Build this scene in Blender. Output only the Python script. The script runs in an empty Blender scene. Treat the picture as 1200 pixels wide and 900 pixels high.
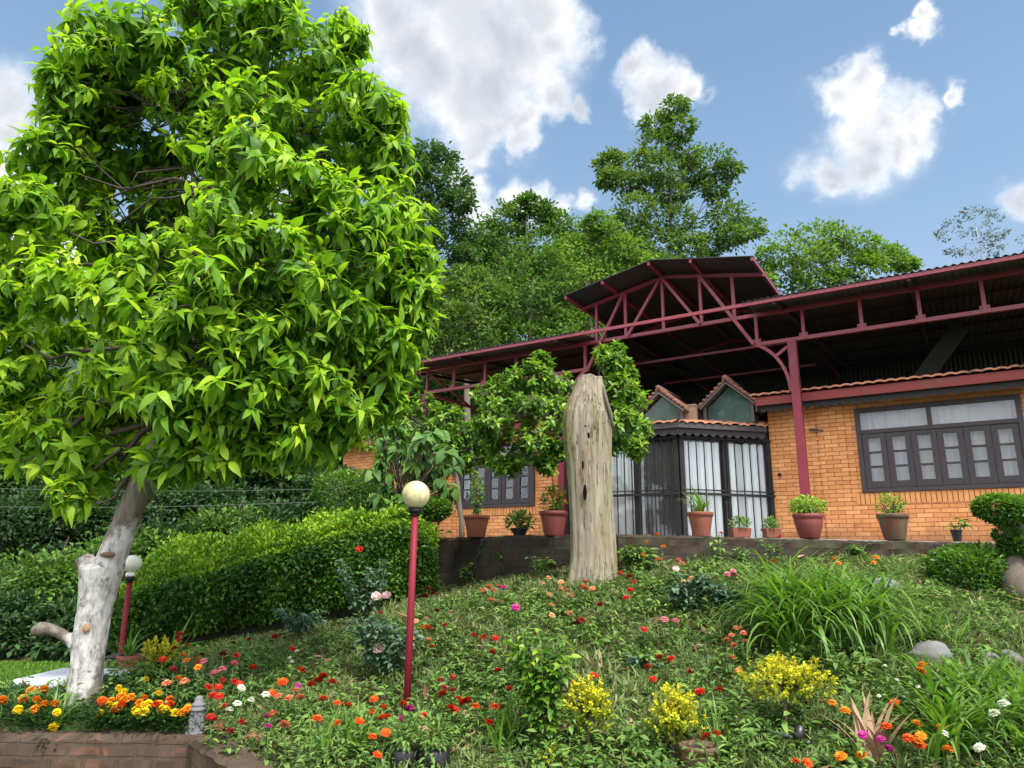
import bpy, math, random
import numpy as np
from math import sin, cos, pi, radians, sqrt
from mathutils import Vector

rng = np.random.default_rng(7)
random.seed(7)
scene = bpy.context.scene
COL = scene.collection

# ------------------------------------------------------------------ camera
FPX = 832.0
PITCH, ROLL = radians(14.0), radians(0.7)
_f = np.array([0, cos(PITCH), sin(PITCH)])
_u0 = np.array([0, -sin(PITCH), cos(PITCH)])
_r0 = np.array([1.0, 0, 0])
CR = _r0 * cos(ROLL) + _u0 * sin(ROLL)
CU = _u0 * cos(ROLL) - _r0 * sin(ROLL)
from mathutils import Matrix
cam_d = bpy.data.cameras.new('camera')
cam = bpy.data.objects.new('camera', cam_d)
COL.objects.link(cam)
cam_d.sensor_width = 36
cam_d.lens = FPX / 1200 * 36
cam_d.clip_start = 0.05
cam_d.clip_end = 2000
M = Matrix.Identity(4)
for i in range(3):
    M[i][0], M[i][1], M[i][2] = CR[i], CU[i], -_f[i]
cam.matrix_world = M
scene.camera = cam

# ------------------------------------------------------------------ light
SUN_EL, SUN_AZ = radians(56), radians(152)     # azimuth: angle from +Y towards +X
EXPOSURE = 1.85
vs = scene.view_settings
vs.view_transform = 'Standard'
vs.look = 'None'
vs.exposure = EXPOSURE
vs.gamma = 1
vs.use_curve_mapping = False
scene.cycles.max_bounces = 8
scene.cycles.transparent_max_bounces = 16
scene.cycles.use_denoising = True

sun_d = bpy.data.lights.new('sun', 'SUN')
sun_d.energy = 1.9
sun_d.angle = radians(12.0)
sun_d.color = (1.0, 0.955, 0.88)
sun = bpy.data.objects.new('sun', sun_d)
COL.objects.link(sun)
sdir = Vector((sin(SUN_AZ) * cos(SUN_EL), cos(SUN_AZ) * cos(SUN_EL), sin(SUN_EL)))
sun.location = sdir * 60
sun.rotation_euler = (-sdir).to_track_quat('-Z', 'Y').to_euler()


def ray(px, py):
    return CR * (px - 600) + CU * (450 - py) + _f * FPX


def PY(px, py, Y):
    d = ray(px, py)
    return d * (Y / d[1])


# ---- node helper
class NT:
    def __init__(s, tree):
        s.t = tree
        s.n = tree.nodes
        s.l = tree.links

    def new(s, typ, ins=None, **kw):
        n = s.n.new(typ)
        for k, v in kw.items():
            setattr(n, k, v)
        if ins:
            for k, v in ins.items():
                sock = n.inputs[k]
                if isinstance(v, bpy.types.NodeSocket):
                    s.l.new(v, sock)
                else:
                    sock.default_value = v
        return n

    def math(s, op, a, b=0.0, c=None, clamp=False):
        n = s.new('ShaderNodeMath', {0: a, 1: b}, operation=op, use_clamp=clamp)
        if c is not None:
            if isinstance(c, bpy.types.NodeSocket):
                s.l.new(c, n.inputs[2])
            else:
                n.inputs[2].default_value = c
        return n.outputs[0]

    def noise(s, vec, scale, detail=4, rough=0.55, dist=0.0):
        return s.new('ShaderNodeTexNoise', {'Vector': vec, 'Scale': scale, 'Detail': detail,
                                            'Roughness': rough, 'Distortion': dist}).outputs['Fac']

    def ramp(s, fac, stops):
        n = s.new('ShaderNodeValToRGB', {'Fac': fac})
        cr = n.color_ramp
        while len(cr.elements) < len(stops):
            cr.elements.new(0.5)
        for e, (p, c) in zip(cr.elements, stops):
            e.position = p
            e.color = (*c, 1) if len(c) == 3 else c
        return n.outputs['Color']

    def mix(s, fac, a, b, typ='MIX'):
        n = s.n.new('ShaderNodeMix')
        n.data_type = 'RGBA'
        n.blend_type = typ
        for i, v in ((0, fac), (6, a), (7, b)):
            if isinstance(v, bpy.types.NodeSocket):
                s.l.new(v, n.inputs[i])
            else:
                n.inputs[i].default_value = v if i == 0 else ((*v, 1) if len(v) == 3 else v)
        return n.outputs[2]

    def smooth(s, v, lo, hi):
        n = s.new('ShaderNodeMapRange', {'Value': v, 'From Min': lo, 'From Max': hi})
        n.interpolation_type = 'SMOOTHSTEP'
        return n.outputs['Result']


# ------------------------------------------------------------------ world
world = bpy.data.worlds.new('World')
scene.world = world
world.use_nodes = True
W = NT(world.node_tree)
W.n.clear()
sky = W.new('ShaderNodeTexSky', sky_type='NISHITA', sun_disc=False)
sky.sun_elevation = SUN_EL
sky.sun_rotation = SUN_AZ
sky.altitude = 1400
sky.air_density = 1.0
sky.dust_density = 1.2
sky.ozone_density = 1.2
tc = W.new('ShaderNodeTexCoord')
dirv = W.new('ShaderNodeVectorMath', {0: tc.outputs['Generated']}, operation='NORMALIZE').outputs[0]
wn = W.new('ShaderNodeTexNoise', {'Vector': dirv, 'Scale': 9.0, 'Detail': 5.0, 'Roughness': 0.6})
woff = W.new('ShaderNodeVectorMath', {0: wn.outputs['Color'], 1: (0.5, 0.5, 0.5)}, operation='SUBTRACT').outputs[0]
woff = W.new('ShaderNodeVectorMath', {0: woff, 'Scale': 0.11}, operation='SCALE').outputs[0]
wdir = W.new('ShaderNodeVectorMath', {0: dirv, 1: woff}, operation='ADD').outputs[0]
CLOUDS = [(450, 5, 60), (480, 40, 75), (560, 30, 105), (640, 10, 55), (655, 60, 45), (560, 105, 75), (505, 75, 75), (575, 150, 38),
          (610, 150, 26), (560, 172, 32), (600, 70, 85), (640, 125, 30), (672, 130, 20), (610, 168, 22),
          (745, 85, 26), (775, 108, 32), (806, 112, 20), (762, 122, 26),
          (1005, 92, 28), (990, 112, 30), (1030, 140, 38), (1075, 132, 22), (1080, 150, 22), (1005, 170, 34), (970, 200, 30), (1010, 195, 36), (1050, 165, 32), (975, 215, 22),
          (1088, 12, 15), (1078, 38, 17), (1052, 40, 11), (1117, 103, 13),
          (545, 198, 24), (562, 220, 24), (528, 188, 16), (560, 246, 30), (616, 228, 24), (640, 248, 24), (679, 236, 18),
          (10, 110, 40), (20, 150, 45), (0, 205, 50), (205, 195, 30), (60, 300, 70), (180, 330, 60), (1185, 238, 22), (320, 250, 50)]
field = None
for (cx, cy, r) in CLOUDS:
    c = ray(cx, cy)
    c = c / np.linalg.norm(c)
    rr = r * 0.94 / 832.0 * (0.9 if cy > 100 else 0.85)
    dn = W.new('ShaderNodeVectorMath', {0: wdir, 1: tuple(float(q) for q in c)}, operation='DISTANCE').outputs['Value']
    v = W.math('MULTIPLY_ADD', dn, -1.0 / rr, 1.0)
    field = v if field is None else W.math('SMOOTH_MAX', field, v, 0.25)
fwd = W.new('ShaderNodeVectorMath', {0: dirv, 1: (0.0, 0.88, 0.47)}, operation='DOT_PRODUCT').outputs['Value']
field = W.math('MAXIMUM', field, W.math('MULTIPLY_ADD', W.smooth(fwd, 0.62, 0.30), 2.0, -1.4))  # unseen cloud cover added outside the view as neutral fill
fb = W.noise(dirv, 13.0, 12, 0.60, 0.15)
fb2 = W.noise(dirv, 6.0, 6, 0.55)
dens = W.math('ADD', field, W.math('MULTIPLY', W.math('SUBTRACT', fb, 0.5), 1.7))
cov = W.smooth(dens, -0.26, 0.66)
core = W.smooth(W.math('ADD', field, W.math('MULTIPLY', W.math('SUBTRACT', fb2, 0.5), 2.2)), 0.0, 1.05)
SKYK = 0.15
skyc = W.mix(1.0, sky.outputs[0], (SKYK, SKYK, SKYK), 'MULTIPLY')
# thin high haze whitens the blue a little, more so towards the horizon
elev = W.new('ShaderNodeSeparateXYZ', {0: dirv}).outputs['Z']
haze = W.ramp(elev, [(0.22, (0.215, 0.275, 0.335)), (0.42, (0.150, 0.232, 0.330)), (0.72, (0.088, 0.160, 0.268))])
skyc = W.mix(0.74, skyc, haze)
skyc = W.mix(1.0, skyc, (0.62, 0.615, 0.60), 'MULTIPLY')
cloudc = W.mix(core, (0.35, 0.35, 0.35), (0.165, 0.175, 0.198))
fine = W.smooth(fb, 0.35, 0.62)
cloudc = W.mix(0.25, cloudc, W.mix(fine, (0.20, 0.21, 0.235), (0.36, 0.36, 0.358)))
veil = W.math('MULTIPLY', W.smooth(W.math('ADD', W.math('MULTIPLY', field, 0.5), W.noise(dirv, 4.0, 9, 0.62, 0.6)), 0.25, 0.95), 0.55)
skyc = W.mix(veil, skyc, (0.24, 0.265, 0.29))
# unseen clouds behind the camera are brightened to strengthen the fill light
fill_gain = W.math('MULTIPLY_ADD', W.smooth(fwd, 0.60, 0.15), 1.5, 1.0)
cloudc = W.mix(1.0, cloudc, W.new('ShaderNodeCombineXYZ', {0: fill_gain, 1: fill_gain, 2: fill_gain}).outputs[0], 'MULTIPLY')
fin = W.mix(W.math('MULTIPLY', cov, 0.95), skyc, cloudc)
bg = W.new('ShaderNodeBackground', {'Color': fin, 'Strength': 1.0})
wo = W.new('ShaderNodeOutputWorld', {'Surface': bg.outputs[0]})

# ------------------------------------------------------------------ object helpers
OFF = {}


def tag(o, label=None, cat=None, group=None, kind=None):
    if label: o['label'] = label
    if cat: o['category'] = cat
    if group: o['group'] = group
    if kind: o['kind'] = kind
    return o


def thing(name, label, cat, base=(0, 0, 0), group=None, rot=0.0, world=None):
    o = bpy.data.objects.new(name, None)
    COL.objects.link(o)
    o.location = tuple(float(q) for q in (base if world is None else world))
    o.rotation_euler = (0, 0, rot)
    o.empty_display_size = 0.2
    OFF[o.name] = np.array(base, float)
    return tag(o, label, cat, group)


def link_mesh(name, me, mat, parent=None):
    o = bpy.data.objects.new(name, me)
    COL.objects.link(o)
    if mat: me.materials.append(mat)
    if parent is not None:
        o.parent = parent
        OFF[o.name] = off_of(parent)
    return o


def off_of(parent):
    return OFF.get(parent.name, np.zeros(3)) if parent is not None else np.zeros(3)


def copy_tree(o, parent=None):
    c = o.copy()
    COL.objects.link(c)
    if parent is not None: c.parent = parent
    for ch in list(o.children):
        copy_tree(ch, c)
    return c


class MB:
    def __init__(s):
        s.v = []
        s.f = []
        s.sm = []

    def add(s, verts, faces, smooth=False):
        k = len(s.v)
        s.v.extend([tuple(float(q) for q in p) for p in verts])
        s.f.extend([tuple(i + k for i in f) for f in faces])
        s.sm.extend([smooth] * len(faces))
        return s

    def box(s, x0, x1, y0, y1, z0, z1):
        v = [(x, y, z) for z in (z0, z1) for y in (y0, y1) for x in (x0, x1)]
        return s.add(v, [(0, 2, 3, 1), (4, 5, 7, 6), (0, 1, 5, 4), (2, 6, 7, 3), (0, 4, 6, 2), (1, 3, 7, 5)])

    def beam(s, p, q, w, h=None, up=(0, 0, 1)):
        h = h or w
        p = np.array(p, float); q = np.array(q, float)
        d = (q - p) / np.linalg.norm(q - p)
        up = np.array(up, float)
        if abs(d @ up) > 0.97: up = np.array([1.0, 0, 0])
        a = np.cross(d, up); a /= np.linalg.norm(a)
        b = np.cross(a, d)
        v = []
        for e in (p, q):
            for (i, j) in ((-1, -1), (1, -1), (1, 1), (-1, 1)):
                v.append(e + a * i * w / 2 + b * j * h / 2)
        return s.add(v, [(0, 1, 2, 3), (7, 6, 5, 4), (0, 4, 5, 1), (1, 5, 6, 2), (2, 6, 7, 3), (3, 7, 4, 0)])

    def tube(s, pts, rad, n=8, caps=True, wob=0.0, seed=0, smooth=True):
        pts = [np.array(p, float) for p in pts]
        if not hasattr(rad, '__len__'): rad = [rad] * len(pts)
        r_ = random.Random(seed)
        prev = None
        V = []
        for i, p in enumerate(pts):
            d = pts[min(i + 1, len(pts) - 1)] - pts[max(i - 1, 0)]
            d = d / (np.linalg.norm(d) + 1e-9)
            if prev is None:
                up = np.array([0, 0, 1.0]) if abs(d[2]) < 0.9 else np.array([1.0, 0, 0])
                a = np.cross(d, up)
            else:
                a = prev - d * (prev @ d)
            a /= np.linalg.norm(a) + 1e-9
            prev = a
            b = np.cross(d, a)
            for k in range(n):
                t = 2 * pi * k / n
                r = rad[i] * (1 + wob * (r_.random() - .5))
                V.append(p + (a * cos(t) + b * sin(t)) * r)
        F = []
        m = len(pts)
        for i in range(m - 1):
            for k in range(n):
                k2 = (k + 1) % n
                F.append((i * n + k, i * n + k2, (i + 1) * n + k2, (i + 1) * n + k))
        if caps:
            F.append(tuple(range(n))[::-1])
            F.append(tuple((m - 1) * n + k for k in range(n)))
        return s.add(V, F, smooth)

    def lathe(s, prof, c=(0, 0, 0), n=24, smooth=True, rot=None, caps=True):
        V, F = [], []
        for (r, z) in prof:
            for k in range(n):
                t = 2 * pi * k / n
                V.append(np.array([r * cos(t), r * sin(t), z]))
        for i in range(len(prof) - 1):
            for k in range(n):
                k2 = (k + 1) % n
                F.append((i * n + k, i * n + k2, (i + 1) * n + k2, (i + 1) * n + k))
        if caps:
            F.append(tuple(range(n))[::-1])
            F.append(tuple((len(prof) - 1) * n + k for k in range(n)))
        V = [v + np.array(c) for v in V]
        return s.add(V, F, smooth)

    def ball(s, c, r, nu=20, nv=12, sq=(1, 1, 1)):
        prof = [(max(1e-4, sin(pi * i / nv)) * r, -cos(pi * i / nv) * r) for i in range(nv + 1)]
        k = len(s.v)
        s.lathe(prof, (0, 0, 0), nu)
        for i in range(k, len(s.v)):
            v = s.v[i]
            s.v[i] = (v[0] * sq[0] + c[0], v[1] * sq[1] + c[1], v[2] * sq[2] + c[2])
        return s

    def sheet(s, grid, smooth=False):
        """grid[i][j] of points"""
        n, m = len(grid), len(grid[0])
        V = [p for row in grid for p in row]
        F = [(i * m + j, i * m + j + 1, (i + 1) * m + j + 1, (i + 1) * m + j) for i in range(n - 1) for j in range(m - 1)]
        return s.add(V, F, smooth)

    def prism(s, poly, axis_vec):
        """poly: list of 3d points (closed), extruded by axis_vec"""
        n = len(poly)
        a = np.array(axis_vec, float)
        V = [np.array(p, float) for p in poly] + [np.array(p, float) + a for p in poly]
        F = [tuple(range(n))[::-1], tuple(range(n, 2 * n))] + [(i, (i + 1) % n, n + (i + 1) % n, n + i) for i in range(n)]
        return s.add(V, F)

    def build(s, name, mat, parent=None, bevel=0.0, fix=True):
        me = bpy.data.meshes.new(name)
        o3 = off_of(parent)
        me.from_pydata([(v[0] - o3[0], v[1] - o3[1], v[2] - o3[2]) for v in s.v], [], s.f)
        me.polygons.foreach_set('use_smooth', s.sm)
        if fix:
            import bmesh
            bm = bmesh.new(); bm.from_mesh(me)
            bmesh.ops.recalc_face_normals(bm, faces=bm.faces)
            bm.to_mesh(me); bm.free()
        me.update()
        o = link_mesh(name, me, mat, parent)
        if bevel:
            b = o.modifiers.new('b', 'BEVEL'); b.width = bevel; b.segments = 2; b.limit_method = 'ANGLE'
        return o


def np_mesh(name, V, F, mat, parent=None, tone=None, smooth=True):
    """V (n,3), F (m,k) all faces of the same size"""
    me = bpy.data.meshes.new(name)
    V = np.asarray(V, np.float32) - off_of(parent).astype(np.float32)
    m, k = F.shape
    me.vertices.add(len(V)); me.vertices.foreach_set('co', V.ravel())
    me.loops.add(m * k); me.loops.foreach_set('vertex_index', F.astype(np.int32).ravel())
    me.polygons.add(m)
    me.polygons.foreach_set('loop_start', np.arange(0, m * k, k, dtype=np.int32))
    me.polygons.foreach_set('loop_total', np.full(m, k, np.int32))
    me.polygons.foreach_set('use_smooth', np.full(m, smooth, bool))
    me.update(calc_edges=True)
    if tone is not None:
        a = me.attributes.new('tone', 'FLOAT', 'FACE')
        a.data.foreach_set('value', np.asarray(tone, np.float32))
    return link_mesh(name, me, mat, parent)


def leaf_proto(nl=4, width=0.36, fold=0.18, droop=0.25, peak=0.42, tip=1.0, curl=0.0):
    V = []
    for i in range(nl + 1):
        y = i / nl
        p = peak
        w = (sin(pi / 2 * y / p)) ** .8 if y < p else max(0.0, cos(pi / 2 * (y - p) / (1 - p))) ** (tip * 1.15)
        w = max(w, 0.06 if 0 < i < nl else 0.03) * width / 2
        z = -droop * y * y
        yy = y * (1 - 0.35 * droop * y)
        for sx in (-1, 0, 1):
            V.append((sx * w, yy, z + (fold * w * 2 if sx else 0) + curl * w * sx))
    F = []
    for i in range(nl):
        for j in range(2):
            a = i * 3 + j
            F.append((a, a + 1, a + 4, a + 3))
    return np.array(V, float), np.array(F, int)


QUAD = (np.array([(0, 0, 0), (.28, .5, .05), (0, 1, -.08), (-.28, .5, .05)], float), np.array([(0, 1, 2, 3)], int))


def norm(a):
    return a / (np.linalg.norm(a, axis=-1, keepdims=True) + 1e-9)


def leaf_arrays(P, D, N, S, protos, tone=None):
    P, D, N = (np.asarray(q, float) for q in (P, D, N))
    S = np.asarray(S, float)
    n = len(P)
    y = norm(D)
    z = N - (N * y).sum(1, keepdims=True) * y
    z = norm(z)
    x = np.cross(y, z)
    tone = rng.random(n) if tone is None else np.asarray(tone, float)
    ch = rng.integers(0, len(protos), n)
    Vs, Fs, Ts = [], [], []
    base = 0
    for k, (pv, pf) in enumerate(protos):
        idx = np.where(ch == k)[0]
        if not len(idx): continue
        v = P[idx][:, None, :] + S[idx][:, None, None] * (
            x[idx][:, None, :] * pv[None, :, 0:1] + y[idx][:, None, :] * pv[None, :, 1:2] + z[idx][:, None, :] * pv[None, :, 2:3])
        f = pf[None] + (np.arange(len(idx)) * len(pv))[:, None, None] + base
        Vs.append(v.reshape(-1, 3)); Fs.append(f.reshape(-1, pf.shape[1]))
        Ts.append(np.repeat(tone[idx], len(pf)))
        base += v.shape[0] * v.shape[1]
    return np.concatenate(Vs), np.concatenate(Fs), np.concatenate(Ts)


def leaves(name, P, D, N, S, protos, mat, parent=None, tone=None):
    V, F, T = leaf_arrays(P, D, N, S, protos, tone)
    return np_mesh(name, V, F, mat, parent, T)


def rand_dirs(n, up=0.0):
    d = rng.normal(size=(n, 3))
    d = norm(d)
    d[:, 2] += up
    return norm(d)


def ribbons(name, B, A, L, Wd, mat, parent=None, arch=1.0, seg=8, tone=None, lift=1.0):
    """strap leaves: base points B (n,3), azimuth angles A, length L, width Wd; they rise and arch over"""
    n = len(B)
    A = np.asarray(A); L = np.asarray(L)
    t = np.linspace(0, 1, seg + 1)
    el0 = rng.uniform(0.95, 1.5, n) * lift
    bend = rng.uniform(1.1, 2.7, n) * arch
    step = L / seg
    pos = B.copy()
    dirh = np.stack([np.cos(A), np.sin(A), 0 * A], 1)
    side = np.stack([-np.sin(A), np.cos(A), 0 * A], 1)
    V = np.zeros((n, seg + 1, 2, 3))
    for i in range(seg + 1):
        w = Wd * (0.75 if i == 0 else 1.0) * max(0.04, 1 - t[i] ** 2.6)
        V[:, i, 0] = pos - side * (w / 2)[:, None] if hasattr(w, '__len__') else pos - side * w / 2
        V[:, i, 1] = pos + side * (w / 2)[:, None] if hasattr(w, '__len__') else pos + side * w / 2
        e = el0 - bend * t[i] ** 1.3
        pos = pos + (dirh * np.cos(e)[:, None] + np.array([0, 0, 1.0]) * np.sin(e)[:, None]) * step[:, None]
    idx = np.arange(n)[:, None] * (seg + 1) * 2 + np.arange(seg)[None] * 2
    F = np.stack([idx, idx + 1, idx + 3, idx + 2], -1).reshape(-1, 4)
    T = np.repeat(rng.random(n) if tone is None else tone, seg)
    return np_mesh(name, V.reshape(-1, 3), F, mat, parent, T)


# ------------------------------------------------------------------ materials
def base_mat(name):
    m = bpy.data.materials.new(name)
    m.use_nodes = True
    t = NT(m.node_tree)
    t.n.clear()
    out = t.new('ShaderNodeOutputMaterial')
    return m, t, out


def pbr(name, col, rough=0.6, metal=0.0, var=0.18, scale=8.0, bump=0.15, bscale=30.0, spec=0.5, dirt=None, dscale=3.0, stretch=(1, 1, 1), dpos=(0.5, 0.72)):
    m, t, out = base_mat(name)
    tcn = t.new('ShaderNodeTexCoord').outputs['Object']
    mp = t.new('ShaderNodeMapping', {'Vector': tcn, 'Scale': stretch}).outputs[0]
    n1 = t.noise(mp, scale, 6, 0.6)
    c = t.mix(n1, tuple(q * (1 - var) for q in col), tuple(min(1, q * (1 + var)) for q in col))
    if dirt:
        c = t.mix(t.smooth(t.noise(mp, dscale, 7, 0.65, 0.4), dpos[0], dpos[1]), c, dirt)
    p = t.new('ShaderNodeBsdfPrincipled', {'Base Color': c, 'Roughness': rough, 'Metallic': metal, 'Specular IOR Level': spec})
    if bump:
        b = t.new('ShaderNodeBump', {'Height': t.noise(mp, bscale, 5, 0.6), 'Strength': bump, 'Distance': 0.02})
        t.l.new(b.outputs[0], p.inputs['Normal'])
    t.l.new(p.outputs[0], out.inputs[0])
    return m


def leaf_mat(name, stops, rough=0.42, trans=0.35, spec=0.4, tint=(1.15, 1.2, 0.5), vary=0.25, vscale=1.2):
    m, t, out = base_mat(name)
    at = t.new('ShaderNodeAttribute', attribute_name='tone').outputs['Fac']
    geo = t.new('ShaderNodeNewGeometry')
    c = t.ramp(at, stops)
    if vary:
        nz = t.noise(t.new('ShaderNodeTexCoord').outputs['Object'], vscale, 3)
        c = t.mix(vary, c, t.ramp(nz, [(0.3, tuple(0.55 * q for q in stops[0][1])), (0.7, stops[-1][1])]))
    # leaf underside is paler and duller
    c2 = t.mix(geo.outputs['Backfacing'], c, t.mix(0.35, c, (0.10, 0.14, 0.06)))
    p = t.new('ShaderNodeBsdfPrincipled', {'Base Color': c2, 'Roughness': rough, 'Specular IOR Level': spec})
    tr = t.new('ShaderNodeBsdfTranslucent', {'Color': t.mix(1.0, c, tint, 'MULTIPLY')})
    mx = t.new('ShaderNodeMixShader', {0: trans, 1: p.outputs[0], 2: tr.outputs[0]})
    t.l.new(mx.outputs[0], out.inputs[0])
    return m


def petal_mat(name, c1, c2, rough=0.6):
    m, t, out = base_mat(name)
    at = t.new('ShaderNodeAttribute', attribute_name='tone').outputs['Fac']
    c = t.ramp(at, [(0.0, c1), (1.0, c2)])
    p = t.new('ShaderNodeBsdfPrincipled', {'Base Color': c, 'Roughness': rough, 'Specular IOR Level': 0.25})
    tr = t.new('ShaderNodeBsdfTranslucent', {'Color': c})
    mx = t.new('ShaderNodeMixShader', {0: 0.25, 1: p.outputs[0], 2: tr.outputs[0]})
    t.l.new(mx.outputs[0], out.inputs[0])
    return m


def brick_mat(name, c1, c2, mortar, bw, bh, msize, bump=0.6, axes='XZ', moss=None, mossr=(0.5, 0.7), rough=0.85, offset=0.5, soot=0.0, sootr=(0.42, 0.6), sootc=(0.035, 0.03, 0.024), damp=False):
    m, t, out = base_mat(name)
    tcn = t.new('ShaderNodeTexCoord').outputs['Object']
    sp = t.new('ShaderNodeSeparateXYZ', {0: tcn})
    wob = t.math('MULTIPLY', t.math('SUBTRACT', t.noise(tcn, 3.0, 4), 0.5), 0.012)
    cb = t.new('ShaderNodeCombineXYZ', {0: sp.outputs[axes[0]], 1: t.math('ADD', sp.outputs[axes[1]], wob), 2: 0.0})
    bt = t.new('ShaderNodeTexBrick', {'Vector': cb.outputs[0], 'Color1': (*c1, 1), 'Color2': (*c2, 1), 'Mortar': (*mortar, 1), 'Scale': 1.0,
                                      'Mortar Size': msize, 'Mortar Smooth': 0.25, 'Bias': 0.0, 'Brick Width': bw, 'Row Height': bh})
    bt.offset = offset
    c = bt.outputs['Color']
    n1 = t.noise(tcn, 25, 5, 0.6)
    c = t.mix(0.35, c, t.mix(n1, (0, 0, 0), (1, 1, 1)), 'OVERLAY')
    n2 = t.noise(tcn, 1.6, 6, 0.65)
    c = t.mix(t.math('MULTIPLY', t.smooth(n2, 0.5, 0.75), 0.45), c, tuple(0.5 * q for q in c1))
    if moss:
        c = t.mix(t.smooth(t.noise(tcn, 4.0, 7, 0.68, 0.5), *mossr), c, moss)
    if soot:
        c = t.mix(t.math('MULTIPLY', t.smooth(t.noise(tcn, 2.3, 6, 0.7, 1.0), *sootr), soot), c, sootc)
    if damp:
        # splashed soil and damp near the foot of the wall, a few rusty runs higher up
        dz = t.math('ADD', sp.outputs['Z'], t.math('MULTIPLY', t.noise(tcn, 3.5, 7, 0.7, 0.6), -0.75))
        c = t.mix(t.math('MULTIPLY', t.smooth(dz, 0.05, -0.30), 0.55), c, (0.16, 0.085, 0.05))
        run = t.new('ShaderNodeMapping', {'Vector': tcn, 'Scale': (1, 1, 0.12)}).outputs[0]
        c = t.mix(t.math('MULTIPLY', t.smooth(t.noise(run, 4.5, 6, 0.65), 0.57, 0.72), 0.35), c, (0.20, 0.09, 0.045))
    p = t.new('ShaderNodeBsdfPrincipled', {'Base Color': c, 'Roughness': rough, 'Specular IOR Level': 0.25})
    h = t.math('SUBTRACT', t.math('MULTIPLY', n1, 0.35), bt.outputs['Fac'])
    b = t.new('ShaderNodeBump', {'Height': h, 'Strength': bump, 'Distance': 0.012})
    t.l.new(b.outputs[0], p.inputs['Normal'])
    t.l.new(p.outputs[0], out.inputs[0])
    return m


def glass_mat(name, tint=(0.985, 0.99, 0.99), gain=0.9, rough=0.02):
    m, t, out = base_mat(name)
    fr = t.new('ShaderNodeFresnel', {'IOR': 1.5}).outputs[0]
    tp = t.new('ShaderNodeBsdfTransparent', {'Color': (*tint, 1)})
    nz = t.noise(t.new('ShaderNodeTexCoord').outputs['Object'], 4.0, 3)
    bm_ = t.new('ShaderNodeBump', {'Height': nz, 'Strength': 0.05, 'Distance': 0.01})
    gl = t.new('ShaderNodeBsdfGlossy', {'Color': (0.9, 0.95, 1, 1), 'Roughness': rough, 'Normal': bm_.outputs[0]})
    fac = t.math('MULTIPLY', fr, gain, clamp=True)
    mx = t.new('ShaderNodeMixShader', {0: fac, 1: tp.outputs[0], 2: gl.outputs[0]})
    t.l.new(mx.outputs[0], out.inputs[0])
    return m


MT = {}
MT['red_steel'] = pbr('red_painted_steel', (0.21, 0.028, 0.046), 0.45, var=0.12, bump=0.05, dirt=(0.17, 0.04, 0.05), dscale=6)
MT['red_post'] = pbr('red_painted_post', (0.17, 0.010, 0.026), 0.5, var=0.12, bump=0.05, dirt=(0.16, 0.03, 0.04), dscale=5)
MT['fascia'] = pbr('red_oxide_fascia', (0.20, 0.022, 0.017), 0.6, var=0.2, bump=0.08, dirt=(0.14, 0.04, 0.03), dscale=2)
MT['lamp_red'] = pbr('lamp_red_paint', (0.18, 0.011, 0.024), 0.6, spec=0.25, var=0.15, bump=0.04, dirt=(0.12, 0.03, 0.03), dscale=9, dpos=(0.58, 0.75))
MT['sheet'] = pbr('dark_roof_sheet', (0.032, 0.036, 0.038), 0.55, metal=0.2, var=0.25, scale=2.5, bump=0.05, dirt=(0.03, 0.03, 0.03))
MT['dark_wood'] = pbr('dark_painted_wood', (0.058, 0.050, 0.055), 0.6, spec=0.25, var=0.25, bump=0.08, stretch=(1, 1, 1))
MT['grey_wood'] = pbr('grey_timber', (0.075, 0.06, 0.055), 0.7, var=0.3, bump=0.2)
MT['shaded_steel'] = pbr('shaded_steel', (0.030, 0.014, 0.017), 0.6, bump=0)  # red steel darkened, the shade under the roof is in the colour
MT['iron'] = pbr('black_iron', (0.016, 0.016, 0.017), 0.55, spec=0.25, var=0.2, bump=0.05)
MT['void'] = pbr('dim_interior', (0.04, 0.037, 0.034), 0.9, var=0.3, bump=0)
MT['brick'] = brick_mat('orange_brick', (0.80, 0.385, 0.155), (0.62, 0.25, 0.09), (0.13, 0.055, 0.032), 0.235, 0.073, 0.0042, 0.8, damp=True)
MT['soldier'] = brick_mat('orange_soldier_brick', (0.74, 0.345, 0.13), (0.64, 0.28, 0.095), (0.12, 0.05, 0.028), 0.075, 0.5, 0.006, 0.8, offset=0.0)
MT['retain'] = brick_mat('dark_mossy_wall', (0.055, 0.027, 0.017), (0.028, 0.018, 0.013), (0.026, 0.019, 0.014), 0.26, 0.095, 0.010, 0.9, moss=(0.040, 0.042, 0.022), mossr=(0.44, 0.60), soot=0.85)
MT['bedwall'] = brick_mat('old_brick_wall', (0.20, 0.085, 0.055), (0.11, 0.06, 0.04), (0.075, 0.06, 0.045), 0.25, 0.085, 0.014, 0.9, moss=(0.075, 0.062, 0.028), mossr=(0.44, 0.62), soot=0.93, sootr=(0.30, 0.50), sootc=(0.062, 0.044, 0.031))
MT['tile'] = pbr('clay_tile', (0.48, 0.20, 0.11), 0.8, var=0.35, scale=9, bump=0.3, dirt=(0.14, 0.075, 0.05), dscale=5, dpos=(0.45, 0.65))
MT['tile_old'] = pbr('weathered_clay_tile', (0.26, 0.105, 0.07), 0.85, var=0.35, scale=9, bump=0.3, dirt=(0.11, 0.07, 0.055), dscale=6, dpos=(0.42, 0.62))
MT['terracotta'] = pbr('terracotta', (0.22, 0.065, 0.036), 0.75, var=0.2, bump=0.12, dirt=(0.20, 0.085, 0.055), dscale=4, dpos=(0.45, 0.65))
MT['terracotta_old'] = pbr('stained_terracotta', (0.12, 0.048, 0.03), 0.8, var=0.25, bump=0.15, dirt=(0.10, 0.085, 0.045), dscale=5, dpos=(0.4, 0.6))
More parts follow.
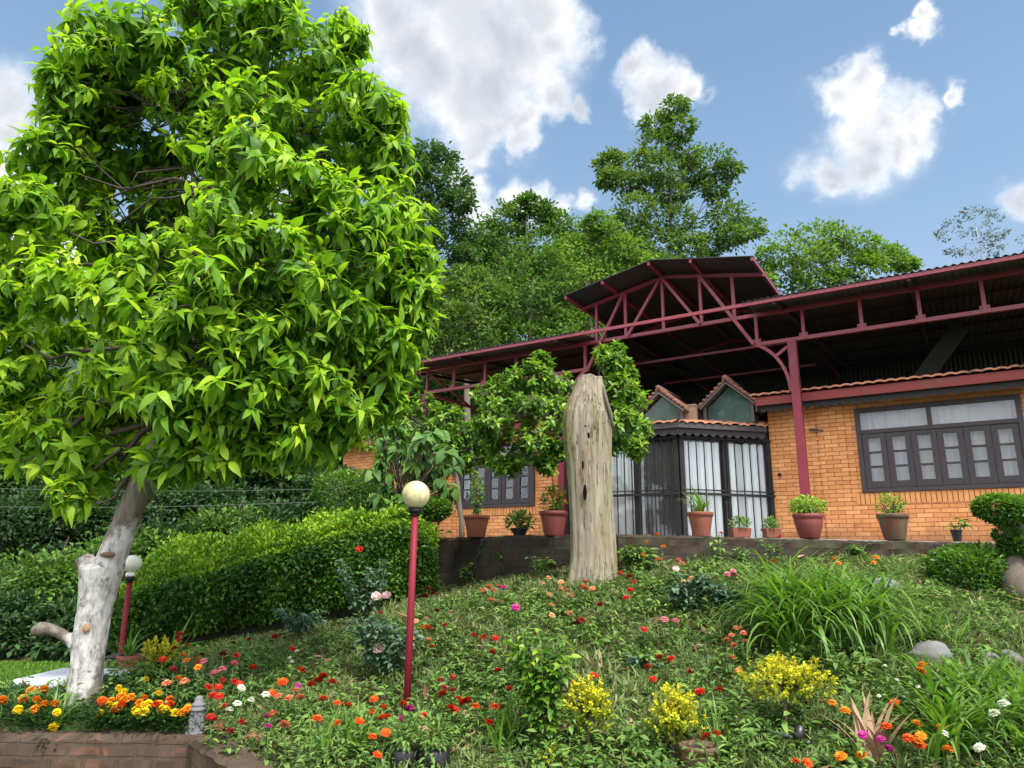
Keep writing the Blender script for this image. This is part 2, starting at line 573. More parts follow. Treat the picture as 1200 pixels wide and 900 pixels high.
MT['terracotta_red'] = pbr('reddish_terracotta', (0.17, 0.038, 0.032), 0.7, var=0.2, bump=0.12, dirt=(0.38, 0.2, 0.17), dscale=3, dpos=(0.6, 0.75))
MT['soil'] = pbr('pot_soil', (0.05, 0.035, 0.025), 0.95, var=0.4, bump=0.6)
MT['black_plastic'] = pbr('black_plastic', (0.012, 0.012, 0.013), 0.4, var=0.3, bump=0.2, bscale=15)
MT['white'] = pbr('white_laminate', (0.68, 0.68, 0.70), 0.45, var=0.08, bump=0.03, dirt=(0.45, 0.46, 0.52), dscale=2)
MT['glass'] = glass_mat('window_glass')
MT['glass_dark'] = glass_mat('grimy_dark_glass', (0.80, 0.86, 0.84), 0.6, rough=0.12)
MT['rock'] = pbr('grey_rock', (0.15, 0.15, 0.15), 0.9, var=0.3, scale=4, bump=0.5, bscale=9, dirt=(0.09, 0.10, 0.07))
MT['concrete'] = pbr('grey_concrete', (0.14, 0.145, 0.155), 0.85, var=0.3, bump=0.4, dirt=(0.075, 0.08, 0.07), dscale=7)
MT['bark'] = pbr('grey_brown_bark', (0.13, 0.105, 0.085), 0.9, var=0.4, scale=10, bump=0.6, stretch=(1, 1, .35))
MT['bark_dark'] = pbr('dark_bark', (0.055, 0.042, 0.032), 0.9, var=0.35, scale=10, bump=0.5, stretch=(1, 1, .35))
MT['twig'] = pbr('twig_bark', (0.08, 0.06, 0.04), 0.9, var=0.3, bump=0.3)
MT['stem'] = pbr('green_stem', (0.06, 0.11, 0.025), 0.7, var=0.3, bump=0)
MT['deadleaf'] = leaf_mat('fallen_dry_leaf', [(0, (0.10, 0.055, 0.03)), (0.6, (0.24, 0.14, 0.075)), (1, (0.36, 0.25, 0.15))], 0.8, 0.12, 0.2, (1, 1, 1), 0.0)

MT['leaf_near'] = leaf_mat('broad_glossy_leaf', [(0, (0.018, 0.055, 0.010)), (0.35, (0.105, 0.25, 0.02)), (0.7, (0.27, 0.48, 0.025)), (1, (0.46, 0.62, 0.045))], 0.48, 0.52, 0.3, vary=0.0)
MT['leaf_forest'] = leaf_mat('mid_green_forest_leaf', [(0, (0.04, 0.10, 0.025)), (0.5, (0.10, 0.21, 0.04)), (1, (0.20, 0.33, 0.06))], 0.6, 0.38, 0.2, vary=0.25, vscale=0.5)
MT['leaf_dark'] = leaf_mat('dark_green_forest_leaf', [(0, (0.025, 0.07, 0.022)), (0.5, (0.06, 0.135, 0.035)), (1, (0.12, 0.22, 0.05))], 0.6, 0.34, 0.2, vary=0.25, vscale=0.5)
MT['leaf_deep'] = leaf_mat('deep_green_bush_leaf', [(0, (0.016, 0.045, 0.018)), (0.6, (0.04, 0.09, 0.032)), (1, (0.09, 0.17, 0.05))], 0.6, 0.25, 0.2, vary=0.3, vscale=0.8)  # darker green than the forest leaf tones
MT['leaf_light'] = leaf_mat('light_green_forest_leaf', [(0, (0.07, 0.15, 0.03)), (0.5, (0.16, 0.30, 0.05)), (1, (0.27, 0.42, 0.07))], 0.6, 0.4, 0.2, vary=0.25, vscale=0.6)
MT['leaf_olive'] = leaf_mat('olive_feathery_leaf', [(0, (0.05, 0.11, 0.03)), (0.5, (0.11, 0.22, 0.045)), (1, (0.24, 0.34, 0.07))], 0.6, 0.38, 0.2, vary=0.3, vscale=0.6)
MT['leaf_pale'] = leaf_mat('pale_grey_leaf', [(0, (0.10, 0.13, 0.13)), (1, (0.20, 0.24, 0.23))], 0.7, 0.25, 0.2, vary=0.0)
MT['leaf_shrub'] = leaf_mat('shrub_leaf', [(0, (0.03, 0.09, 0.016)), (0.45, (0.085, 0.20, 0.025)), (0.8, (0.19, 0.35, 0.03)), (1, (0.29, 0.44, 0.045))], 0.38, 0.4, 0.4, vary=0.0)
MT['leaf_bigdark'] = leaf_mat('large_lobed_leaf', [(0, (0.05, 0.13, 0.03)), (1, (0.15, 0.29, 0.06))], 0.5, 0.35, 0.25, vary=0.0)
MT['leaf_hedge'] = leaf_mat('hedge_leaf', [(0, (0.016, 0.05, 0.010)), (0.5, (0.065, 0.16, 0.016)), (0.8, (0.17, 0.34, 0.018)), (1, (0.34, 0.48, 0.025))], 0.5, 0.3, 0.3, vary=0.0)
MT['leaf_gold'] = leaf_mat('golden_leaf', [(0, (0.20, 0.28, 0.015)), (0.3, (0.50, 0.50, 0.02)), (1, (0.80, 0.68, 0.03))], 0.5, 0.3, 0.3, tint=(1.1, 1.1, .5), vary=0.0)
MT['leaf_strap'] = leaf_mat('strap_leaf', [(0, (0.06, 0.16, 0.022)), (0.6, (0.14, 0.30, 0.035)), (1, (0.24, 0.40, 0.06))], 0.4, 0.38, 0.4, vary=0.0)
MT['leaf_weed'] = leaf_mat('weed_leaf', [(0, (0.045, 0.10, 0.022)), (0.45, (0.14, 0.215, 0.07)), (0.8, (0.26, 0.34, 0.12)), (1, (0.42, 0.42, 0.22))], 0.6, 0.32, 0.25, vary=0.15, vscale=0.9)
MT['leaf_rose'] = leaf_mat('blue_green_rose_leaf', [(0, (0.05, 0.11, 0.065)), (1, (0.15, 0.24, 0.15))], 0.4, 0.2, 0.4, vary=0.0)
MT['leaf_mari'] = leaf_mat('marigold_leaf', [(0, (0.012, 0.045, 0.012)), (1, (0.05, 0.12, 0.025))], 0.5, 0.25, 0.3, vary=0.0)
MT['leaf_flower'] = leaf_mat('zinnia_leaf', [(0, (0.06, 0.14, 0.028)), (1, (0.20, 0.32, 0.07))], 0.6, 0.25, 0.25, vary=0.0)
MT['lawn'] = leaf_mat('lawn_blade', [(0, (0.05, 0.14, 0.012)), (1, (0.14, 0.28, 0.02))], 0.6, 0.3, 0.2, vary=0.0)
MT['leaf_brom'] = leaf_mat('bronze_strap_leaf', [(0, (0.30, 0.14, 0.09)), (1, (0.46, 0.27, 0.17))], 0.5, 0.15, 0.3, tint=(1, 1, 1), vary=0.0)

PET = {
    'red': petal_mat('red_petal', (0.30, 0.008, 0.006), (0.62, 0.025, 0.012)),
    'darkred': petal_mat('dark_red_petal', (0.12, 0.006, 0.008), (0.30, 0.014, 0.018)),
    'orangered': petal_mat('orange_red_petal', (0.50, 0.035, 0.006), (0.75, 0.12, 0.012)),
    'orange': petal_mat('orange_petal', (0.58, 0.13, 0.008), (0.82, 0.32, 0.015)),
    'yellow': petal_mat('yellow_petal', (0.66, 0.42, 0.008), (0.85, 0.66, 0.015)),
    'coral': petal_mat('coral_petal', (0.60, 0.16, 0.08), (0.80, 0.33, 0.17)),
    'peach': petal_mat('peach_petal', (0.66, 0.30, 0.12), (0.82, 0.48, 0.25)),
    'pink': petal_mat('pink_petal', (0.62, 0.12, 0.20), (0.80, 0.32, 0.40)),
    'magenta': petal_mat('magenta_petal', (0.40, 0.012, 0.20), (0.62, 0.05, 0.34)),
    'white': petal_mat('white_petal', (0.55, 0.60, 0.42), (0.80, 0.80, 0.70)),
    'palepink': petal_mat('pale_pink_petal', (0.66, 0.38, 0.36), (0.82, 0.62, 0.58)),
}


def whitewash_mat():
    m, t, out = base_mat('whitewashed_bark')
    tcn = t.new('ShaderNodeTexCoord').outputs['Object']
    sp = t.new('ShaderNodeSeparateXYZ', {0: tcn})
    st = t.new('ShaderNodeMapping', {'Vector': tcn, 'Scale': (1, 1, 0.35)}).outputs[0]
    nb = t.noise(st, 14, 7, 0.65)
    bark = t.ramp(nb, [(0.3, (0.06, 0.05, 0.042)), (0.7, (0.21, 0.18, 0.15))])
    white = t.ramp(t.noise(st, 22, 7, 0.7), [(0.33, (0.13, 0.12, 0.11)), (0.43, (0.32, 0.31, 0.295)), (0.53, (0.45, 0.44, 0.425)), (0.75, (0.56, 0.55, 0.535))])
    lim = t.math('ADD', sp.outputs['Z'], t.math('MULTIPLY', t.math('SUBTRACT', t.noise(tcn, 5, 6, .65), .5), 0.55))
    # paint reaches higher on the right-hand side of the leaning stem
    lim = t.math('SUBTRACT', lim, t.math('MULTIPLY', sp.outputs['X'], 0.55))
    mask = t.smooth(lim, 1.42, 1.28)
    chips = t.smooth(t.noise(tcn, 11, 9, 0.75, .6), 0.62, 0.57)
    low = t.smooth(t.math('ADD', t.math('SUBTRACT', t.math('MULTIPLY', sp.outputs['X'], 2.6), t.math('MULTIPLY', sp.outputs['Z'], 0.42)),
                          t.math('MULTIPLY', t.math('SUBTRACT', t.noise(tcn, 6, 6), .5), .5)), 0.02, 0.10)
    mask = t.math('MULTIPLY', mask, chips)
    mask = t.math('MULTIPLY', mask, t.math('SUBTRACT', 1.0, t.math('MULTIPLY', low, 0.9)))
    mask = t.math('MULTIPLY', mask, t.smooth(t.math('ADD', sp.outputs['X'], t.math('MULTIPLY', t.noise(tcn, 9, 5), .06)), -0.21, -0.15))
    c = t.mix(mask, bark, white)
    p = t.new('ShaderNodeBsdfPrincipled', {'Base Color': c, 'Roughness': 0.9, 'Specular IOR Level': 0.2})
    b = t.new('ShaderNodeBump', {'Height': nb, 'Strength': 0.9, 'Distance': 0.03})
    t.l.new(b.outputs[0], p.inputs['Normal'])
    t.l.new(p.outputs[0], out.inputs[0])
    return m


def deadwood_mat():
    m, t, out = base_mat('weathered_deadwood')
    tcn = t.new('ShaderNodeTexCoord').outputs['Object']
    st = t.new('ShaderNodeMapping', {'Vector': tcn, 'Scale': (1, 1, 0.09)}).outputs[0]
    st2 = t.new('ShaderNodeMapping', {'Vector': tcn, 'Scale': (1, 1, 0.3)}).outputs[0]
    n1 = t.noise(st, 24, 9, 0.70, 0.9)
    c = t.ramp(n1, [(0.26, (0.10, 0.075, 0.05)), (0.38, (0.21, 0.17, 0.12)), (0.55, (0.30, 0.265, 0.20)), (0.75, (0.40, 0.37, 0.31))])
    c = t.mix(0.45, c, t.ramp(t.noise(st2, 4.0, 6, 0.6, .5), [(0.3, (0.165, 0.13, 0.08)), (0.5, (0.28, 0.255, 0.195)), (0.7, (0.38, 0.37, 0.32))]))
    n2 = t.noise(st2, 5, 7, 0.65, 0.3)
    c = t.mix(t.math('MULTIPLY', t.smooth(n2, 0.52, 0.68), 0.6), c, (0.24, 0.13, 0.055))
    c = t.mix(t.math('MULTIPLY', t.smooth(t.noise(st, 4.5, 5, .6, .4), 0.52, 0.64), 0.5), c, (0.21, 0.20, 0.09))
    st3 = t.new('ShaderNodeMapping', {'Vector': tcn, 'Scale': (1, 1, 0.055)}).outputs[0]
    ck = t.math('ABSOLUTE', t.math('SUBTRACT', t.noise(st3, 15, 5, 0.6, 0.5), 0.5))
    ckm = t.math('MULTIPLY', t.smooth(ck, 0.014, 0.002), t.smooth(t.noise(tcn, 3.0, 3), 0.42, 0.6))
    c = t.mix(t.math('MULTIPLY', ckm, 0.7), c, (0.05, 0.035, 0.022))
    sp = t.new('ShaderNodeSeparateXYZ', {0: tcn})
    ms = t.math('ADD', t.math('ABSOLUTE', sp.outputs['X']), t.math('MULTIPLY', t.math('SUBTRACT', t.noise(st2, 6, 6, .7), .5), 0.5))
    c = t.mix(t.math('MULTIPLY', t.smooth(ms, 0.16, 0.34), 0.6), c, (0.17, 0.165, 0.05))
    p = t.new('ShaderNodeBsdfPrincipled', {'Base Color': c, 'Roughness': 0.85, 'Specular IOR Level': 0.2})
    b = t.new('ShaderNodeBump', {'Height': t.math('SUBTRACT', n1, t.math('MULTIPLY', ckm, 1.2)), 'Strength': 0.9, 'Distance': 0.03})
    t.l.new(b.outputs[0], p.inputs['Normal'])
    t.l.new(p.outputs[0], out.inputs[0])
    return m


def ground_mat():
    m, t, out = base_mat('garden_soil_and_moss')
    tcn = t.new('ShaderNodeTexCoord').outputs['Object']
    n1 = t.noise(tcn, 1.7, 8, 0.65)
    n2 = t.noise(tcn, 14, 8, 0.7)
    soil = t.ramp(n2, [(0.3, (0.045, 0.03, 0.018)), (0.7, (0.14, 0.10, 0.06))])
    green = t.ramp(n2, [(0.3, (0.02, 0.045, 0.012)), (0.7, (0.055, 0.10, 0.025))])
    c = t.mix(t.smooth(n1, 0.40, 0.56), soil, green)
    wood = t.ramp(t.noise(tcn, 0.35, 8, 0.7), [(0.35, (0.018, 0.032, 0.020)), (0.65, (0.045, 0.070, 0.040))])
    c = t.mix(t.smooth(t.new('ShaderNodeSeparateXYZ', {0: tcn}).outputs['Y'], 17.0, 24.0), c, wood)
    p = t.new('ShaderNodeBsdfPrincipled', {'Base Color': c, 'Roughness': 0.95, 'Specular IOR Level': 0.1})
    b = t.new('ShaderNodeBump', {'Height': n2, 'Strength': 0.8, 'Distance': 0.04})
    t.l.new(b.outputs[0], p.inputs['Normal'])
    t.l.new(p.outputs[0], out.inputs[0])
    return m


def curtain_mat(name, c, tr=0.35):
    m, t, out = base_mat(name)
    tcn = t.new('ShaderNodeTexCoord').outputs['Object']
    n = t.noise(tcn, 3.0, 4)
    cc = t.mix(n, tuple(.85 * q for q in c), c)
    p = t.new('ShaderNodeBsdfPrincipled', {'Base Color': cc, 'Roughness': 0.9, 'Specular IOR Level': 0.1})
    t.l.new(p.outputs[0], out.inputs[0])
    return m


def globe_mat(name, c, dirt):
    m, t, out = base_mat(name)
    tcn = t.new('ShaderNodeTexCoord').outputs['Object']
    st = t.new('ShaderNodeMapping', {'Vector': tcn, 'Scale': (1, 1, 0.3)}).outputs[0]
    n = t.noise(st, 14, 7, .65, .6)
    cc = t.mix(t.smooth(n, 0.40, 0.70), c, dirt)
    p = t.new('ShaderNodeBsdfPrincipled', {'Base Color': cc, 'Roughness': 0.4, 'Subsurface Weight': 0.15, 'Subsurface Radius': (.05, .05, .04)})
    t.l.new(p.outputs[0], out.inputs[0])
    return m

# ------------------------------------------------------------------ terrain
CTRL = [(600, 900, 5.2), (1150, 895, 5.0), (350, 892, 5.4), (900, 900, 5.0), (476, 842, 6.4), (100, 834, 6.3), (0, 852, 5.9), (215, 852, 5.9),
        (693, 682, 8.3), (515, 692, 11.3), (590, 682, 10.2), (800, 664, 9.0), (950, 655, 9.35), (1100, 655, 9.6), (1200, 660, 9.8), (1300, 662, 10.0),
        (600, 780, 6.6), (750, 760, 6.7), (850, 830, 5.8), (950, 790, 6.1), (1050, 730, 7.0), (1150, 740, 6.9), (1190, 695, 8.2), (1280, 800, 6.0),
        (330, 780, 7.6), (250, 790, 7.2), (420, 740, 8.8), (300, 750, 9.8), (180, 778, 9.0), (60, 845, 6.0),
        (-40, 778, 14.5), (50, 778, 14.6), (50, 800, 12.0), (0, 815, 11.0), (110, 778, 14.2), (-100, 815, 10.5)]
_cp = np.array([PY(*c) for c in CTRL])
_cp = np.vstack([_cp, [(0, 4.2, -1.75), (3, 3.9, -1.75), (-3, 4.9, -1.45), (-6, 5.4, -1.5), (-8, 9.0, -2.1), (-7, 7.6, -1.9), (5, 4.2, -1.6), (6.5, 6.5, -0.9), (8, 11, 0.1), (0, 13, 0.0), (-3, 13.5, -0.6), (4, 14, 0.1)]])


def _tps_k(d):
    return np.where(d > 1e-9, d * d * np.log(d + 1e-12), 0.0)


_n = len(_cp)
_A = np.zeros((_n + 3, _n + 3))
_A[:_n, :_n] = _tps_k(np.linalg.norm(_cp[:, None, :2] - _cp[None, :, :2], axis=-1)) + np.eye(_n) * 0.08
_A[:_n, _n] = 1; _A[:_n, _n + 1:] = _cp[:, :2]
_A[_n, :_n] = 1; _A[_n + 1:, :_n] = _cp[:, :2].T
_w = np.linalg.solve(_A, np.concatenate([_cp[:, 2], np.zeros(3)]))


def sstep(x, a, b):
    t = np.clip((x - a) / (b - a), 0, 1)
    return t * t * (3 - 2 * t)


def hill(x, y):
    ys = 16.0 + 6.0 * sstep(x, -7, 1)
    z = -2.15 + 2.3 * sstep(x, -7, 1) * sstep(y, 11, 16)
    rise = np.maximum(0, y - ys)
    return z + 0.08 * np.maximum(0, y - 46) * sstep(-x, -30, 30) + 0.30 * rise - 1.2 * sstep(rise, 0, 6) * 0 + 0.9 * np.sin(x * 0.11 + y * 0.05) * sstep(rise, 2, 20)


def terrain(x, y):
    x = np.asarray(x, float); y = np.asarray(y, float)
    sh = x.shape
    xf, yf = x.ravel(), y.ravel()
    xc, yc = np.clip(xf, -8.5, 8.5), np.clip(yf, 3.8, 14.5)
    d = np.sqrt((xc[:, None] - _cp[None, :, 0]) ** 2 + (yc[:, None] - _cp[None, :, 1]) ** 2)
    zt = _tps_k(d) @ _w[:_n] + _w[_n] + xc * _w[_n + 1] + yc * _w[_n + 2]
    out = np.maximum.reduce([xf - 8.5, -8.5 - xf, yf - 13.0, 3.8 - yf, 0 * xf])
    wgt = 1 - sstep(out, 0.0, 3.0)
    far = np.where(yf < 4.5, -1.75, hill(xf, yf))
    z = zt * wgt + far * (1 - wgt)
    # the ground drops in front of the low brick wall on the left
    z = z - 0.65 * sstep(-(yf - 5.90), 0.0, 0.10) * sstep(np.maximum(-2.36 + (5.62 - yf) * .9 + .10, -2.22) - xf, 0.0, 0.10)
    return z.reshape(sh)


def on_ground(px, py, h=0.0, tmin=3.5, tmax=30):
    """the point that is h above the ground where the line of sight through a photo pixel meets it"""
    d = ray(px, py); d = d / d[1]
    t = np.linspace(tmin, tmax, 1400)
    g = terrain(d[0] * t, t) + h
    below = np.where(d[2] * t <= g)[0]
    k = below[0] if len(below) else len(t) - 1
    return np.array([d[0] * t[k], t[k], g[k] - h])


def gz(x, y):
    return float(terrain(np.array([x]), np.array([y]))[0])


def axis(lo, hi, a, b, st, grow=1.22):
    c = list(np.arange(a, b + 1e-6, st))
    s_ = st
    while c[-1] < hi:
        s_ *= grow; c.append(min(hi, c[-1] + s_))
    s_ = st
    while c[0] > lo:
        s_ *= grow; c.insert(0, max(lo, c[0] - s_))
    return np.array(c)


gx = axis(-260, 260, -9, 9, 0.1)
gy = axis(-60, 420, 3.6, 15, 0.1)
GX, GY = np.meshgrid(gx, gy, indexing='ij')
GZ = terrain(GX, GY)
_nz = sum(np.sin(GX * a + p) * np.sin(GY * b + q) * w for a, b, p, q, w in ((3.1, 2.7, 0, 1, .012), (7.3, 6.1, 2, 0, .008), (13, 15, 1, 2, .005)))
GZ = GZ + _nz
nxg, nyg = GX.shape
ii = (np.arange(nxg - 1)[:, None] * nyg + np.arange(nyg - 1)[None]).ravel()
gr = np_mesh('ground', np.stack([GX.ravel(), GY.ravel(), GZ.ravel()], 1), np.stack([ii, ii + nyg, ii + nyg + 1, ii + 1], 1), ground_mat())
tag(gr, kind='structure')

# lawn: bright turf beyond the flower bed
lx = np.arange(-14, -4.3, 0.25); ly = np.arange(8.2, 15.6, 0.25)
LX, LY = np.meshgrid(lx, ly, indexing='ij')
LZ = terrain(LX, LY) + 0.02
nl_ = len(ly)
ii = (np.arange(len(lx) - 1)[:, None] * nl_ + np.arange(nl_ - 1)[None]).ravel()
lawn_m = pbr('lawn_turf', (0.075, 0.17, 0.016), 0.9, var=0.35, scale=5, bump=0.5, bscale=40, dirt=(0.13, 0.22, 0.03), dscale=2.0)
lawn = np_mesh('lawn', np.stack([LX.ravel(), LY.ravel(), LZ.ravel()], 1), np.stack([ii, ii + nl_, ii + nl_ + 1, ii + 1], 1), lawn_m)
tag(lawn, kind='structure')
nb = 26000
bx = rng.uniform(-12, -4.4, nb); by = rng.uniform(8.3, 15.2, nb)
Pb = np.stack([bx, by, terrain(bx, by) + 0.015], 1)
Db = norm(np.stack([rng.normal(0, .5, nb), rng.normal(0, .5, nb), np.ones(nb)], 1))
lg = leaves('lawn_grass', Pb, Db, rand_dirs(nb), rng.uniform(.05, .10, nb), [(QUAD[0] * np.array([.4, 1, 1]), QUAD[1])], MT['lawn'])
tag(lg, 'short bright green turf blades covering the lawn beyond the white tree trunk', 'grass', kind='stuff')

# ------------------------------------------------------------------ house frame (u right-near, v back-away, z up)
AL = radians(32.6)
UU = np.array([cos(AL), -sin(AL), 0]); VV = np.array([sin(AL), cos(AL), 0])
HO = PY(905, 560, 13.0); HO[2] = 0
ZF = 0.33                                    # terrace level


def hw(u, v, z=0.0):
    return HO + UU * u + VV * v + np.array([0, 0, z])


def hthing(name, label, cat, u, v, z, group=None):
    return thing(name, label, cat, (u, v, z), group, rot=-AL, world=hw(u, v, z))


def HP(px, py, v):
    d = ray(px, py); t = (HO @ VV + v) / (d @ VV); p = d * t - HO
    return float(p @ UU), float(p[2])


# terrace slab behind the retaining wall
WALL_L = PY(506, 640, 11.6)[:2]; WALL_C = PY(722, 621, 8.85)[:2]; WALL_R = PY(1160, 637, 9.75)[:2]; WALL_RR = PY(1420, 640, 10.2)[:2]
tp = [WALL_L + (0, .15), WALL_C + (0, .2), WALL_R + (0, .2), WALL_RR + (0, .2), hw(8, 2)[:2], hw(8, 9.5)[:2], hw(-11.4, 9.5)[:2], hw(-11.4, -.6)[:2]]
mb = MB()
mb.prism([(p[0], p[1], ZF - 1.6) for p in tp], (0, 0, 1.6))
tag(mb.build('terrace', pbr('terrace_paving', (0.26, 0.22, 0.19), 0.85, var=0.25, bump=0.2, dirt=(0.15, 0.13, 0.11))), kind='structure')


# ------------------------------------------------------------------ retaining wall
def wall_strip(pts, z_top, z_bot, th, seed, rough=0.02, cap=True):
    """a masonry wall following a polyline: fine grid on front, top and back with small bumps"""
    r_ = np.random.default_rng(seed)
    pts = [np.array(p, float) for p in pts]
    seg = []
    for a, b in zip(pts[:-1], pts[1:]):
        n = max(2, int(np.linalg.norm(b - a) / 0.06))
        for i in range(n): seg.append(a + (b - a) * i / n)
    seg.append(pts[-1])
    seg = np.array(seg)
    tan = np.gradient(seg, axis=0); tan = tan / np.linalg.norm(tan, axis=1, keepdims=True)
    nor = np.stack([tan[:, 1], -tan[:, 0]], 1)
    prof = [(0.0, 0.0)] + [(0.0, k / 8) for k in range(1, 8)] + [(0.0, 0.97), (0.02, 1.0), (th * .35, 1.0), (th * .7, 1.0), (th, 0.98), (th, 0.0)]
    nrows = len(prof)
    V = np.zeros((len(seg), nrows, 3))
    ztop = np.interp(np.arange(len(seg)), np.linspace(0, len(seg) - 1, len(z_top)), z_top)
    bump = np.cumsum(r_.normal(0, .004, len(seg))); bump -= np.linspace(bump[0], bump[-1], len(seg))
    for j, (o, h) in enumerate(prof):
        jit = r_.normal(0, rough * .5, len(seg)); jit = np.convolve(jit, [.25, .5, .25], 'same')
        zz = z_bot + (ztop - z_bot) * h
        V[:, j, :2] = seg - nor * (o + jit[:, None] * (1 if j < nrows - 2 else 0))
        V[:, j, 2] = zz + (bump * .6 + r_.normal(0, rough * .22, len(seg)) if h > .9 else 0)
    m = nrows
    F = [(i * m + j, (i + 1) * m + j, (i + 1) * m + j + 1, i * m + j + 1) for i in range(len(seg) - 1) for j in range(m - 1)]
    mbb = MB(); mbb.add(V.reshape(-1, 3), F, False)
    mbb.add(V[0], [tuple(range(m))]); mbb.add(V[-1], [tuple(range(m))[::-1]])
    return mbb


def brick_wall_mat_along(name, *a, **k):
    return brick_mat(name, *a, **k)


wl = wall_strip([WALL_L, WALL_C], [ZF + .02, ZF], -1.1, 0.34, 3, 0.03)
o = wl.build('retaining_wall', MT['retain'])
tag(o, 'cracked dark mossy retaining wall behind the dead trunk under the potted plants', 'garden wall')
wr = wall_strip([WALL_C + (0.02, 0.0), WALL_R, WALL_RR], [ZF, ZF - .005, ZF - .01], -.6, 0.34, 4, 0.03)
o2 = wr.build('retaining_wall', MT['retain'])
tag(o2, 'low dark brick retaining wall below the bay window and the orange brick house wall', 'garden wall')
# a crack that runs down the wall
ca, cb = PY(572, 636, 10.95), PY(552, 668, 11.1)
mb = MB()
pts = []
for i in range(9):
    t = i / 8
    p = WALL_L + (WALL_C - WALL_L) * (0.335 - 0.05 * t + 0.012 * sin(i * 2.4))
    nrm = np.array([(WALL_C - WALL_L)[1], -(WALL_C - WALL_L)[0]]); nrm /= np.linalg.norm(nrm)
    pts.append((p[0] + nrm[0] * .022, p[1] + nrm[1] * .022, ZF - .02 - 0.52 * t))
mb.tube(pts, [.012, .016, .01, .018, .012, .016, .01, .012, .006], 5)
mb.build('crack', MT['void'], o)

# low brick wall at the bottom left
fwA, fwB = PY(-60, 862, 5.75), PY(227, 862, 5.75)
fw = wall_strip([fwA[:2] + (-3, .0), fwB[:2]], [-1.295, -1.29], -2.6, 0.26, 5, 0.035)
tag(fw.build('low_brick_wall', MT['bedwall']), 'mossy old brick wall edging the marigold bed in front of the white tree trunk', 'garden wall')
fwC, fwD, fwE = PY(228, 868, 5.62), PY(262, 895, 5.2), PY(300, 960, 4.6)
fw2 = wall_strip([PY(226, 862, 5.80)[:2], fwC[:2], fwD[:2], fwE[:2]], [-1.285, -1.30, -1.335, -1.36], -2.6, 0.28, 6, 0.04)
tag(fw2.build('low_brick_wall', MT['bedwall']), 'curving moss topped brick wall running forward from the small grey garden lantern', 'garden wall')

# ------------------------------------------------------------------ house
house = hthing('brick_house', 'orange brick house with dark casement windows, barred bay window and clay tile eaves', 'house', 0, 0, ZF)
W1 = (1.47, 3.86, 1.20, 2.66)       # right window  u0,u1,z0,z1
W2 = (-7.16, -5.04, 1.17, 2.62)     # left window
WT = 2.80
mb = MB()
TH = 0.23


def wall_with_hole(mb, u0, u1, z0, z1, w):
    mb.box(u0, w[0], 0, TH, z0, z1); mb.box(w[1], u1, 0, TH, z0, z1)
    mb.box(w[0], w[1], 0, TH, z0, w[2]); mb.box(w[0], w[1], 0, TH, w[3], z1)


wall_with_hole(mb, 0.0, 7.2, ZF, WT, W1)
mb.box(0.86, 1.30, -.03, -.001, ZF, WT - .05)
mb.build('wall', MT['brick'], house)
mb = MB()
wall_with_hole(mb, -11.0, -4.22, ZF, WT, W2)
mb.box(-4.9, -4.6, -.03, -.001, ZF, WT - .05)
mb.box(-7.62, -7.30, -.05, -.001, ZF, WT - .05)
mb.build('wall', MT['brick'], house)
mb = MB()
mb.box(6.98, 7.2, TH + .002, 7, ZF, 3.0); mb.box(-11, -10.78, TH + .002, 7, ZF, 3.0); mb.box(-11, 7.2, 7.002, 7.2, ZF, 3.2)
mb.build('rear_wall', MT['brick'], house)
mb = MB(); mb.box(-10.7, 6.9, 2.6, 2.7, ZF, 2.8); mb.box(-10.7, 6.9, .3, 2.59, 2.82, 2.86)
mb.build('inner_partition', MT['void'], house)  # dimness of the rooms is put into the partition's dark colour
# upright brick course under the right window
mb = MB()
mb.box(W1[0] - .1, W1[1] + .1, -.012, .1, W1[2] - .19, W1[2] - .012)
mb.build('soldier_course', MT['soldier'], house)
mb = MB()
mb.box(W2[0] - .05, W2[1] + .05, -.012, .1, W2[2] - .17, W2[2] - .012)
mb.build('soldier_course', MT['soldier'], house)


def wavy(u0, u1, z0, z1, v, amp=.03, per=.13, n=None, seed=0):
    r_ = random.Random(seed)
    n = n or int((u1 - u0) / .018)
    ph = r_.random() * 6
    g = []
    for i in range(n + 1):
        u = u0 + (u1 - u0) * i / n
        dv = amp * sin(2 * pi * u / per + ph + .8 * sin(u * 7)) + amp * .4 * sin(u * 31)
        g.append([(u, v + dv, z1), (u, v + dv * 1.25, (z0 + z1) / 2), (u, v + dv * 1.5, z0)])
    return g


cur_w = curtain_mat('pale_net_curtain', (0.60, 0.58, 0.60))
cur_b = curtain_mat('pale_blue_curtain', (0.93, 0.96, 0.96))
cur_d = curtain_mat('dull_curtain', (0.16, 0.155, 0.15))


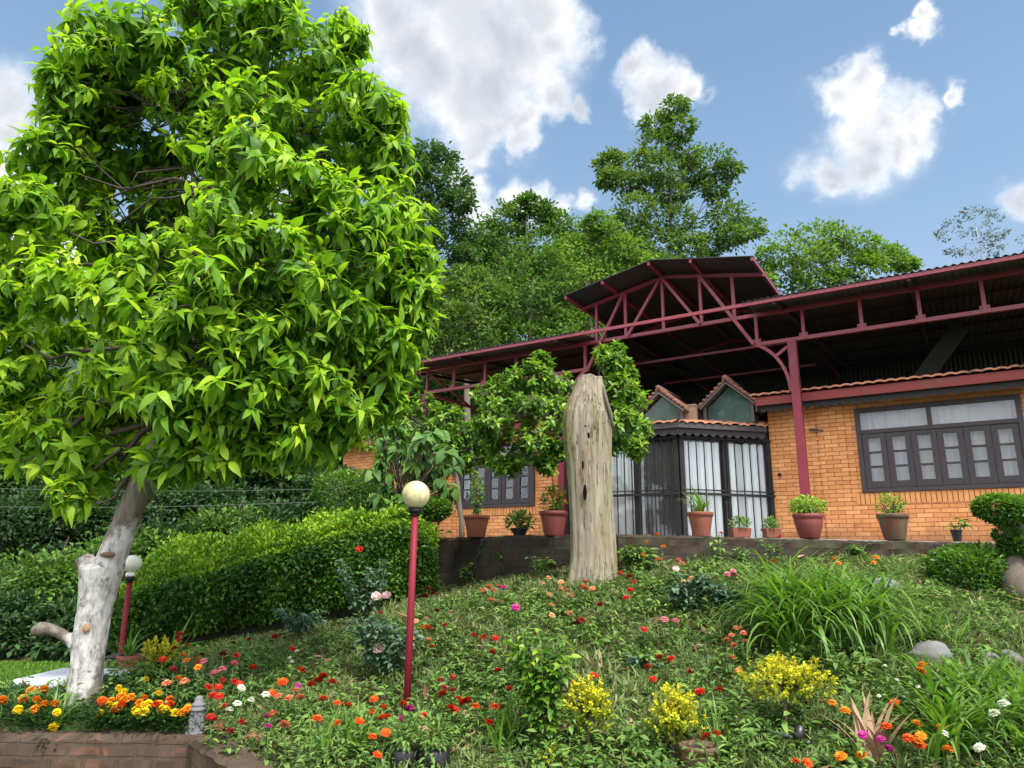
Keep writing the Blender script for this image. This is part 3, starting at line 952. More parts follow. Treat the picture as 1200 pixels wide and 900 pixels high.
def casement(w, nleaf, transoms, split, curtain, label=None):
    u0, u1, z0, z1 = w
    fr = MB(); v0, v1 = -.045, .06; fw_ = .075
    zt = z1 - (0.42 if transoms else 0.0)
    fr.box(u0, u0 + fw_, v0, v1, z0, z1); fr.box(u1 - fw_, u1, v0, v1, z0, z1)
    fr.box(u0 + fw_, u1 - fw_, v0, v1, z0, z0 + .07); fr.box(u0 + fw_, u1 - fw_, v0, v1, z1 - fw_, z1)
    if transoms:
        fr.box(u0 + fw_, u1 - fw_, v0, v1, zt - .035, zt + .035)
        for k in range(1, transoms):
            um = u0 + (u1 - u0) * split[k - 1]
            fr.box(um - .035, um + .035, v0 + .002, v1, zt + .035, z1 - fw_)
    wo_ = fr.build('window', MT['dark_wood'], house, bevel=.006)
    a, b = u0 + fw_, u1 - fw_
    ztop = zt - .035 if transoms else z1 - fw_
    lw_ = (b - a) / nleaf
    for k in range(nleaf):
        s = MB(); la, lb = a + k * lw_ + .004, a + (k + 1) * lw_ - .004
        lz0, lz1 = z0 + .075, ztop - .004
        st = .088; va, vb = -.03 + .006 * (k % 2), .02
        s.box(la, la + st, va, vb, lz0, lz1); s.box(lb - st, lb, va, vb, lz0, lz1)
        s.box(la + st, lb - st, va, vb, lz0, lz0 + .11); s.box(la + st, lb - st, va, vb, lz1 - .075, lz1)
        ph = (lz1 - .075 - lz0 - .11)
        for q in (1, 2):
            zq = lz0 + .11 + ph * q / 3
            s.box(la + st, lb - st, va + .003, vb, zq - .017, zq + .017)
        s.build('casement', MT['dark_wood'], wo_, bevel=.004)
        g = MB(); g.box(la + st - .005, lb - st + .005, -.006, -.002, lz0 + .1, lz1 - .07)
        g.build('pane', MT['glass'], wo_)
    if transoms:
        cuts = [u0 + fw_] + [u0 + (u1 - u0) * q for q in split] + [u1 - fw_]
        for c0, c1 in zip(cuts[:-1], cuts[1:]):
            g = MB(); g.box(c0, c1, .0, .004, zt, z1 - fw_ + .01); g.build('pane', MT['glass'], wo_)
    c = MB()
    if curtain == 'pale':
        c.sheet(wavy(u0 + .02, u0 + (u1 - u0) * .985, z0, z1 - .02, .17, .012, .11), True)
        c.build('curtain', cur_w, wo_)
    else:
        c.sheet(wavy(u0 + .05, u0 + .42, z0, z1, .2, .02, .1), True)
        c.build('curtain', cur_w, wo_)
    return wo_


win1 = casement(W1, 6, 2, [0.47], 'pale')
win2 = casement(W2, 5, 2, [0.5], 'dark')
# scalloped timber fringe under the eave
def scallop(mb, p, q, z1, depth, n, th, nv):
    p = np.array(p, float); q = np.array(q, float); nv = np.array(nv, float)
    top, bot = [], []
    k = n * 8
    for i in range(k + 1):
        t = i / k
        b = z1 - depth * (0.62 + 0.38 * abs(sin(pi * t * n)))
        pt = p + (q - p) * t
        top.append((pt[0], pt[1], z1)); bot.append((pt[0], pt[1], b))
    front = [(t_, b_) for t_, b_ in zip(top, bot)]
    V = [];
    for (t_, b_) in front:
        V += [t_, b_, (t_[0] + nv[0] * th, t_[1] + nv[1] * th, t_[2]), (b_[0] + nv[0] * th, b_[1] + nv[1] * th, b_[2])]
    F = []
    for i in range(k):
        a = i * 4; b = a + 4
        F += [(a, b, b + 1, a + 1), (a + 2, a + 3, b + 3, b + 2), (a + 1, b + 1, b + 3, a + 3), (a, a + 2, b + 2, b)]
    mb.add(V, F)


mb = MB(); scallop(mb, (-.05, -.42), (6.9, -.42), 2.80, .13, 46, .02, (0, 1))
mb.build('eave_fringe', MT['iron'], house)
mb = MB()
mb.box(-.1, 7.2, -.5, -.47, 2.79, 2.945)
mb.build('fascia', MT['fascia'], house, bevel=.004)
mb = MB(); mb.box(-.1, 7.2, -.465, -.001, 2.80, 2.83); mb.box(-.1, -.07, -.465, -.001, 2.70, 2.799)
mb.build('soffit', MT['dark_wood'], house)
mb = MB(); mb.box(-11.2, -3.6, -.5, -.47, 2.79, 2.945); mb.build('fascia', MT['fascia'], house, bevel=.004)


def tiles(mb, u0, u1, v0, v1, z0, pitch, per=.17, row=.3, amp=.014, seed=0):
    """clay tile roof: waves across, a step for each course"""
    r_ = random.Random(seed)
    nu = int((u1 - u0) / per * 6); nr = int((v1 - v0) / row)
    for r in range(nr):
        va, vb = v0 + r * row, v0 + (r + 1) * row + .03
        g = [[], [], []]
        for i in range(nu + 1):
            u = u0 + (u1 - u0) * i / nu
            w = amp * abs(sin(pi * u / per)) ** 0.7 * 2
            j = .010 * sin(i // 6 * 12.9898 + r * 78.2) + .006 * sin(i // 6 * 4.1 + r)
            g[0].append((u, va + j, z0 + (va - v0) * pitch + w - .012))
            g[1].append((u, va + j, z0 + (va - v0) * pitch + w + .02))
            g[2].append((u, vb, z0 + (vb - v0) * pitch + w + .004))
        mb.sheet(g)


mb = MB(); tiles(mb, -.16, 7.2, -.56, 3.1, 2.965, .19)
mb.build('tile_roof', MT['tile'], house)
mb = MB(); tiles(mb, -11.2, -3.5, -.56, 3.1, 2.965, .19, seed=3)
mb.build('tile_roof', MT['tile'], house)

# --- bay window: three sides of an octagon with iron bars
BA = 1.293; BW = 1.6
bay_pts = [(0.0 - .02, 0.0), (-BA, -BA), (-BA - BW, -BA), (-2 * BA - BW, 0.0)]
ZB0, ZB1 = ZF, 2.24
glaz = MB(); frame_b = MB(); curt = [MB(), MB(), MB()]


def face_pts(i):
    a = np.array(bay_pts[i + 1]); b = np.array(bay_pts[i])      # left to right as seen from outside
    d = (b - a); L = np.linalg.norm(d); d = d / L
    n = np.array([-d[1], d[0]])
    if n[1] > 0: n = -n
    return a, d, n, L


bay = MB()
bay_frame_obj = None
frames = []
for i in range(3):
    a, d, n, L = face_pts(i)
    f = MB()
    def bx(s0, s1, w0, w1, z0, z1, f=f):
        P_ = []
        for z in (z0, z1):
            for (s, w) in ((s0, w0), (s1, w0), (s1, w1), (s0, w1)):
                q = a + d * s + n * w
                P_.append((q[0], q[1], z))
        f.add(P_, [(0, 1, 2, 3), (7, 6, 5, 4), (0, 4, 5, 1), (1, 5, 6, 2), (2, 6, 7, 3), (3, 7, 4, 0)])
    bx(.0, .09, -.05, .05, ZB0, ZB1); bx(L - .09, L, -.05, .05, ZB0, ZB1)
    bx(.09, L - .09, -.05, .049, ZB0, ZB0 + .10); bx(.09, L - .09, -.05, .049, ZB1 - .08, ZB1)
    mid = .50 * L if i == 0 else .5 * L
    bx(mid - .055, mid + .055, -.04, .045, ZB0 + .1, ZB1 - .08)
    fo = f.build('bay_frame', MT['iron'], house, bevel=.005)
    frames.append(fo)
    g = MB()
    P_ = []
    for z in (ZB0 + .08, ZB1 - .06):
        for (s, w) in ((.06, -.012), (L - .06, -.012), (L - .06, -.018), (.06, -.018)):
            q = a + d * s + n * w; P_.append((q[0], q[1], z))
    g.add(P_, [(0, 1, 2, 3), (7, 6, 5, 4), (0, 4, 5, 1), (1, 5, 6, 2), (2, 6, 7, 3), (3, 7, 4, 0)])
    g.build('pane', MT['glass'], fo)
    # bars
    gm = MB()
    nb_ = int(L / .145)
    for k in range(1, nb_):
        s = L * k / nb_
        q = a + d * s + n * .085
        gm.beam((q[0], q[1], ZB0 + .03), (q[0], q[1], ZB1 - .02), .018)
    for zz, hh in ((ZB0 + .05, .03), (ZB0 + .86, .045), (ZB0 + .93, .02), (ZB1 - .05, .03)):
        q0 = a + n * .085; q1 = a + d * L + n * .085
        gm.beam((q0[0], q0[1], zz), (q1[0], q1[1], zz), .018, hh)
    gm.build('iron_grille', MT['iron'], fo)
    # curtains
    def cur(s0, s1, mat, seed, amp=.020):
        r_ = random.Random(seed); ph = r_.random() * 6
        nn = int((s1 - s0) / .015)
        G = []
        for q_ in range(nn + 1):
            s = s0 + (s1 - s0) * q_ / nn
            w = -.075 + amp * sin(2 * pi * s / .19 + ph + .9 * sin(5 * s)) + .4 * amp * sin(29 * s + ph)
            row = []
            for z in (ZB1 - .1, 1.2, ZB0 + .03):
                qq = a + d * s + n * (w * (1 if z > 1 else 1.1)); row.append((qq[0], qq[1], z))
            G.append(row)
        c = MB(); c.sheet(G, True); c.build('curtain', mat, fo)
    if i == 0:
        cur(.10, .5 * L - .05, cur_b, 1); cur(.5 * L + .05, L - .06, cur_b, 2)
    elif i == 1:
        cur(.08, L * .56, cur_b, 3); cur(L * .57, L - .05, cur_d, 4, .015)
    else:
        cur(.1, L - .1, cur_b, 5)
# bay eave: fascia boards with scalloped lower edge, tile roof, dormer gables
OV = .24
eave_pts = []
for i in range(4):
    p = np.array(bay_pts[i])
    dirs = [np.array((cos(pi / 4), -sin(pi / 4))), None]
    c0 = np.array((-BA - BW / 2, 0.9))
    r = p - c0
    eave_pts.append(p + r / np.linalg.norm(r) * (OV * 1.08))
eave_pts[0] = np.array(bay_pts[0]) + np.array((.05, -.30)); eave_pts[3] = np.array(bay_pts[3]) + np.array((-.05, -.30))
ev = MB(); sc = MB()
for i in range(3):
    p, q = eave_pts[i + 1], eave_pts[i]
    d = (q - p) / np.linalg.norm(q - p); n = np.array((-d[1], d[0]))
    ev.beam((p[0], p[1], 2.375), (q[0], q[1], 2.375), .03, .09)
    scallop(sc, p + n * .06, q + n * .06, 2.33, .125, 11 if i != 1 else 9, .018, n)
ev.build('bay_eave_board', MT['dark_wood'], house)
sc.build('bay_eave_fringe', MT['dark_wood'], house)
sf = MB()
sf.add([(*eave_pts[0], 2.336), (*eave_pts[1], 2.336), (*eave_pts[2], 2.336), (*eave_pts[3], 2.336), (*bay_pts[3], 2.336), (*bay_pts[2], 2.336), (*bay_pts[1], 2.336), (*bay_pts[0], 2.336)],
       [(0, 1, 6, 7), (1, 2, 5, 6), (2, 3, 4, 5)])
sf.build('bay_soffit', MT['dark_wood'], house)
bl = MB()
for i in range(3):
    a, d, n, L = face_pts(i)
    p0 = a - n * .03; p1 = a + d * L - n * .03
    bl.beam((p0[0], p0[1], 2.29), (p1[0], p1[1], 2.29), .05, .085)
bl.build('bay_lintel', MT['iron'], house)
rf = MB()
apex = np.array((-BA - BW / 2, 1.6)); ZA = 2.98
inner = [np.array((-.3, 1.5)), apex + (.5, 0), apex - (.5, 0), np.array((-2 * BA - BW + .3, 1.5))]
for i in range(3):
    p, q = eave_pts[i + 1], eave_pts[i]
    pi_, qi_ = inner[i + 1], inner[i]
    L = np.linalg.norm(q - p); nu = int(L / .17 * 6)
    d = (q - p) / L; n = np.array((-d[1], d[0]))
    p_, q_ = p - n * .04, q - n * .04
    rows = 9
    for r in range(rows):
        t0, t1 = r / rows, (r + 1) / rows
        g = [[], [], []]
        for k in range(nu + 1):
            s = k / nu
            w = .035 * abs(sin(pi * s * L / .17)) ** .7
            A_ = p_ + (q_ - p_) * s; B_ = pi_ + (qi_ - pi_) * s
            x0 = A_ + (B_ - A_) * t0; x1 = A_ + (B_ - A_) * t1
            z0_ = 2.42 + (ZA - 2.42) * t0; z1_ = 2.42 + (ZA - 2.42) * t1
            jj = .008 * sin(k // 6 * 9.7 + r * 3.3)
            g[0].append((x0[0], x0[1], z0_ + w - .012 + jj)); g[1].append((x0[0], x0[1], z0_ + w + .018 + jj)); g[2].append((x1[0], x1[1], z1_ + w + jj))
        rf.sheet(g)
rf.build('bay_tile_roof', MT['tile'], house)


def dormer(cpt, d, n, half, z0, zh, zs, depth=1.0):
    """a small gabled roof light: grimy glass, timber barge boards, tile verge. n points outwards"""
    c = np.array(cpt)
    d = np.array(d); n = np.array(n)
    def P_(s, w, z):
        q = c + d * s + n * w
        return (q[0], q[1], z)
    g = MB()
    g.prism([P_(-half, 0, z0), P_(half, 0, z0), P_(half, 0, zs), P_(0, 0, zh), P_(-half, 0, zs)], (-n[0] * .02, -n[1] * .02, 0))
    do = g.build('dormer', MT['glass_dark'], house)
    b = MB()
    b.prism([P_(-half, -.12, z0), P_(half, -.12, z0), P_(half, -.12, zs), P_(0, -.12, zh), P_(-half, -.12, zs)], (-n[0] * .02, -n[1] * .02, 0))
    b.build('back_board', pbr('greenish_board', (0.20, 0.26, 0.25), .8, var=.5, scale=6, dirt=(0.42, 0.47, 0.45), dscale=5, dpos=(.55, .7)), do)
    for s in (-1, 1):
        f = MB()
        f.beam(P_(s * (half + .02), .01, z0 - .02), P_(s * (half + .02), .01, zs), .05, .05)
        f.build('dormer_post', MT['grey_wood'], do)
    bb = MB()
    sl = (zh - zs) / half
    e = half + .09
    for s in (-1, 1):
        p0 = P_(0, .05, zh + .045); p1 = P_(s * e, .05, zh + .045 - sl * e)
        bb.beam(p0, p1, .035, .12, up=(n[0], n[1], 0))
    bb.build('barge_board', MT['grey_wood'], do)
    t = MB()
    for s in (-1, 1):
        t.prism([P_(0, .10, zh + .09), P_(s * (e + .03), .10, zh + .09 - sl * (e + .03)), P_(s * (e + .03), .10, zh + .13 - sl * (e + .03)), P_(0, .10, zh + .13)], (-n[0] * depth, -n[1] * depth, 0))
        for k in range(7):
            q = P_(s * (e + .03) * (k + .5) / 7, .11, zh + .125 - sl * (e + .03) * (k + .5) / 7)
            t.tube([q, (q[0] - n[0] * depth, q[1] - n[1] * depth, q[2])], .030, 6)
    t.tube([P_(0, .12, zh + .14), P_(0, -depth, zh + .14)], .05, 8)
    t.build('dormer_tiles', MT['tile_old'], do)
    for s in (-1, 1):
        ck = MB()
        ck.prism([P_(s * half, -.03, z0), P_(s * half, -.02, zs), P_(s * half, -depth, zs), P_(s * half, -depth, z0)], (d[0] * s * .01, d[1] * s * .01, 0))
        ck.build('dormer_cheek', MT['grey_wood'], do)


a0, d0, n0, L0 = face_pts(0)
a1, d1, n1, L1 = face_pts(1)


def ray_to_facet(px, a, n, back):
    """plan position of the sight line on the vertical plane parallel to a bay face, set back"""
    dd = ray(px, 470); o2 = -HO
    u_d, v_d = dd @ UU, dd @ VV; u_o, v_o = o2 @ UU, o2 @ VV
    nn = np.array(n); t = ((np.array(a) - nn * back) @ nn - (u_o * nn[0] + v_o * nn[1])) / (u_d * nn[0] + v_d * nn[1])
    return np.array((u_o + u_d * t, v_o + v_d * t)), dd[2] * 0 + t


def facet_z(px, py, a, n, back):
    dd = ray(px, py); o2 = -HO
    nn = np.array(n)
    t = ((np.array(a) - nn * back) @ nn - ((o2 @ UU) * nn[0] + (o2 @ VV) * nn[1])) / ((dd @ UU) * nn[0] + (dd @ VV) * nn[1])
    return float(dd[2] * t)


def dorm(pxl, pxr, pyb, pym, pyt, v):
    nn = (0.0, -1.0); a_ = (0.0, v)
    l_, _ = ray_to_facet(pxl, a_, nn, 0.0); r_, _ = ray_to_facet(pxr, a_, nn, 0.0)
    c = (l_ + r_) / 2; pm = (pxl + pxr) / 2
    dormer(c, (1.0, 0.0), nn, (r_[0] - l_[0]) / 2, facet_z(pm, pyb, a_, nn, 0.0), facet_z(pm, pyt, a_, nn, 0.0), facet_z(pm, pym, a_, nn, 0.0))


dorm(827, 880, 496, 475, 452, -.42)
dorm(752, 797, 500, 483, 464, -.95)
# timber block standing between the dormers
bp, _ = ray_to_facet(808, a0, n0, .35)
zb_ = facet_z(808, 495, a0, n0, .35)
mb = MB(); mb.box(bp[0] - .12, bp[0] + .12, bp[1] - .07, bp[1] + .07, zb_, zb_ + .30)
mb.box(bp[0] - .13, bp[0] + .13, bp[1] - .08, bp[1] + .08, zb_ + .302, zb_ + .33)
mb.build('chimney_block', pbr('weathered_block', (0.24, 0.16, 0.11), .9, var=.4, bump=.4), house)
# small iron bracket and bolt on the brick wall beside the post
mb = MB(); mb.beam((.72, -.02, 2.36), (.95, -.16, 2.30), .035); mb.build('wall_bracket', MT['grey_wood'], house)
mb = MB(); mb.beam((.14, -.001, 1.58), (.14, -.07, 1.58), .05); mb.build('wall_bolt', MT['iron'], house)

# ------------------------------------------------------------------ metal canopy over the house
canopy = hthing('metal_canopy', 'dark corrugated metal canopy on red steel trusses and posts above the brick house', 'canopy', 0.67, -.7, ZF)
VE = -1.42                   # front edge
PIT = .11                    # rise per metre backwards


def zsheet(v):
    return 4.46 + (v - VE) * PIT


def corrugated(mb, u0, u1, v0, v1, zf, per=.11, amp=.014, rows=6):
    n = int((u1 - u0) / per * 6)
    g = []
    for r in range(rows + 1):
        v = v0 + (v1 - v0) * r / rows
        g.append([(u0 + (u1 - u0) * i / n, v, zf(u0 + (u1 - u0) * i / n, v) + amp * sin(2 * pi * (u0 + (u1 - u0) * i / n) / per)) for i in range(n + 1)])
    mb.sheet(g, True)


GU, GH = -1.62, 1.90         # gable centre, half-width
VB = 8.2
mb = MB()
corrugated(mb, -8.25, GU - GH + .25, VE, VB, lambda u, v: zsheet(v) + .02)
o = mb.build('roof_sheet', MT['sheet'], canopy, fix=False); sm = o.modifiers.new('s', 'SOLIDIFY'); sm.thickness = .008
mb = MB()
corrugated(mb, GU + GH - .25, 8.0, VE, VB, lambda u, v: zsheet(v) + .02)
o = mb.build('roof_sheet', MT['sheet'], canopy, fix=False); sm = o.modifiers.new('s', 'SOLIDIFY'); sm.thickness = .008
# cross gable
ZR, ZE = 5.66, 5.30
gsl = (ZR - ZE) / GH
mb = MB()
g = []
for v in (VE - .02, 2, 5, VB):
    row = []
    for k in range(-12, 13):
        u = GU + GH * k / 12
        row.append((u, v, ZR - gsl * abs(u - GU)))
    g.append(row)
mb.sheet(g)
o = mb.build('gable_sheet', MT['sheet'], canopy, fix=False); sm = o.modifiers.new('s', 'SOLIDIFY'); sm.thickness = .012
VT = -.7


def member(name, pts, w=.065, h=None, mat='red_steel'):
    mb = MB()
    for p, q in pts: mb.beam(p, q, w, h)
    return mb.build(name, MT[mat], canopy)


ZBC, ZTC = 3.88, 4.44
UR, UL = 0.02, -3.33
# right and left parallel chord trusses
member('bottom_chord', [((UR, VT, ZBC), (8.0, VT, ZBC))])
member('bottom_chord', [((-7.7, VT, ZBC), (UL, VT, ZBC))])
member('top_chord', [((-8.25, VT, ZTC), (8.0, VT, ZTC))])
member('edge_purlin', [((-8.25, VE + .04, 4.43), (8.0, VE + .04, 4.43))], .05, .06)
for px in (886, 941, 1010, 1080, 1157):
    u = HP(px, 380, VT)[0]
    member('truss_post', [((u, VT, ZBC + .033), (u, VT, ZTC - .033))], .055)
for k in range(2): 
    u = 4.3 + k * .95 + .4
    member('truss_post', [((u, VT, ZBC + .033), (u, VT, ZTC - .033))], .055)
for px in (502, 533, 569, 605, 645, 686):
    u = HP(px, 420, VT)[0]
    member('truss_post', [((u, VT, ZBC + .033), (u, VT, ZTC - .033))], .055)
u_end = -8.2
member('truss_post', [((u_end, VT, 3.80), (u_end, VT, ZTC - .033))], .055)
# gable frame
zg = lambda u: ZR - .10 - gsl * abs(u - GU)
member('gable_rafter', [((GU - GH, VT, zg(GU - GH)), (GU, VT, zg(GU)))])
member('gable_rafter', [((GU, VT, zg(GU)), (GU + GH, VT, zg(GU + GH)))])
gv = [HP(px, 360, VT)[0] for px in (699, 733, 777, 821.5, 860)]
for u in gv:
    member('gable_post', [((u, VT - .002, ZTC + .033), (u, VT - .002, zg(u) - .03))], .055)
member('gable_brace', [((gv[1], VT - .05, zg(gv[1])), (UL, VT - .05, ZBC))], .055)
member('gable_brace', [((gv[2], VT - .05, zg(gv[2])), (gv[1] + .05, VT - .05, ZTC))], .055)
member('gable_brace', [((gv[2], VT - .05, zg(gv[2])), (gv[3] - .02, VT - .05, ZTC))], .055)
member('gable_brace', [((gv[3], VT - .05, zg(gv[3])), (UR, VT - .05, ZBC))], .06)
for u in (GU - GH + .04, GU + GH - .04):  # added dark panels block the sky light through the open gable sides
    mb = MB(); mb.add([(u, .5, zsheet(.5)), (u, VB, zsheet(VB)), (u, VB, ZE), (u, .5, ZE)], [(0, 1, 2, 3)])
    o = mb.build('gap_blocker', MT['sheet'], canopy, fix=False); sm = o.modifiers.new('s', 'SOLIDIFY'); sm.thickness = .01
# purlins under the gable roof and along the main roof
for u in (GU - GH + .03, GU - GH * .55, GU - .06, GU + GH * .4, GU + GH - .03):
    member('gable_purlin', [((u, VE, ZR - gsl * abs(u - GU) - .05), (u, VB, ZR - gsl * abs(u - GU) - .05))], .05, .07)
for v in (1.6, 4.2):
    member('gable_tie', [((GU - GH, v, 4.45 + v * .05), (GU + GH, v, 4.45 + v * .05))], .05)
    member('gable_rafter', [((GU - GH, v, zg(GU - GH)), (GU, v, zg(GU)))], .05)
    member('gable_rafter', [((GU, v, zg(GU)), (GU + GH, v, zg(GU + GH)))], .05)
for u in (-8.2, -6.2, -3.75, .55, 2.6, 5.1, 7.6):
    member('main_rafter', [((u, VE + .05, zsheet(VE) - .06), (u, VB, zsheet(VB) - .06))], .06, .08, 'shaded_steel')
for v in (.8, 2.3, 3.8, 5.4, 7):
    member('cross_purlin', [((-8.2, v, zsheet(v) - .02), (GU - GH, v, zsheet(v) - .02))], .04, .05, 'shaded_steel')
    member('cross_purlin', [((GU + GH, v, zsheet(v) - .02), (8, v, zsheet(v) - .02))], .04, .05, 'shaded_steel')
member('end_tie', [((-7.7, VT, ZBC), (-7.7, VB, ZBC))], .055)
member('end_brace', [((-7.7, 1.2, ZBC), (-7.7, VT, ZTC))], .045)
for px in (886, 941, 1010, 1080, 1157, 533, 569, 645):
    u = HP(px, 380, VT)[0]
    mb = MB(); mb.box(u - .07, u + .07, VT - .042, VT - .034, ZBC - .03, ZBC + .09)
    for q in (-.04, .04): mb.tube([(u + q, VT - .052, ZBC + .05), (u + q, VT - .0345, ZBC + .05)], .012, 6)
    mb.build('gusset_plate', MT['red_steel'], canopy)
# posts
for u in (.67, -3.97, -7.66):
    mb = MB(); mb.box(u - .072, u + .072, VT - .072, VT + .072, ZF, ZBC - .034)
    mb.box(u - .11, u + .11, VT - .11, VT + .11, ZF, ZF + .015)
    mb.build('post', MT['red_post'], canopy, bevel=.006)
mb = MB(); mb.box(6.9, 7.04, VT - .072, VT + .072, ZF, ZBC - .034); mb.build('post', MT['red_post'], canopy, bevel=.006)
for (s, up_) in ((1, UR), (-1, UL)):
    pu = .67 if s > 0 else -3.97
    pts = []
    for k in range(11):
        t = k / 10
        # quarter curve from the chord end down to the post
        u = up_ + (pu - s * .085 - up_) * (1 - (1 - t) ** 1.9)
        z = ZBC + (2.85 - ZBC) * t ** 1.55 if False else ZBC - (ZBC - 2.95) * (t ** 1.35)
        pts.append((u, VT, z))
    mb = MB()
    for p, q in zip(pts[:-1], pts[1:]): mb.beam(p, q, .06, .055)
    mb.build('arch_bracket', MT['red_steel'], canopy)
    m5 = pts[4]
    member('bracket_strut', [(m5, (pu - s * .08, VT, ZBC - .12))], .05)
for u in (-3.3, 1.9, 5.2):
    pass
# dark rear sheet added to keep light out of the roof space
mb = MB()
corrugated(mb, -8.2, 8.0, 0, .001, lambda u, v: 0, rows=1)
V = []
n = int(16.2 / .11 * 4)
G = [[(-8.2 + 16.2 * i / n, VB - .1 + .014 * sin(2 * pi * i / 4), z) for i in range(n + 1)] for z in (3.0, 5.7)]
mb = MB(); mb.sheet(G)
mb.build('rear_light_block', MT['sheet'], canopy, fix=False)
mb = MB(); mb.beam((2.3, 3.2, 3.6), (3.3, 3.4, 4.9), .34, .03, up=(0, 1, 0)); mb.build('brace_board', pbr('grey_board', (0.05, 0.052, 0.045), .8), canopy)

# ------------------------------------------------------------------ vegetation helpers
LP_BROAD = [leaf_proto(6, .34, .13, d, .42, 1.1, c) for d, c in ((.12, 0), (.35, .1), (.6, -.1), (.85, .05))]
LP_SMALL = [leaf_proto(3, .46, .2, d, .45) for d in (.1, .3, .5)]
LP_MINI = [(np.array([(0, 0, 0), (.30, .5, .10), (0, 1, -.10), (-.30, .5, .10)], float), np.array([(0, 1, 2), (0, 2, 3)], int)),
           (np.array([(0, 0, 0), (.24, .55, .05), (0, 1, -.25), (-.24, .55, .05)], float), np.array([(0, 1, 2), (0, 2, 3)], int))]
LP_NARROW = [leaf_proto(3, .22, .2, d, .4) for d in (.1, .4, .7)]


def ellip_pts(n, c, r, shell=0.55):
    d = rand_dirs(n)
    rad = shell + (1 - shell) * rng.random(n) ** .6
    return np.array(c) + d * rad[:, None] * np.array(r), d


def tree(name, label, base, clumps, trunk_pts, trunk_r, leafm, barkm, leaf_size, per_clump, group=None, cat='tree', protos=LP_MINI, updir=.35, flat=.75, limb_r=.35, seed=0, tone_gain=1.0, droop=0.0, shell=.5):
    """clumps: list of (centre, radius). trunk tapered, limbs to clumps, leaf-sized faces through every clump"""
    base = np.array(base, float)
    t = thing(name, label, cat, base, group)
    mb = MB()
    mb.tube(trunk_pts, trunk_r, 9, wob=.12, seed=seed)
    tp_ = [np.array(p, float) for p in trunk_pts]
    for k, (c, r) in enumerate(clumps):
        c = np.array(c, float)
        # nearest trunk point lower than the clump
        best = min(range(1, len(tp_)), key=lambda i: np.linalg.norm(tp_[i] - c) + (3 if tp_[i][2] > c[2] - .2 * np.linalg.norm(tp_[i] - c) else 0))
        p0 = tp_[best]
        r0 = trunk_r[best] * limb_r + .004
        mid = p0 * .5 + c * .5 + np.array([0, 0, -.08]) * np.linalg.norm(c - p0) + rng.normal(0, .05, 3) * np.linalg.norm(c - p0)
        q = p0 * .2 + c * .8 + rng.normal(0, .04, 3) * np.linalg.norm(c - p0)
        mb.tube([p0, mid, q, c], [r0, r0 * .7, r0 * .45, r0 * .2], 6, wob=.1, seed=k)
        rr = float(np.mean(r))
        for b_ in range(4):
            e = c + rand_dirs(1, .2)[0] * rr * .8
            mb.tube([c * .55 + q * .45, (c + e) / 2 + rng.normal(0, .08, 3) * rr, e], [r0 * .3, r0 * .2, r0 * .08], 4)
    mb.build('trunk', barkm, t, fix=False)
    P, D, N, S, T = [], [], [], [], []
    for (c, r) in clumps:
        r = np.array(r if hasattr(r, '__len__') else (r, r, r * flat), float)
        n = int(per_clump * rng.uniform(.8, 1.2))
        # sub-tufts inside the clump make an uneven outline with gaps
        ns = max(5, n // 26)
        sc_, sd = ellip_pts(ns, c, r, shell)
        which = rng.integers(0, ns, n)
        tr_ = .30 * float(r.mean())
        off = rng.normal(0, 1, (n, 3)) * tr_ * np.array([1, 1, .6])
        p = sc_[which] + off
        out = norm(sd[which] + norm(off) * .9 + np.array([0, 0, -droop]))
        P.append(p); D.append(norm(out + rng.normal(0, .35, (n, 3)))); N.append(norm(np.array([0, 0, 1.0]) + rng.normal(0, .45, (n, 3))))
        S.append(leaf_size * rng.uniform(.7, 1.3, n))
        # younger, lighter leaves at the ends of the shoots
        T.append(np.clip((rng.random(ns) * .6)[which] + rng.normal(.12, .13, n) + .28 * (off[:, 2] / (tr_ + 1e-6)) * .35, 0, 1) * tone_gain)
    leaves('crown', np.concatenate(P), np.concatenate(D), np.concatenate(N), np.concatenate(S), protos, leafm, t, np.clip(np.concatenate(T), 0, 1))
    return t


def crown_clumps(c, R, n, r, seed, shape='round', up=0.0):
    r_ = np.random.default_rng(seed)
    out = []
    for i in range(n):
        for _ in range(40):
            d = r_.normal(size=3); d /= np.linalg.norm(d)
            q = np.array(c) + d * np.array(R) * r_.uniform(.35, 1.0) ** .6
            rr = r * r_.uniform(.7, 1.3)
            if all(np.linalg.norm(q - o[0]) > .62 * (rr + o[1]) * .9 for o in out): break
        out.append((q, rr))
    return out


def forest_tree(label, px, ytop, Y, wpx, ybot, leafm, barkm=None, n=16, cr=1.0, seed=0, leaf=.26, per=520, name='forest_tree', clumps=None, trunk_r=.2, group='trees on the slope behind the house'):
    top = PY(px, ytop, Y); x = top[0]
    g = gz(x, Y)
    bot = PY(px, ybot, Y)
    s = Y / 832
    base = (x, Y, g)
    c = (x, Y, (top[2] + bot[2]) / 2)
    R = np.array((wpx * s / 2, wpx * s / 2 * .8, (top[2] - bot[2]) / 2))
    rr = cr * float(min(R[0], R[2])) * .42
    cl = crown_clumps(c, np.maximum(R - rr * .8, .2), n, rr, seed) if clumps is None else [(PY(a, b, Y + dy), rpx * s) for (a, b, rpx, dy) in clumps]
    hgt = top[2] - g
    tp_ = [np.array((x + sin(i * 1.3 + seed) * .15, Y, g - .3 + (hgt * .92 + .3) * i / 6)) for i in range(7)]
    tr_ = [trunk_r * (1 - .85 * i / 6) for i in range(7)]
    return tree(name, label, base, cl, tp_, tr_, leafm, barkm or MT['bark'], leaf, per, group, seed=seed)


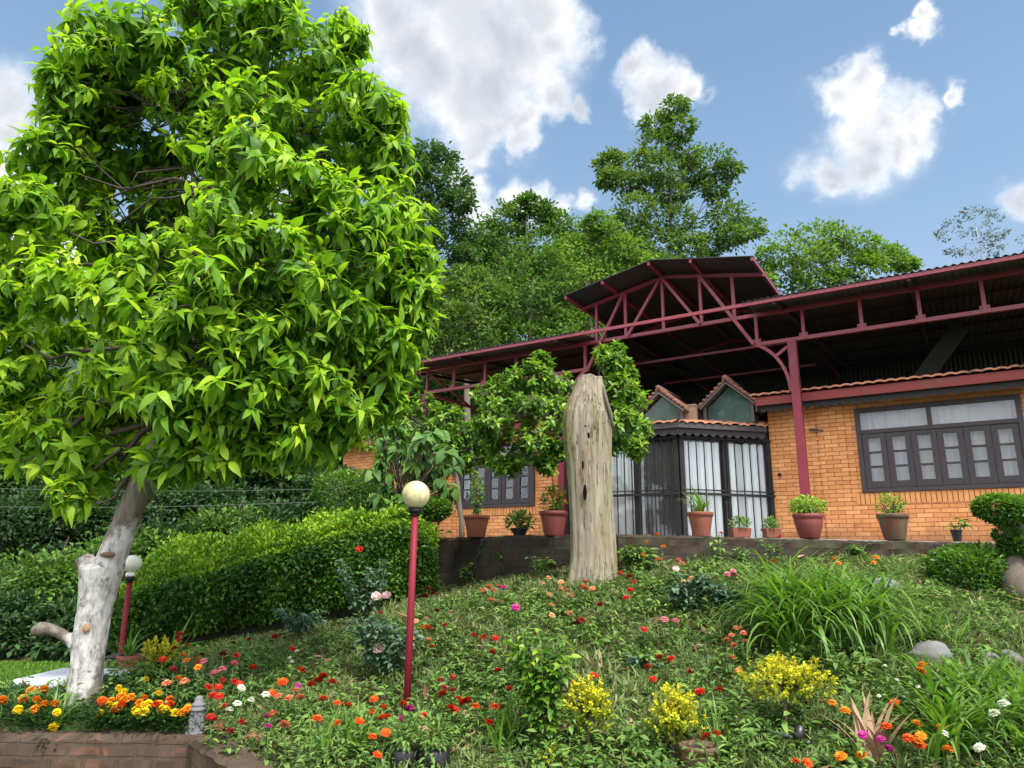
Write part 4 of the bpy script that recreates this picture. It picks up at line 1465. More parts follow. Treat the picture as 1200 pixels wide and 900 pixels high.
# ------------------------------------------------------------------ trees behind the house
TALL = [(788, 128, 16, 0), (768, 148, 15, .5), (798, 150, 16, -.5), (770, 172, 19, 0), (806, 178, 17, .4), (835, 192, 24, 0), (855, 200, 15, -.5), (715, 192, 17, 0), (745, 188, 19, .5),
        (780, 195, 21, -.6), (730, 215, 19, .4), (760, 220, 19, 0), (715, 208, 14, -.4), (790, 225, 16, .5), (838, 222, 17, 0), (815, 205, 16, .6), (850, 255, 23, 0), (875, 268, 18, .5), (858, 275, 18, -.5),
        (770, 250, 24, .5), (795, 262, 22, 0), (745, 245, 20, -.5), (830, 288, 17, .5), (768, 285, 26, 0), (810, 290, 18, -.5), (735, 268, 22, .3)]
forest_tree('tall airy tree with open crown against blue sky, highest behind the gable', 778, 118, 30, 150, 300, MT['leaf_olive'], MT['bark_dark'], seed=1, leaf=.21, per=560, name='tall_tree', clumps=TALL, trunk_r=.17)
DK = [(500, 178, 18, 0), (515, 190, 20, .4), (488, 195, 18, -.4), (530, 215, 20, 0), (500, 222, 26, .4), (540, 235, 16, -.3), (480, 235, 22, 0), (520, 250, 26, .5), (498, 268, 26, -.5), (540, 268, 18, .2), (475, 280, 24, 0), (515, 300, 28, .4), (545, 300, 16, -.2), (490, 320, 28, 0), (525, 335, 26, .5), (500, 360, 30, 0), (535, 370, 24, -.4), (470, 345, 24, .4), (485, 395, 28, 0), (520, 400, 26, .3)]
forest_tree('dark tall tree rising just beside the broad leaved tree crown', 508, 172, 27, 110, 420, MT['leaf_dark'], seed=2, leaf=.20, per=560, clumps=DK)
BD = [(622, 238, 13, 0), (610, 246, 14, .3), (640, 248, 12, -.3), (590, 258, 20, 0), (625, 262, 22, .5), (655, 262, 18, -.3), (570, 275, 22, 0), (600, 285, 26, .5), (640, 285, 26, -.5), (675, 280, 20, .2), (560, 300, 20, .4), (585, 312, 28, 0), (625, 318, 28, .4), (665, 312, 26, -.4), (700, 300, 18, .3), (570, 345, 28, .2), (610, 352, 30, -.4), (655, 350, 30, .4), (690, 340, 22, 0), (590, 385, 30, 0), (640, 388, 30, .3), (560, 378, 24, -.3), (680, 378, 24, 0)]
forest_tree('broad dense green tree with pale tip, above the canopy sheet', 620, 232, 31, 150, 420, MT['leaf_forest'], seed=3, leaf=.21, per=560, clumps=BD)
LG = [(700, 262, 15, 0), (685, 275, 18, .3), (715, 275, 18, -.3), (670, 292, 18, 0), (700, 298, 24, .4), (730, 292, 20, -.3), (665, 318, 22, .2), (695, 325, 26, -.4), (728, 320, 24, .3), (750, 308, 16, 0), (675, 350, 24, 0), (705, 355, 26, .3), (660, 375, 20, -.2), (690, 382, 24, .1), (645, 345, 16, 0)]
forest_tree('bright light green tree in front of the tall airy tree', 690, 262, 25, 130, 400, MT['leaf_light'], seed=4, leaf=.17, per=560, clumps=LG)
MG = [(610, 312, 18, 0), (640, 306, 18, .3), (590, 335, 22, .2), (625, 338, 24, -.3), (655, 330, 20, 0), (600, 365, 26, .3), (635, 370, 26, 0), (570, 362, 18, -.2), (580, 395, 24, 0), (615, 398, 26, .2), (650, 390, 22, -.1)]
forest_tree('dense green tree low above the sloping canopy roof, nearest the gable', 625, 300, 24, 130, 440, MT['leaf_forest'], seed=5, leaf=.17, per=560, clumps=MG)
OL = [(545, 325, 16, 0), (570, 330, 16, .3), (525, 345, 20, 0), (555, 350, 22, -.3), (585, 352, 18, .2), (510, 372, 20, .2), (540, 378, 24, 0), (570, 380, 22, -.2), (500, 400, 22, 0), (530, 405, 24, .2), (560, 405, 22, 0)]
forest_tree('yellow tinged green tree above the left end of the canopy', 555, 318, 23, 110, 440, MT['leaf_olive'], seed=6, leaf=.16, per=560, clumps=OL)
forest_tree('soft green tree filling behind the tall airy tree left side', 720, 250, 36, 120, 420, MT['leaf_forest'], n=22, seed=13, leaf=.26, per=520)
RT = [(930, 290, 26, 0), (960, 282, 24, .5), (985, 280, 22, -.5), (905, 300, 17, .4), (1010, 290, 20, 0), (1030, 298, 18, .5), (1048, 305, 16, 0), (950, 305, 26, -.5), (985, 305, 24, .5), (1015, 312, 20, -.3), (920, 322, 22, .5), (958, 328, 22, 0), (1062, 310, 10, 0), (892, 330, 18, 0), (935, 340, 22, .4), (990, 330, 18, 0)]
forest_tree('spreading light green tree showing above the right hand canopy roof', 970, 258, 28, 160, 340, MT['leaf_light'], seed=7, leaf=.20, per=430, clumps=RT, trunk_r=.2)
PT = [(1140, 250, 12, 0), (1118, 262, 11, .4), (1160, 258, 12, -.4), (1105, 275, 9, 0), (1130, 272, 12, .5), (1155, 278, 12, 0), (1172, 272, 9, .4), (1140, 290, 14, 0), (1120, 292, 9, .3), (1165, 292, 9, 0)]
forest_tree('thin pale grey tree with sparse crown far behind the right roof edge', 1140, 242, 40, 80, 300, MT['leaf_pale'], seed=8, leaf=.16, per=110, name='sparse_tree', clumps=PT, trunk_r=.12, barkm=pbr('pale_bark', (.3, .3, .3), .9))
forest_tree('pale grey twiggy tree cut by the right picture edge', 1215, 236, 40, 50, 300, MT['leaf_pale'], n=8, seed=9, leaf=.16, per=110, name='sparse_tree', trunk_r=.12)
forest_tree('mid green tree filling the gap between dark tall tree and airy tree', 575, 262, 36, 110, 430, MT['leaf_forest'], n=22, seed=10, leaf=.26, per=560)
forest_tree('shaded green tree standing behind the bright light green tree', 668, 262, 35, 120, 420, MT['leaf_forest'], n=22, seed=11, leaf=.26, per=560)
forest_tree('bushy green tree half hidden by the gable roof', 760, 300, 27, 120, 400, MT['leaf_forest'], n=14, seed=12, leaf=.22, per=500)
for k, (px, yt, Y, w, yb, mt, lb) in enumerate([
        (420, 330, 33, 170, 560, 'leaf_dark', 'dark wooded tree glimpsed through the right side of the broad leaved crown'),
        (310, 400, 36, 180, 600, 'leaf_dark', 'dark tree glimpsed below the middle of the broad leaved crown'),
        (190, 440, 38, 190, 620, 'leaf_forest', 'hillside tree glimpsed behind the upper white trunk stem'),
        (70, 430, 40, 190, 640, 'leaf_dark', 'hillside tree glimpsed through the left side of the broad leaved crown'),
        (-40, 450, 36, 180, 660, 'leaf_forest', 'hillside tree at the left picture edge behind the lawn shrubs')]):
    forest_tree(lb, px, yt, Y, w, yb, MT[mt], n=18, seed=20 + k, leaf=.32, per=460)

for k, (px, yt, Y, w, yb, mt, lb) in enumerate([
        (250, 490, 25, 130, 600, 'leaf_forest', 'hillside tree directly above the clipped hedge left half'),
        (330, 470, 26, 130, 600, 'leaf_dark', 'dark hillside tree above the clipped hedge middle'),
        (150, 500, 24, 130, 620, 'leaf_dark', 'dark hillside tree behind the grey upper stem of the white trunk'),
        (60, 505, 25, 130, 620, 'leaf_forest', 'hillside tree behind the overhead cables, left of the white trunk'),
        (-20, 490, 24, 120, 640, 'leaf_dark', 'dark hillside tree at the left end of the overhead cables'),
        (410, 480, 24, 110, 600, 'leaf_forest', 'hillside tree left of the brick house end'),
        (505, 415, 26, 110, 540, 'leaf_dark', 'dark tree seen under the left end of the canopy'),
        (570, 420, 27, 110, 540, 'leaf_dark', 'dark tree seen between canopy sheet and left wing eave'),
        (460, 300, 30, 120, 470, 'leaf_forest', 'green tree squeezed between broad leaved crown and dark tall tree')]):
    forest_tree(lb, px, yt, Y, w, yb, MT[mt], n=16, seed=70 + k, leaf=.22, per=480, trunk_r=.10, barkm=MT['bark_dark'])

# bushes beyond the lawn
BUSH = [(165, 558, 20.5, 150, 650, 'leaf_deep', 'mid green bush behind the cables just right of the white trunk'), (255, 560, 21, 140, 650, 'leaf_deep', 'mid green bush above the hedge, below the broad leaved crown'), (95, 560, 21, 130, 650, 'leaf_deep', 'mid green bush behind the cables just left of the white trunk'),
        (20, 575, 20, 150, 700, 'leaf_deep', 'dark bush at the far left beyond the lawn, under the upper cable'),
        (75, 620, 17.5, 160, 775, 'leaf_forest', 'green shaggy bush behind the lawn, left of the white trunk'),
        (15, 680, 16.6, 130, 785, 'leaf_deep', 'low dark bush where the lawn ends at the left picture edge'),
        (150, 605, 18, 150, 760, 'leaf_forest', 'leafy bush directly behind the fork of the white trunk'),
        (112, 700, 16.4, 120, 785, 'leaf_deep', 'dark low bush behind the sawn branch stub of the white trunk'),
        (215, 600, 19, 130, 740, 'leaf_deep', 'dark bush behind the small globe lamp and hedge end'),
        (180, 690, 16.0, 100, 785, 'leaf_deep', 'dark bush between the small globe lamp pole and lawn'),
        (280, 575, 20, 140, 700, 'leaf_forest', 'green bush above the middle of the clipped hedge'),
        (330, 590, 17, 120, 680, 'leaf_deep', 'bluish dark bush rising over the hedge top, below the cables'),
        (395, 545, 16.5, 110, 640, 'leaf_deep', 'dark conifer like bush between hedge top and shrub tree'),
        (430, 560, 15.5, 70, 640, 'leaf_deep', 'small dark bush next to the brick wall end')]
for k, (px, yt, Y, w, yb, mt, lb) in enumerate(BUSH):
    forest_tree(lb, px, yt, Y, w, yb, MT[mt], n=14, seed=40 + k, leaf=.15, per=520, name='bush', trunk_r=.07, group='bushes beyond the lawn', cr=1.15, barkm=MT['bark_dark'])

# two overhead cables behind the white tree
for (ya, yb, lb) in ((566, 571, 'upper of two thin pale overhead cables crossing behind the white tree'), (590, 585, 'lower of two thin pale overhead cables crossing behind the white tree')):
    a, b = PY(-150, ya, 14.5), PY(430, yb, 15.2)
    mb = MB(); pts = [a + (b - a) * t + np.array([0, 0, -.12 * 4 * t * (1 - t)]) for t in np.linspace(0, 1, 16)]
    mb.tube(pts, .0045, 5)
    tag(mb.build('overhead_cable', pbr('pale_cable', (.10, .105, .105), .6, bump=0)), lb, 'cable')

# ------------------------------------------------------------------ the big broad-leaved tree
YT = 6.3
def T(px, py, dy=0.0): return PY(px, py, YT + dy)
tb = T(100, 836); tb[2] = gz(tb[0], tb[1])
near = thing('broad_leaved_tree', 'large broad leaved tree with whitewashed forked trunk beside the marigold bed', 'tree', tb)
mb = MB()
prof = [(97, 850, 20), (98, 836, 19.5), (99, 815, 18), (100, 795, 17.5), (103, 770, 17), (106, 745, 17), (110, 720, 17.5), (114, 700, 18.5), (117, 680, 21), (120, 664, 23)]
mb.tube([T(a, b) for a, b, r in prof], [r * YT / 832 for *_, r in prof], 28, wob=.10, seed=4)
st1 = [(112, 690, 12), (106, 672, 12), (101, 660, 11), (98, 652, 9.5)]
mb.tube([T(a, b) for a, b, r in st1], [r * YT / 832 for *_, r in st1], 18, wob=.2, seed=5)
st2 = [(118, 690, 17), (126, 668, 17), (132, 650, 15.5), (142, 625, 14.5), (152, 600, 14), (162, 575, 13.5), (174, 548, 13), (190, 515, 12), (205, 480, 11.5)]
mb.tube([T(a, b) for a, b, r in st2], [r * YT / 832 for *_, r in st2], 20, wob=.12, seed=6)
arm = [(98, 774, 7.5), (91, 760, 7), (81, 749, 6.3), (69, 741, 6), (57, 737, 6.2), (49, 736, 7.6), (42, 740, 7.5), (39, 744, 4)]
mb.tube([T(a, b, -.02) for a, b, r in arm], [r * YT / 832 for *_, r in arm], 12, wob=.2, seed=7)
tr = mb.build('trunk', whitewash_mat(), near, fix=True)
rm = tr.modifiers.new('r', 'REMESH'); rm.mode = 'VOXEL'; rm.voxel_size = .016; rm.use_smooth_shade = True
smo = tr.modifiers.new('s', 'SMOOTH'); smo.factor = .6; smo.iterations = 4
tx = bpy.data.textures.new('bark_relief', 'CLOUDS'); tx.noise_scale = .07
dm = tr.modifiers.new('d', 'DISPLACE'); dm.texture = tx; dm.strength = .018; dm.mid_level = .5
kn = T(101, 736, -.135)
mb = MB(); mb.ball(kn, .032, 14, 8, (1, .5, 1.15)); mb.build('knot', pbr('cut_wood', (.33, .19, .10), .8, var=.4, scale=30, bump=.4), near)
mb = MB(); mb.ball(T(126, 650, -.12), .045, 14, 8, (1.5, .5, .55)); mb.build('knot', pbr('dark_hollow_wood', (.12, .08, .05), .9, var=.4, bump=.4), near)
mb = MB()
lead = [(205, 480, 11.5), (222, 430, 10), (236, 370, 8.5), (246, 300, 7), (252, 220, 5.5), (256, 140, 4), (258, 60, 2)]
mb.tube([T(a, b, .05 * i) for i, (a, b, r) in enumerate(lead)], [r * YT / 832 for *_, r in lead], 10, wob=.1)
NCL = [(110, 75, 48, .1), (175, 45, 55, -.1), (250, 30, 60, .2), (325, 35, 58, 0), (385, 70, 50, .1), (425, 125, 50, -.1), (450, 190, 45, .2),
       (120, 130, 52, .5), (60, 190, 48, .2), (30, 250, 52, -.2), (90, 245, 52, .5), (10, 320, 52, .2), (60, 330, 50, -.4), (-20, 390, 55, .3), (-60, 300, 60, .4), (30, 420, 48, .4),
       (290, 100, 55, .6), (360, 150, 55, .5), (215, 110, 50, .7), (180, 175, 36, .8),
       (300, 200, 62, -.9), (360, 235, 60, -.75), (270, 255, 55, -1.0), (410, 285, 58, -.5), (470, 270, 40, .1), (465, 340, 45, .1), (330, 310, 62, -1.0), (250, 345, 60, -1.1),
       (180, 300, 50, -.4), (140, 350, 48, -.5), (190, 395, 54, -.9), (300, 390, 55, -.9), (380, 365, 55, -.6), (430, 405, 50, -.2), (410, 460, 52, -.2), (350, 445, 55, -.6),
       (280, 455, 55, -.8), (215, 465, 50, -.8), (150, 440, 46, -.3), (330, 510, 42, -.5), (265, 520, 40, -.6), (200, 530, 34, -.6), (385, 510, 38, -.2), (100, 480, 42, .2), (60, 520, 40, .3), (110, 540, 34, .2), (15, 500, 36, .4), (85, 578, 22, .1),
       (240, 170, 40, .2), (120, 200, 45, 1.0), (230, 240, 60, 1.1), (350, 270, 60, .9), (160, 270, 55, 1.0), (300, 330, 60, .8), (110, 400, 45, .8), (270, 60, 55, .9), (180, 90, 55, .9), (360, 100, 50, .9), (420, 200, 50, .8), (60, 260, 55, 1.0), (230, 110, 60, .2), (300, 130, 55, -.2), (400, 330, 50, .7), (200, 340, 60, .9), (440, 340, 50, .2), (430, 250, 52, -.3), (320, 180, 50, .9), (270, 400, 60, .8), (380, 430, 50, .7), (30, 350, 55, .9), (-30, 230, 50, .6), (150, 60, 45, .3), (320, 5, 45, .2), (230, -5, 45, .2), (400, 40, 35, .2), (20, 470, 40, .6), (150, 490, 45, .6), (230, 440, 55, .7), (485, 380, 26, .1), (478, 310, 36, .1), (440, 440, 40, .2), (445, 150, 36, .2), (90, 110, 40, .1), (440, 470, 34, 0), (462, 430, 34, .1), (130, 300, 55, .9), (200, 260, 50, .9), (490, 350, 30, 0), (78, 120, 40, .2), (66, 165, 40, .1), (90, 85, 38, .3), (115, 45, 42, .2), (455, 130, 26, .1), (100, 160, 45, .5), (70, 90, 26, 0), (140, 110, 45, .6), (170, 190, 45, .9)]
lead3 = [T(a, b, .05 * i) for i, (a, b, r) in enumerate(lead)]
P, D, N, S, TT = [], [], [], [], []
for k, (a, b, r, dy) in enumerate(NCL):
    c = T(a, b, dy); rr = r * (YT + dy) / 832
    j = min(range(len(lead3)), key=lambda i: np.linalg.norm(lead3[i] - c) + (2 if lead3[i][2] > c[2] + .1 else 0))
    p0 = lead3[j]
    mid = p0 * .5 + c * .5 + np.array([0, 0, -.1]) + rng.normal(0, .06, 3)
    r0 = lead[j][2] * YT / 832 * .38
    m1 = p0 * .75 + c * .25 + rng.normal(0, .09, 3); m2 = p0 * .4 + c * .6 + rng.normal(0, .10, 3) + np.array([0, 0, -.06])
    mb.tube([p0, m1, mid, m2, p0 * .15 + c * .85 + rng.normal(0, .05, 3), c], [r0, r0 * .8, r0 * .65, r0 * .5, r0 * .38, r0 * .25], 6, wob=.15)
    nt = int(20 + r * .40)
    lowleft = (a < 170 and b > 300)
    for q in range(nt):
        d = rand_dirs(1, .15)[0]
        if q < nt * .70:
            e = c + d * rr * np.array([1.08, 1.05, .95]) * rng.uniform(.72, 1.12)
        else:
            e = c + d * rr * rng.uniform(.1, .7)
        mb.tube([c + (e - c) * .15, (c + e) / 2 + rng.normal(0, .03, 3) - np.array([0, 0, .03]), e], [.007, .006, .003], 4, caps=False)
        ax = norm((d + np.array([0, 0, rng.uniform(-.1, .9)]) + rng.normal(0, .25, 3))[None])[0]
        e1 = np.cross(ax, [0.3, .9, .1]); e1 /= np.linalg.norm(e1); e2 = np.cross(ax, e1)
        nl = int(rng.integers(6, 16)); sl = rng.uniform(.05, .20)
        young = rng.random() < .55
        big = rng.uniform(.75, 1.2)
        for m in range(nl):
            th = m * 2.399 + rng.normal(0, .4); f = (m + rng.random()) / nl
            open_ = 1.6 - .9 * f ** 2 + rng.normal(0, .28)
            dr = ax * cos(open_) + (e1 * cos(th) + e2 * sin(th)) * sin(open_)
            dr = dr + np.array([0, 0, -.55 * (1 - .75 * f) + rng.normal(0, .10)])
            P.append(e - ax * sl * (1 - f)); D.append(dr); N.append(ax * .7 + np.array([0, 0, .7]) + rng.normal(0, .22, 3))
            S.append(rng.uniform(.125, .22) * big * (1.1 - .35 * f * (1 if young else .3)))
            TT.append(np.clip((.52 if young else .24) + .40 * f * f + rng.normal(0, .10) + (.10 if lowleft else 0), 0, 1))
mb.build('branch', MT['bark_dark'], near, fix=False)
D = norm(np.array(D)); N = norm(np.array(N))
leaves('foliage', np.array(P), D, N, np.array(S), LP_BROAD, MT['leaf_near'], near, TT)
mb = MB()
tw = [(165, 535, .0), (155, 550, -.1), (147, 562, -.1), (140, 572, -.12), (136, 582, -.12), (125, 588, -.12), (112, 590, -.12)]
mb.tube([T(*q) for q in tw], [.022, .02, .018, .016, .014, .012, .008], 7, wob=.15)
mb.build('drooping_branch', MT['bark_dark'], near)

# ------------------------------------------------------------------ dead trunk
YD = 8.3
dp = [(442, 677, 706), (446, 676, 706), (455, 673, 708), (470, 665, 711), (485, 660, 715), (498, 659, 716), (520, 660, 716), (545, 664, 716), (570, 666, 717), (600, 668, 718), (630, 669.5, 720), (655, 670, 721), (672, 668, 721), (684, 666, 722), (700, 664, 724)]
nA = 72
db = PY(695, 684, YD); db[2] = gz(db[0], db[1])
dead = thing('dead_tree_trunk', 'tall weathered barkless dead tree trunk with broken flat top before the retaining wall', 'dead tree', db)
G = []
rsm = np.random.default_rng(11)
ang = np.linspace(0, 2 * pi, nA, endpoint=False)
gro = sum(rsm.uniform(.006, .022) * np.sin(k * ang + rsm.uniform(0, 6)) for k in (3, 5, 8, 11, 15, 21))
rows = np.linspace(0, len(dp) - 1, 90)
for q in rows:
    i = min(int(q), len(dp) - 2); t = q - i
    y = dp[i][0] * (1 - t) + dp[i + 1][0] * t; xl = dp[i][1] * (1 - t) + dp[i + 1][1] * t; xr = dp[i][2] * (1 - t) + dp[i + 1][2] * t
    c = PY((xl + xr) / 2, y, YD); hwid = (xr - xl) / 2 * YD / 832 * .985
    tw_ = ang + .12 * sin(q * .35)
    gr2 = np.interp((tw_ + .05 * q) % (2 * pi), np.append(ang, 2 * pi), np.append(gro, gro[0])) * (1 + .5 * sin(q * .6))
    rad = 1 + gr2 * 1.9 + rsm.normal(0, .006, nA)
    G.append([(c[0] + hwid * rad[k] * cos(ang[k]), c[1] + hwid * .85 * rad[k] * sin(ang[k]), c[2] + ((.012 * sin(ang[k] * 3 + 1) + .007 * sin(ang[k] * 7)) * max(0, 1 - q / 1.5))) for k in range(nA)])
mb = MB()
V = [p for r in G for p in r]
F = [(i * nA + k, i * nA + (k + 1) % nA, (i + 1) * nA + (k + 1) % nA, (i + 1) * nA + k) for i in range(len(G) - 1) for k in range(nA)]
cen = np.mean(np.array(G[0]), 0) - np.array([0, 0, .05]); V.append(cen)
F += [(len(V) - 1, (k + 1) % nA, k) for k in range(nA)]
mb.add(V, F, True)
mb.build('trunk', deadwood_mat(), dead)
for (px, py, sx, sz) in ((688, 499, 3.2, 3.2), (690, 510, 1.8, 4), (685.5, 577, 2.2, 9), (683, 545, 1.3, 5)):  # near-black balls: the shade inside the hollows is painted on
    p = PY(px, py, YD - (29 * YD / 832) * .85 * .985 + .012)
    mb = MB(); mb.ball(p, YD / 832, 12, 8, (sx, .7, sz)); mb.build('painted_hollow', pbr('hollow_shade', (.008, .006, .005), 1.0, bump=0, spec=0), dead)
# a strip of loose bark on the right side near the top
mb = MB()
mb.tube([PY(707, 452, YD - .08), PY(711, 470, YD - .12), PY(716, 486, YD - .12), PY(718, 505, YD - .1)], [.012, .02, .022, .008], 7, wob=.3)
mb.build('bark_strip', MT['bark'], dead)

# ------------------------------------------------------------------ shrubs next to the house
def shrub_tree(name, label, cat, px, py, Y, clumps, lm, leaf, per, stems, group=None, protos=LP_SMALL, seed=0, bark='bark'):
    b = PY(px, py, Y)
    t = thing(name, label, cat, b, group)
    mb = MB()
    for pts in stems:
        mb.tube([PY(a, c, Y + d) for (a, c, r, d) in pts], [r * Y / 832 for (a, c, r, d) in pts], 9, wob=.12, seed=len(pts))
    s0 = [PY(a, c, Y + d) for (a, c, r, d) in stems[0]]
    P, D, N, S, TT = [], [], [], [], []
    for (a, b_, r, dy) in clumps:
        c = PY(a, b_, Y + dy); rr = r * Y / 832
        p0 = min(s0[len(s0) // 2:], key=lambda q: np.linalg.norm(q - c))
        mb.tube([p0, (p0 + c) / 2 + rng.normal(0, .05, 3), c], [.022, .015, .008], 6, wob=.1)
        nt = max(6, int(per / 9))
        for q in range(nt):
            d = rand_dirs(1, .25)[0]
            e = c + d * rr * np.array([1, 1, .9]) * rng.uniform(.55, 1.08)
            mb.tube([c, (c + e) / 2, e], [.006, .005, .003], 4)
            ax = norm((d + np.array([0, 0, .7]))[None])[0]
            e1 = np.cross(ax, [0.3, .9, .1]); e1 /= np.linalg.norm(e1); e2 = np.cross(ax, e1)
            nl = int(rng.integers(7, 12)); yg = rng.random() < .55
            for m in range(nl):
                th = m * 2.399 + rng.normal(0, .3); f = m / nl
                op = 1.7 - 1.1 * f + rng.normal(0, .2)
                P.append(e - ax * leaf * .9 * (1 - f)); D.append(ax * cos(op) + (e1 * cos(th) + e2 * sin(th)) * sin(op) + np.array([0, 0, -.2 * (1 - f)]))
                N.append(ax + np.array([0, 0, .5])); S.append(leaf * rng.uniform(.75, 1.2)); TT.append(np.clip((.5 if yg else .2) + .42 * f + rng.normal(0, .1), 0, 1))
    mb.build('trunk', MT[bark], t, fix=False)
    leaves('crown', np.array(P), norm(np.array(D)), norm(np.array(N)), np.array(S), protos, lm, t, TT)
    return t


CL = [(575, 462, 24, 0), (600, 448, 24, .1), (630, 442, 24, -.1), (655, 455, 24, .2), (580, 490, 28, -.2), (610, 485, 30, -.3), (645, 485, 28, -.2), (665, 500, 26, .1), (590, 520, 26, 0), (625, 518, 28, -.2),
      (655, 525, 24, 0), (570, 505, 18, .1), (632, 420, 9, 0), (640, 430, 10, .1), (718, 425, 20, 0), (722, 455, 24, -.1), (742, 470, 24, .1), (730, 495, 24, -.2), (748, 500, 18, .2), (715, 520, 20, 0), (745, 525, 15, .1), (735, 440, 15, .2), (690, 470, 26, .5), (690, 510, 26, .5), (722, 412, 12, .1), (705, 415, 9, .1), (600, 545, 14, .1), (585, 545, 10, 0), (640, 545, 14, 0)]
shrub_tree('round_shrub_tree', 'dense glossy rounded shrub tree spreading behind the dead trunk', 'shrub', 690, 640, 9.35,
           CL, MT['leaf_shrub'], .105, 270, [[(688, 640, 7, .1), (688, 600, 6, .1), (686, 560, 6, .1), (684, 530, 5, .1), (690, 490, 4, .1)], [(686, 570, 4, .1), (670, 545, 4, 0), (640, 520, 3, 0), (610, 500, 2, 0)]])
CL = [(480, 495, 18, 0), (500, 478, 17, .1), (520, 490, 18, 0), (465, 515, 17, .2), (495, 510, 20, -.1), (525, 515, 18, .1), (545, 505, 15, 0), (480, 535, 18, -.1), (510, 535, 16, .2), (550, 525, 15, .1), (455, 530, 12, 0), (565, 515, 13, .2), (535, 535, 14, 0), (575, 535, 12, .3), (470, 480, 10, .2)]
shrub_tree('small_tree', 'light green small tree with thin leaning grey stem by the left casement window', 'tree', 539, 632, 12.6,
           [(a, b, r * 1.2, d) for a, b, r, d in CL] + [(a + 12, b + 8, r, d + .3) for a, b, r, d in CL] + [(455, 500, 22, .3), (448, 525, 20, .3), (470, 550, 20, .2), (495, 560, 18, .2), (515, 555, 14, .3), (450, 550, 14, .4), (530, 485, 16, .2), (460, 475, 14, .3)], MT['leaf_shrub'], .12, 170, [[(541, 634, 3.4, 0), (541, 612, 3.2, 0), (538, 590, 3.0, 0), (536, 565, 2.8, 0), (530, 545, 2.6, 0), (526, 530, 3, 0), (520, 510, 2.5, 0)], [(531, 545, 3, 0), (520, 538, 2.2, 0), (500, 525, 2, 0), (480, 515, 1.5, 0)]])
# large-leaved shrub
b = PY(470, 608, 11.4)
t = thing('large_leaved_shrub', 'shrub with big drooping lobed leaves above the hedge behind the mossy globe lamp', 'shrub', b)
mb = MB(); P, D, N, S = [], [], [], []
for k in range(56):
    e = PY(rng.uniform(436, 535), rng.uniform(500, 600), 11.4 + rng.uniform(-.5, .5))
    mb.tube([b + rng.normal(0, .1, 3), (b + e) / 2 + np.array([0, 0, .1]), e], [.02, .014, .007], 6)
    for m in range(8):
        P.append(e); a = rng.uniform(0, 2 * pi); D.append((cos(a), sin(a), rng.uniform(-.9, .2))); N.append((rng.normal(0, .3), -.4 + rng.normal(0, .3), 1)); S.append(rng.uniform(.16, .30))
mb.build('stem', MT['twig'], t, fix=False)
leaves('foliage', np.array(P), np.array(D), np.array(N), np.array(S), [leaf_proto(5, .6, .12, .4, .4, .8), leaf_proto(5, .5, .12, .7, .4, .8)], MT['leaf_bigdark'], t)

# ------------------------------------------------------------------ clipped hedge
HB = [(132, 762, 10.2), (180, 752, 9.9), (240, 742, 9.7), (320, 728, 9.75), (400, 712, 9.9), (460, 702, 10.1), (512, 694, 10.4)]     # foot of the front face
HT = [(140, 690), (182, 678), (240, 664), (320, 640), (400, 618), (460, 605), (512, 606)]                                           # front top edge
hf = [PY(*q) for q in HB]; ht = [PY(a, b, q[2] + .1) for (a, b), q in zip(HT, HB)]
hb_ = hf[3].copy(); hb_[2] = gz(hb_[0], hb_[1])
hedge = thing('clipped_hedge', 'long clipped hedge with bright yellow green top climbing behind the flower bed', 'hedge', hb_)


def hedge_pt(s, w, rows=None):
    """s along 0..1, w 0..1 front face, 1..2 top (sloping back and up)"""
    k = s * (len(hf) - 1); i = np.minimum(k.astype(int), len(hf) - 2); f = (k - i)[:, None]
    F_ = np.array(hf); T_ = np.array(ht)
    a = F_[i] * (1 - f) + F_[i + 1] * f; b = T_[i] * (1 - f) + T_[i + 1] * f
    back = np.array([-.12, 1.0, 0]); 
    depth = 1.15 - .6 * s[:, None] ** 2
    rise = (.62 - .62 * s[:, None] ** 1.5)
    b = b - np.array([0, -.35, 1.0]) * (np.clip((s[:, None] - .86) / .14, 0, 1) ** 2 * .38)
    top = b + back * depth + np.array([0, 0, 1.0]) * rise * depth * .8
    w_ = w[:, None]
    p1 = a + (b - a) * np.clip(w_, 0, 1) + np.array([0, -1.0, 0]) * .10 * np.sin(np.clip(w_, 0, 1) * pi)
    p2 = b + (top - b) * np.clip(w_ - 1, 0, 1)
    # rounded shoulder between the front face and the top
    sh = np.exp(-((w_ - 1) / .16) ** 2) * .07
    return np.where(w_ < 1, p1, p2) - np.array([0, -1.0, 1.0]) * sh


def bumps(p, k=1.0):
    return .05 * (np.sin(p[:, 0] * 5.1 + p[:, 2] * 4) + np.sin(p[:, 0] * 9.7 - p[:, 2] * 7.3 + 2) * .7 + np.sin(p[:, 1] * 8 + p[:, 0] * 3.3) * .6) * k


sg, wg = np.meshgrid(np.linspace(0, 1, 60), np.linspace(0, 2, 30), indexing='ij')
pc = hedge_pt(sg.ravel(), wg.ravel()) + np.array([0, .16, -.10])
ii = (np.arange(59)[:, None] * 30 + np.arange(29)[None]).ravel()
np_mesh('hedge_core', pc, np.stack([ii, ii + 30, ii + 31, ii + 1], 1), pbr('dark_core_filler', (.022, .026, .012), 1.0, var=.6, scale=20, bump=.5), hedge)  # solid dark sheet added inside so the hedge is not see-through
n = 52000
s_ = rng.random(n); w_ = np.where(rng.random(n) < .56, rng.random(n) * 1.05, 1 + rng.random(n))
p = hedge_pt(s_, w_); isT = (w_ > 1)
nor = np.where(isT[:, None], np.array([0.0, -.45, .9]), np.array([0.1, -1.0, .15]))
p = p + nor * (bumps(p)[:, None] + np.abs(rng.normal(0, .055, n))[:, None] * np.where(rng.random(n) < .04, 2.6, 1)[:, None] - .06)
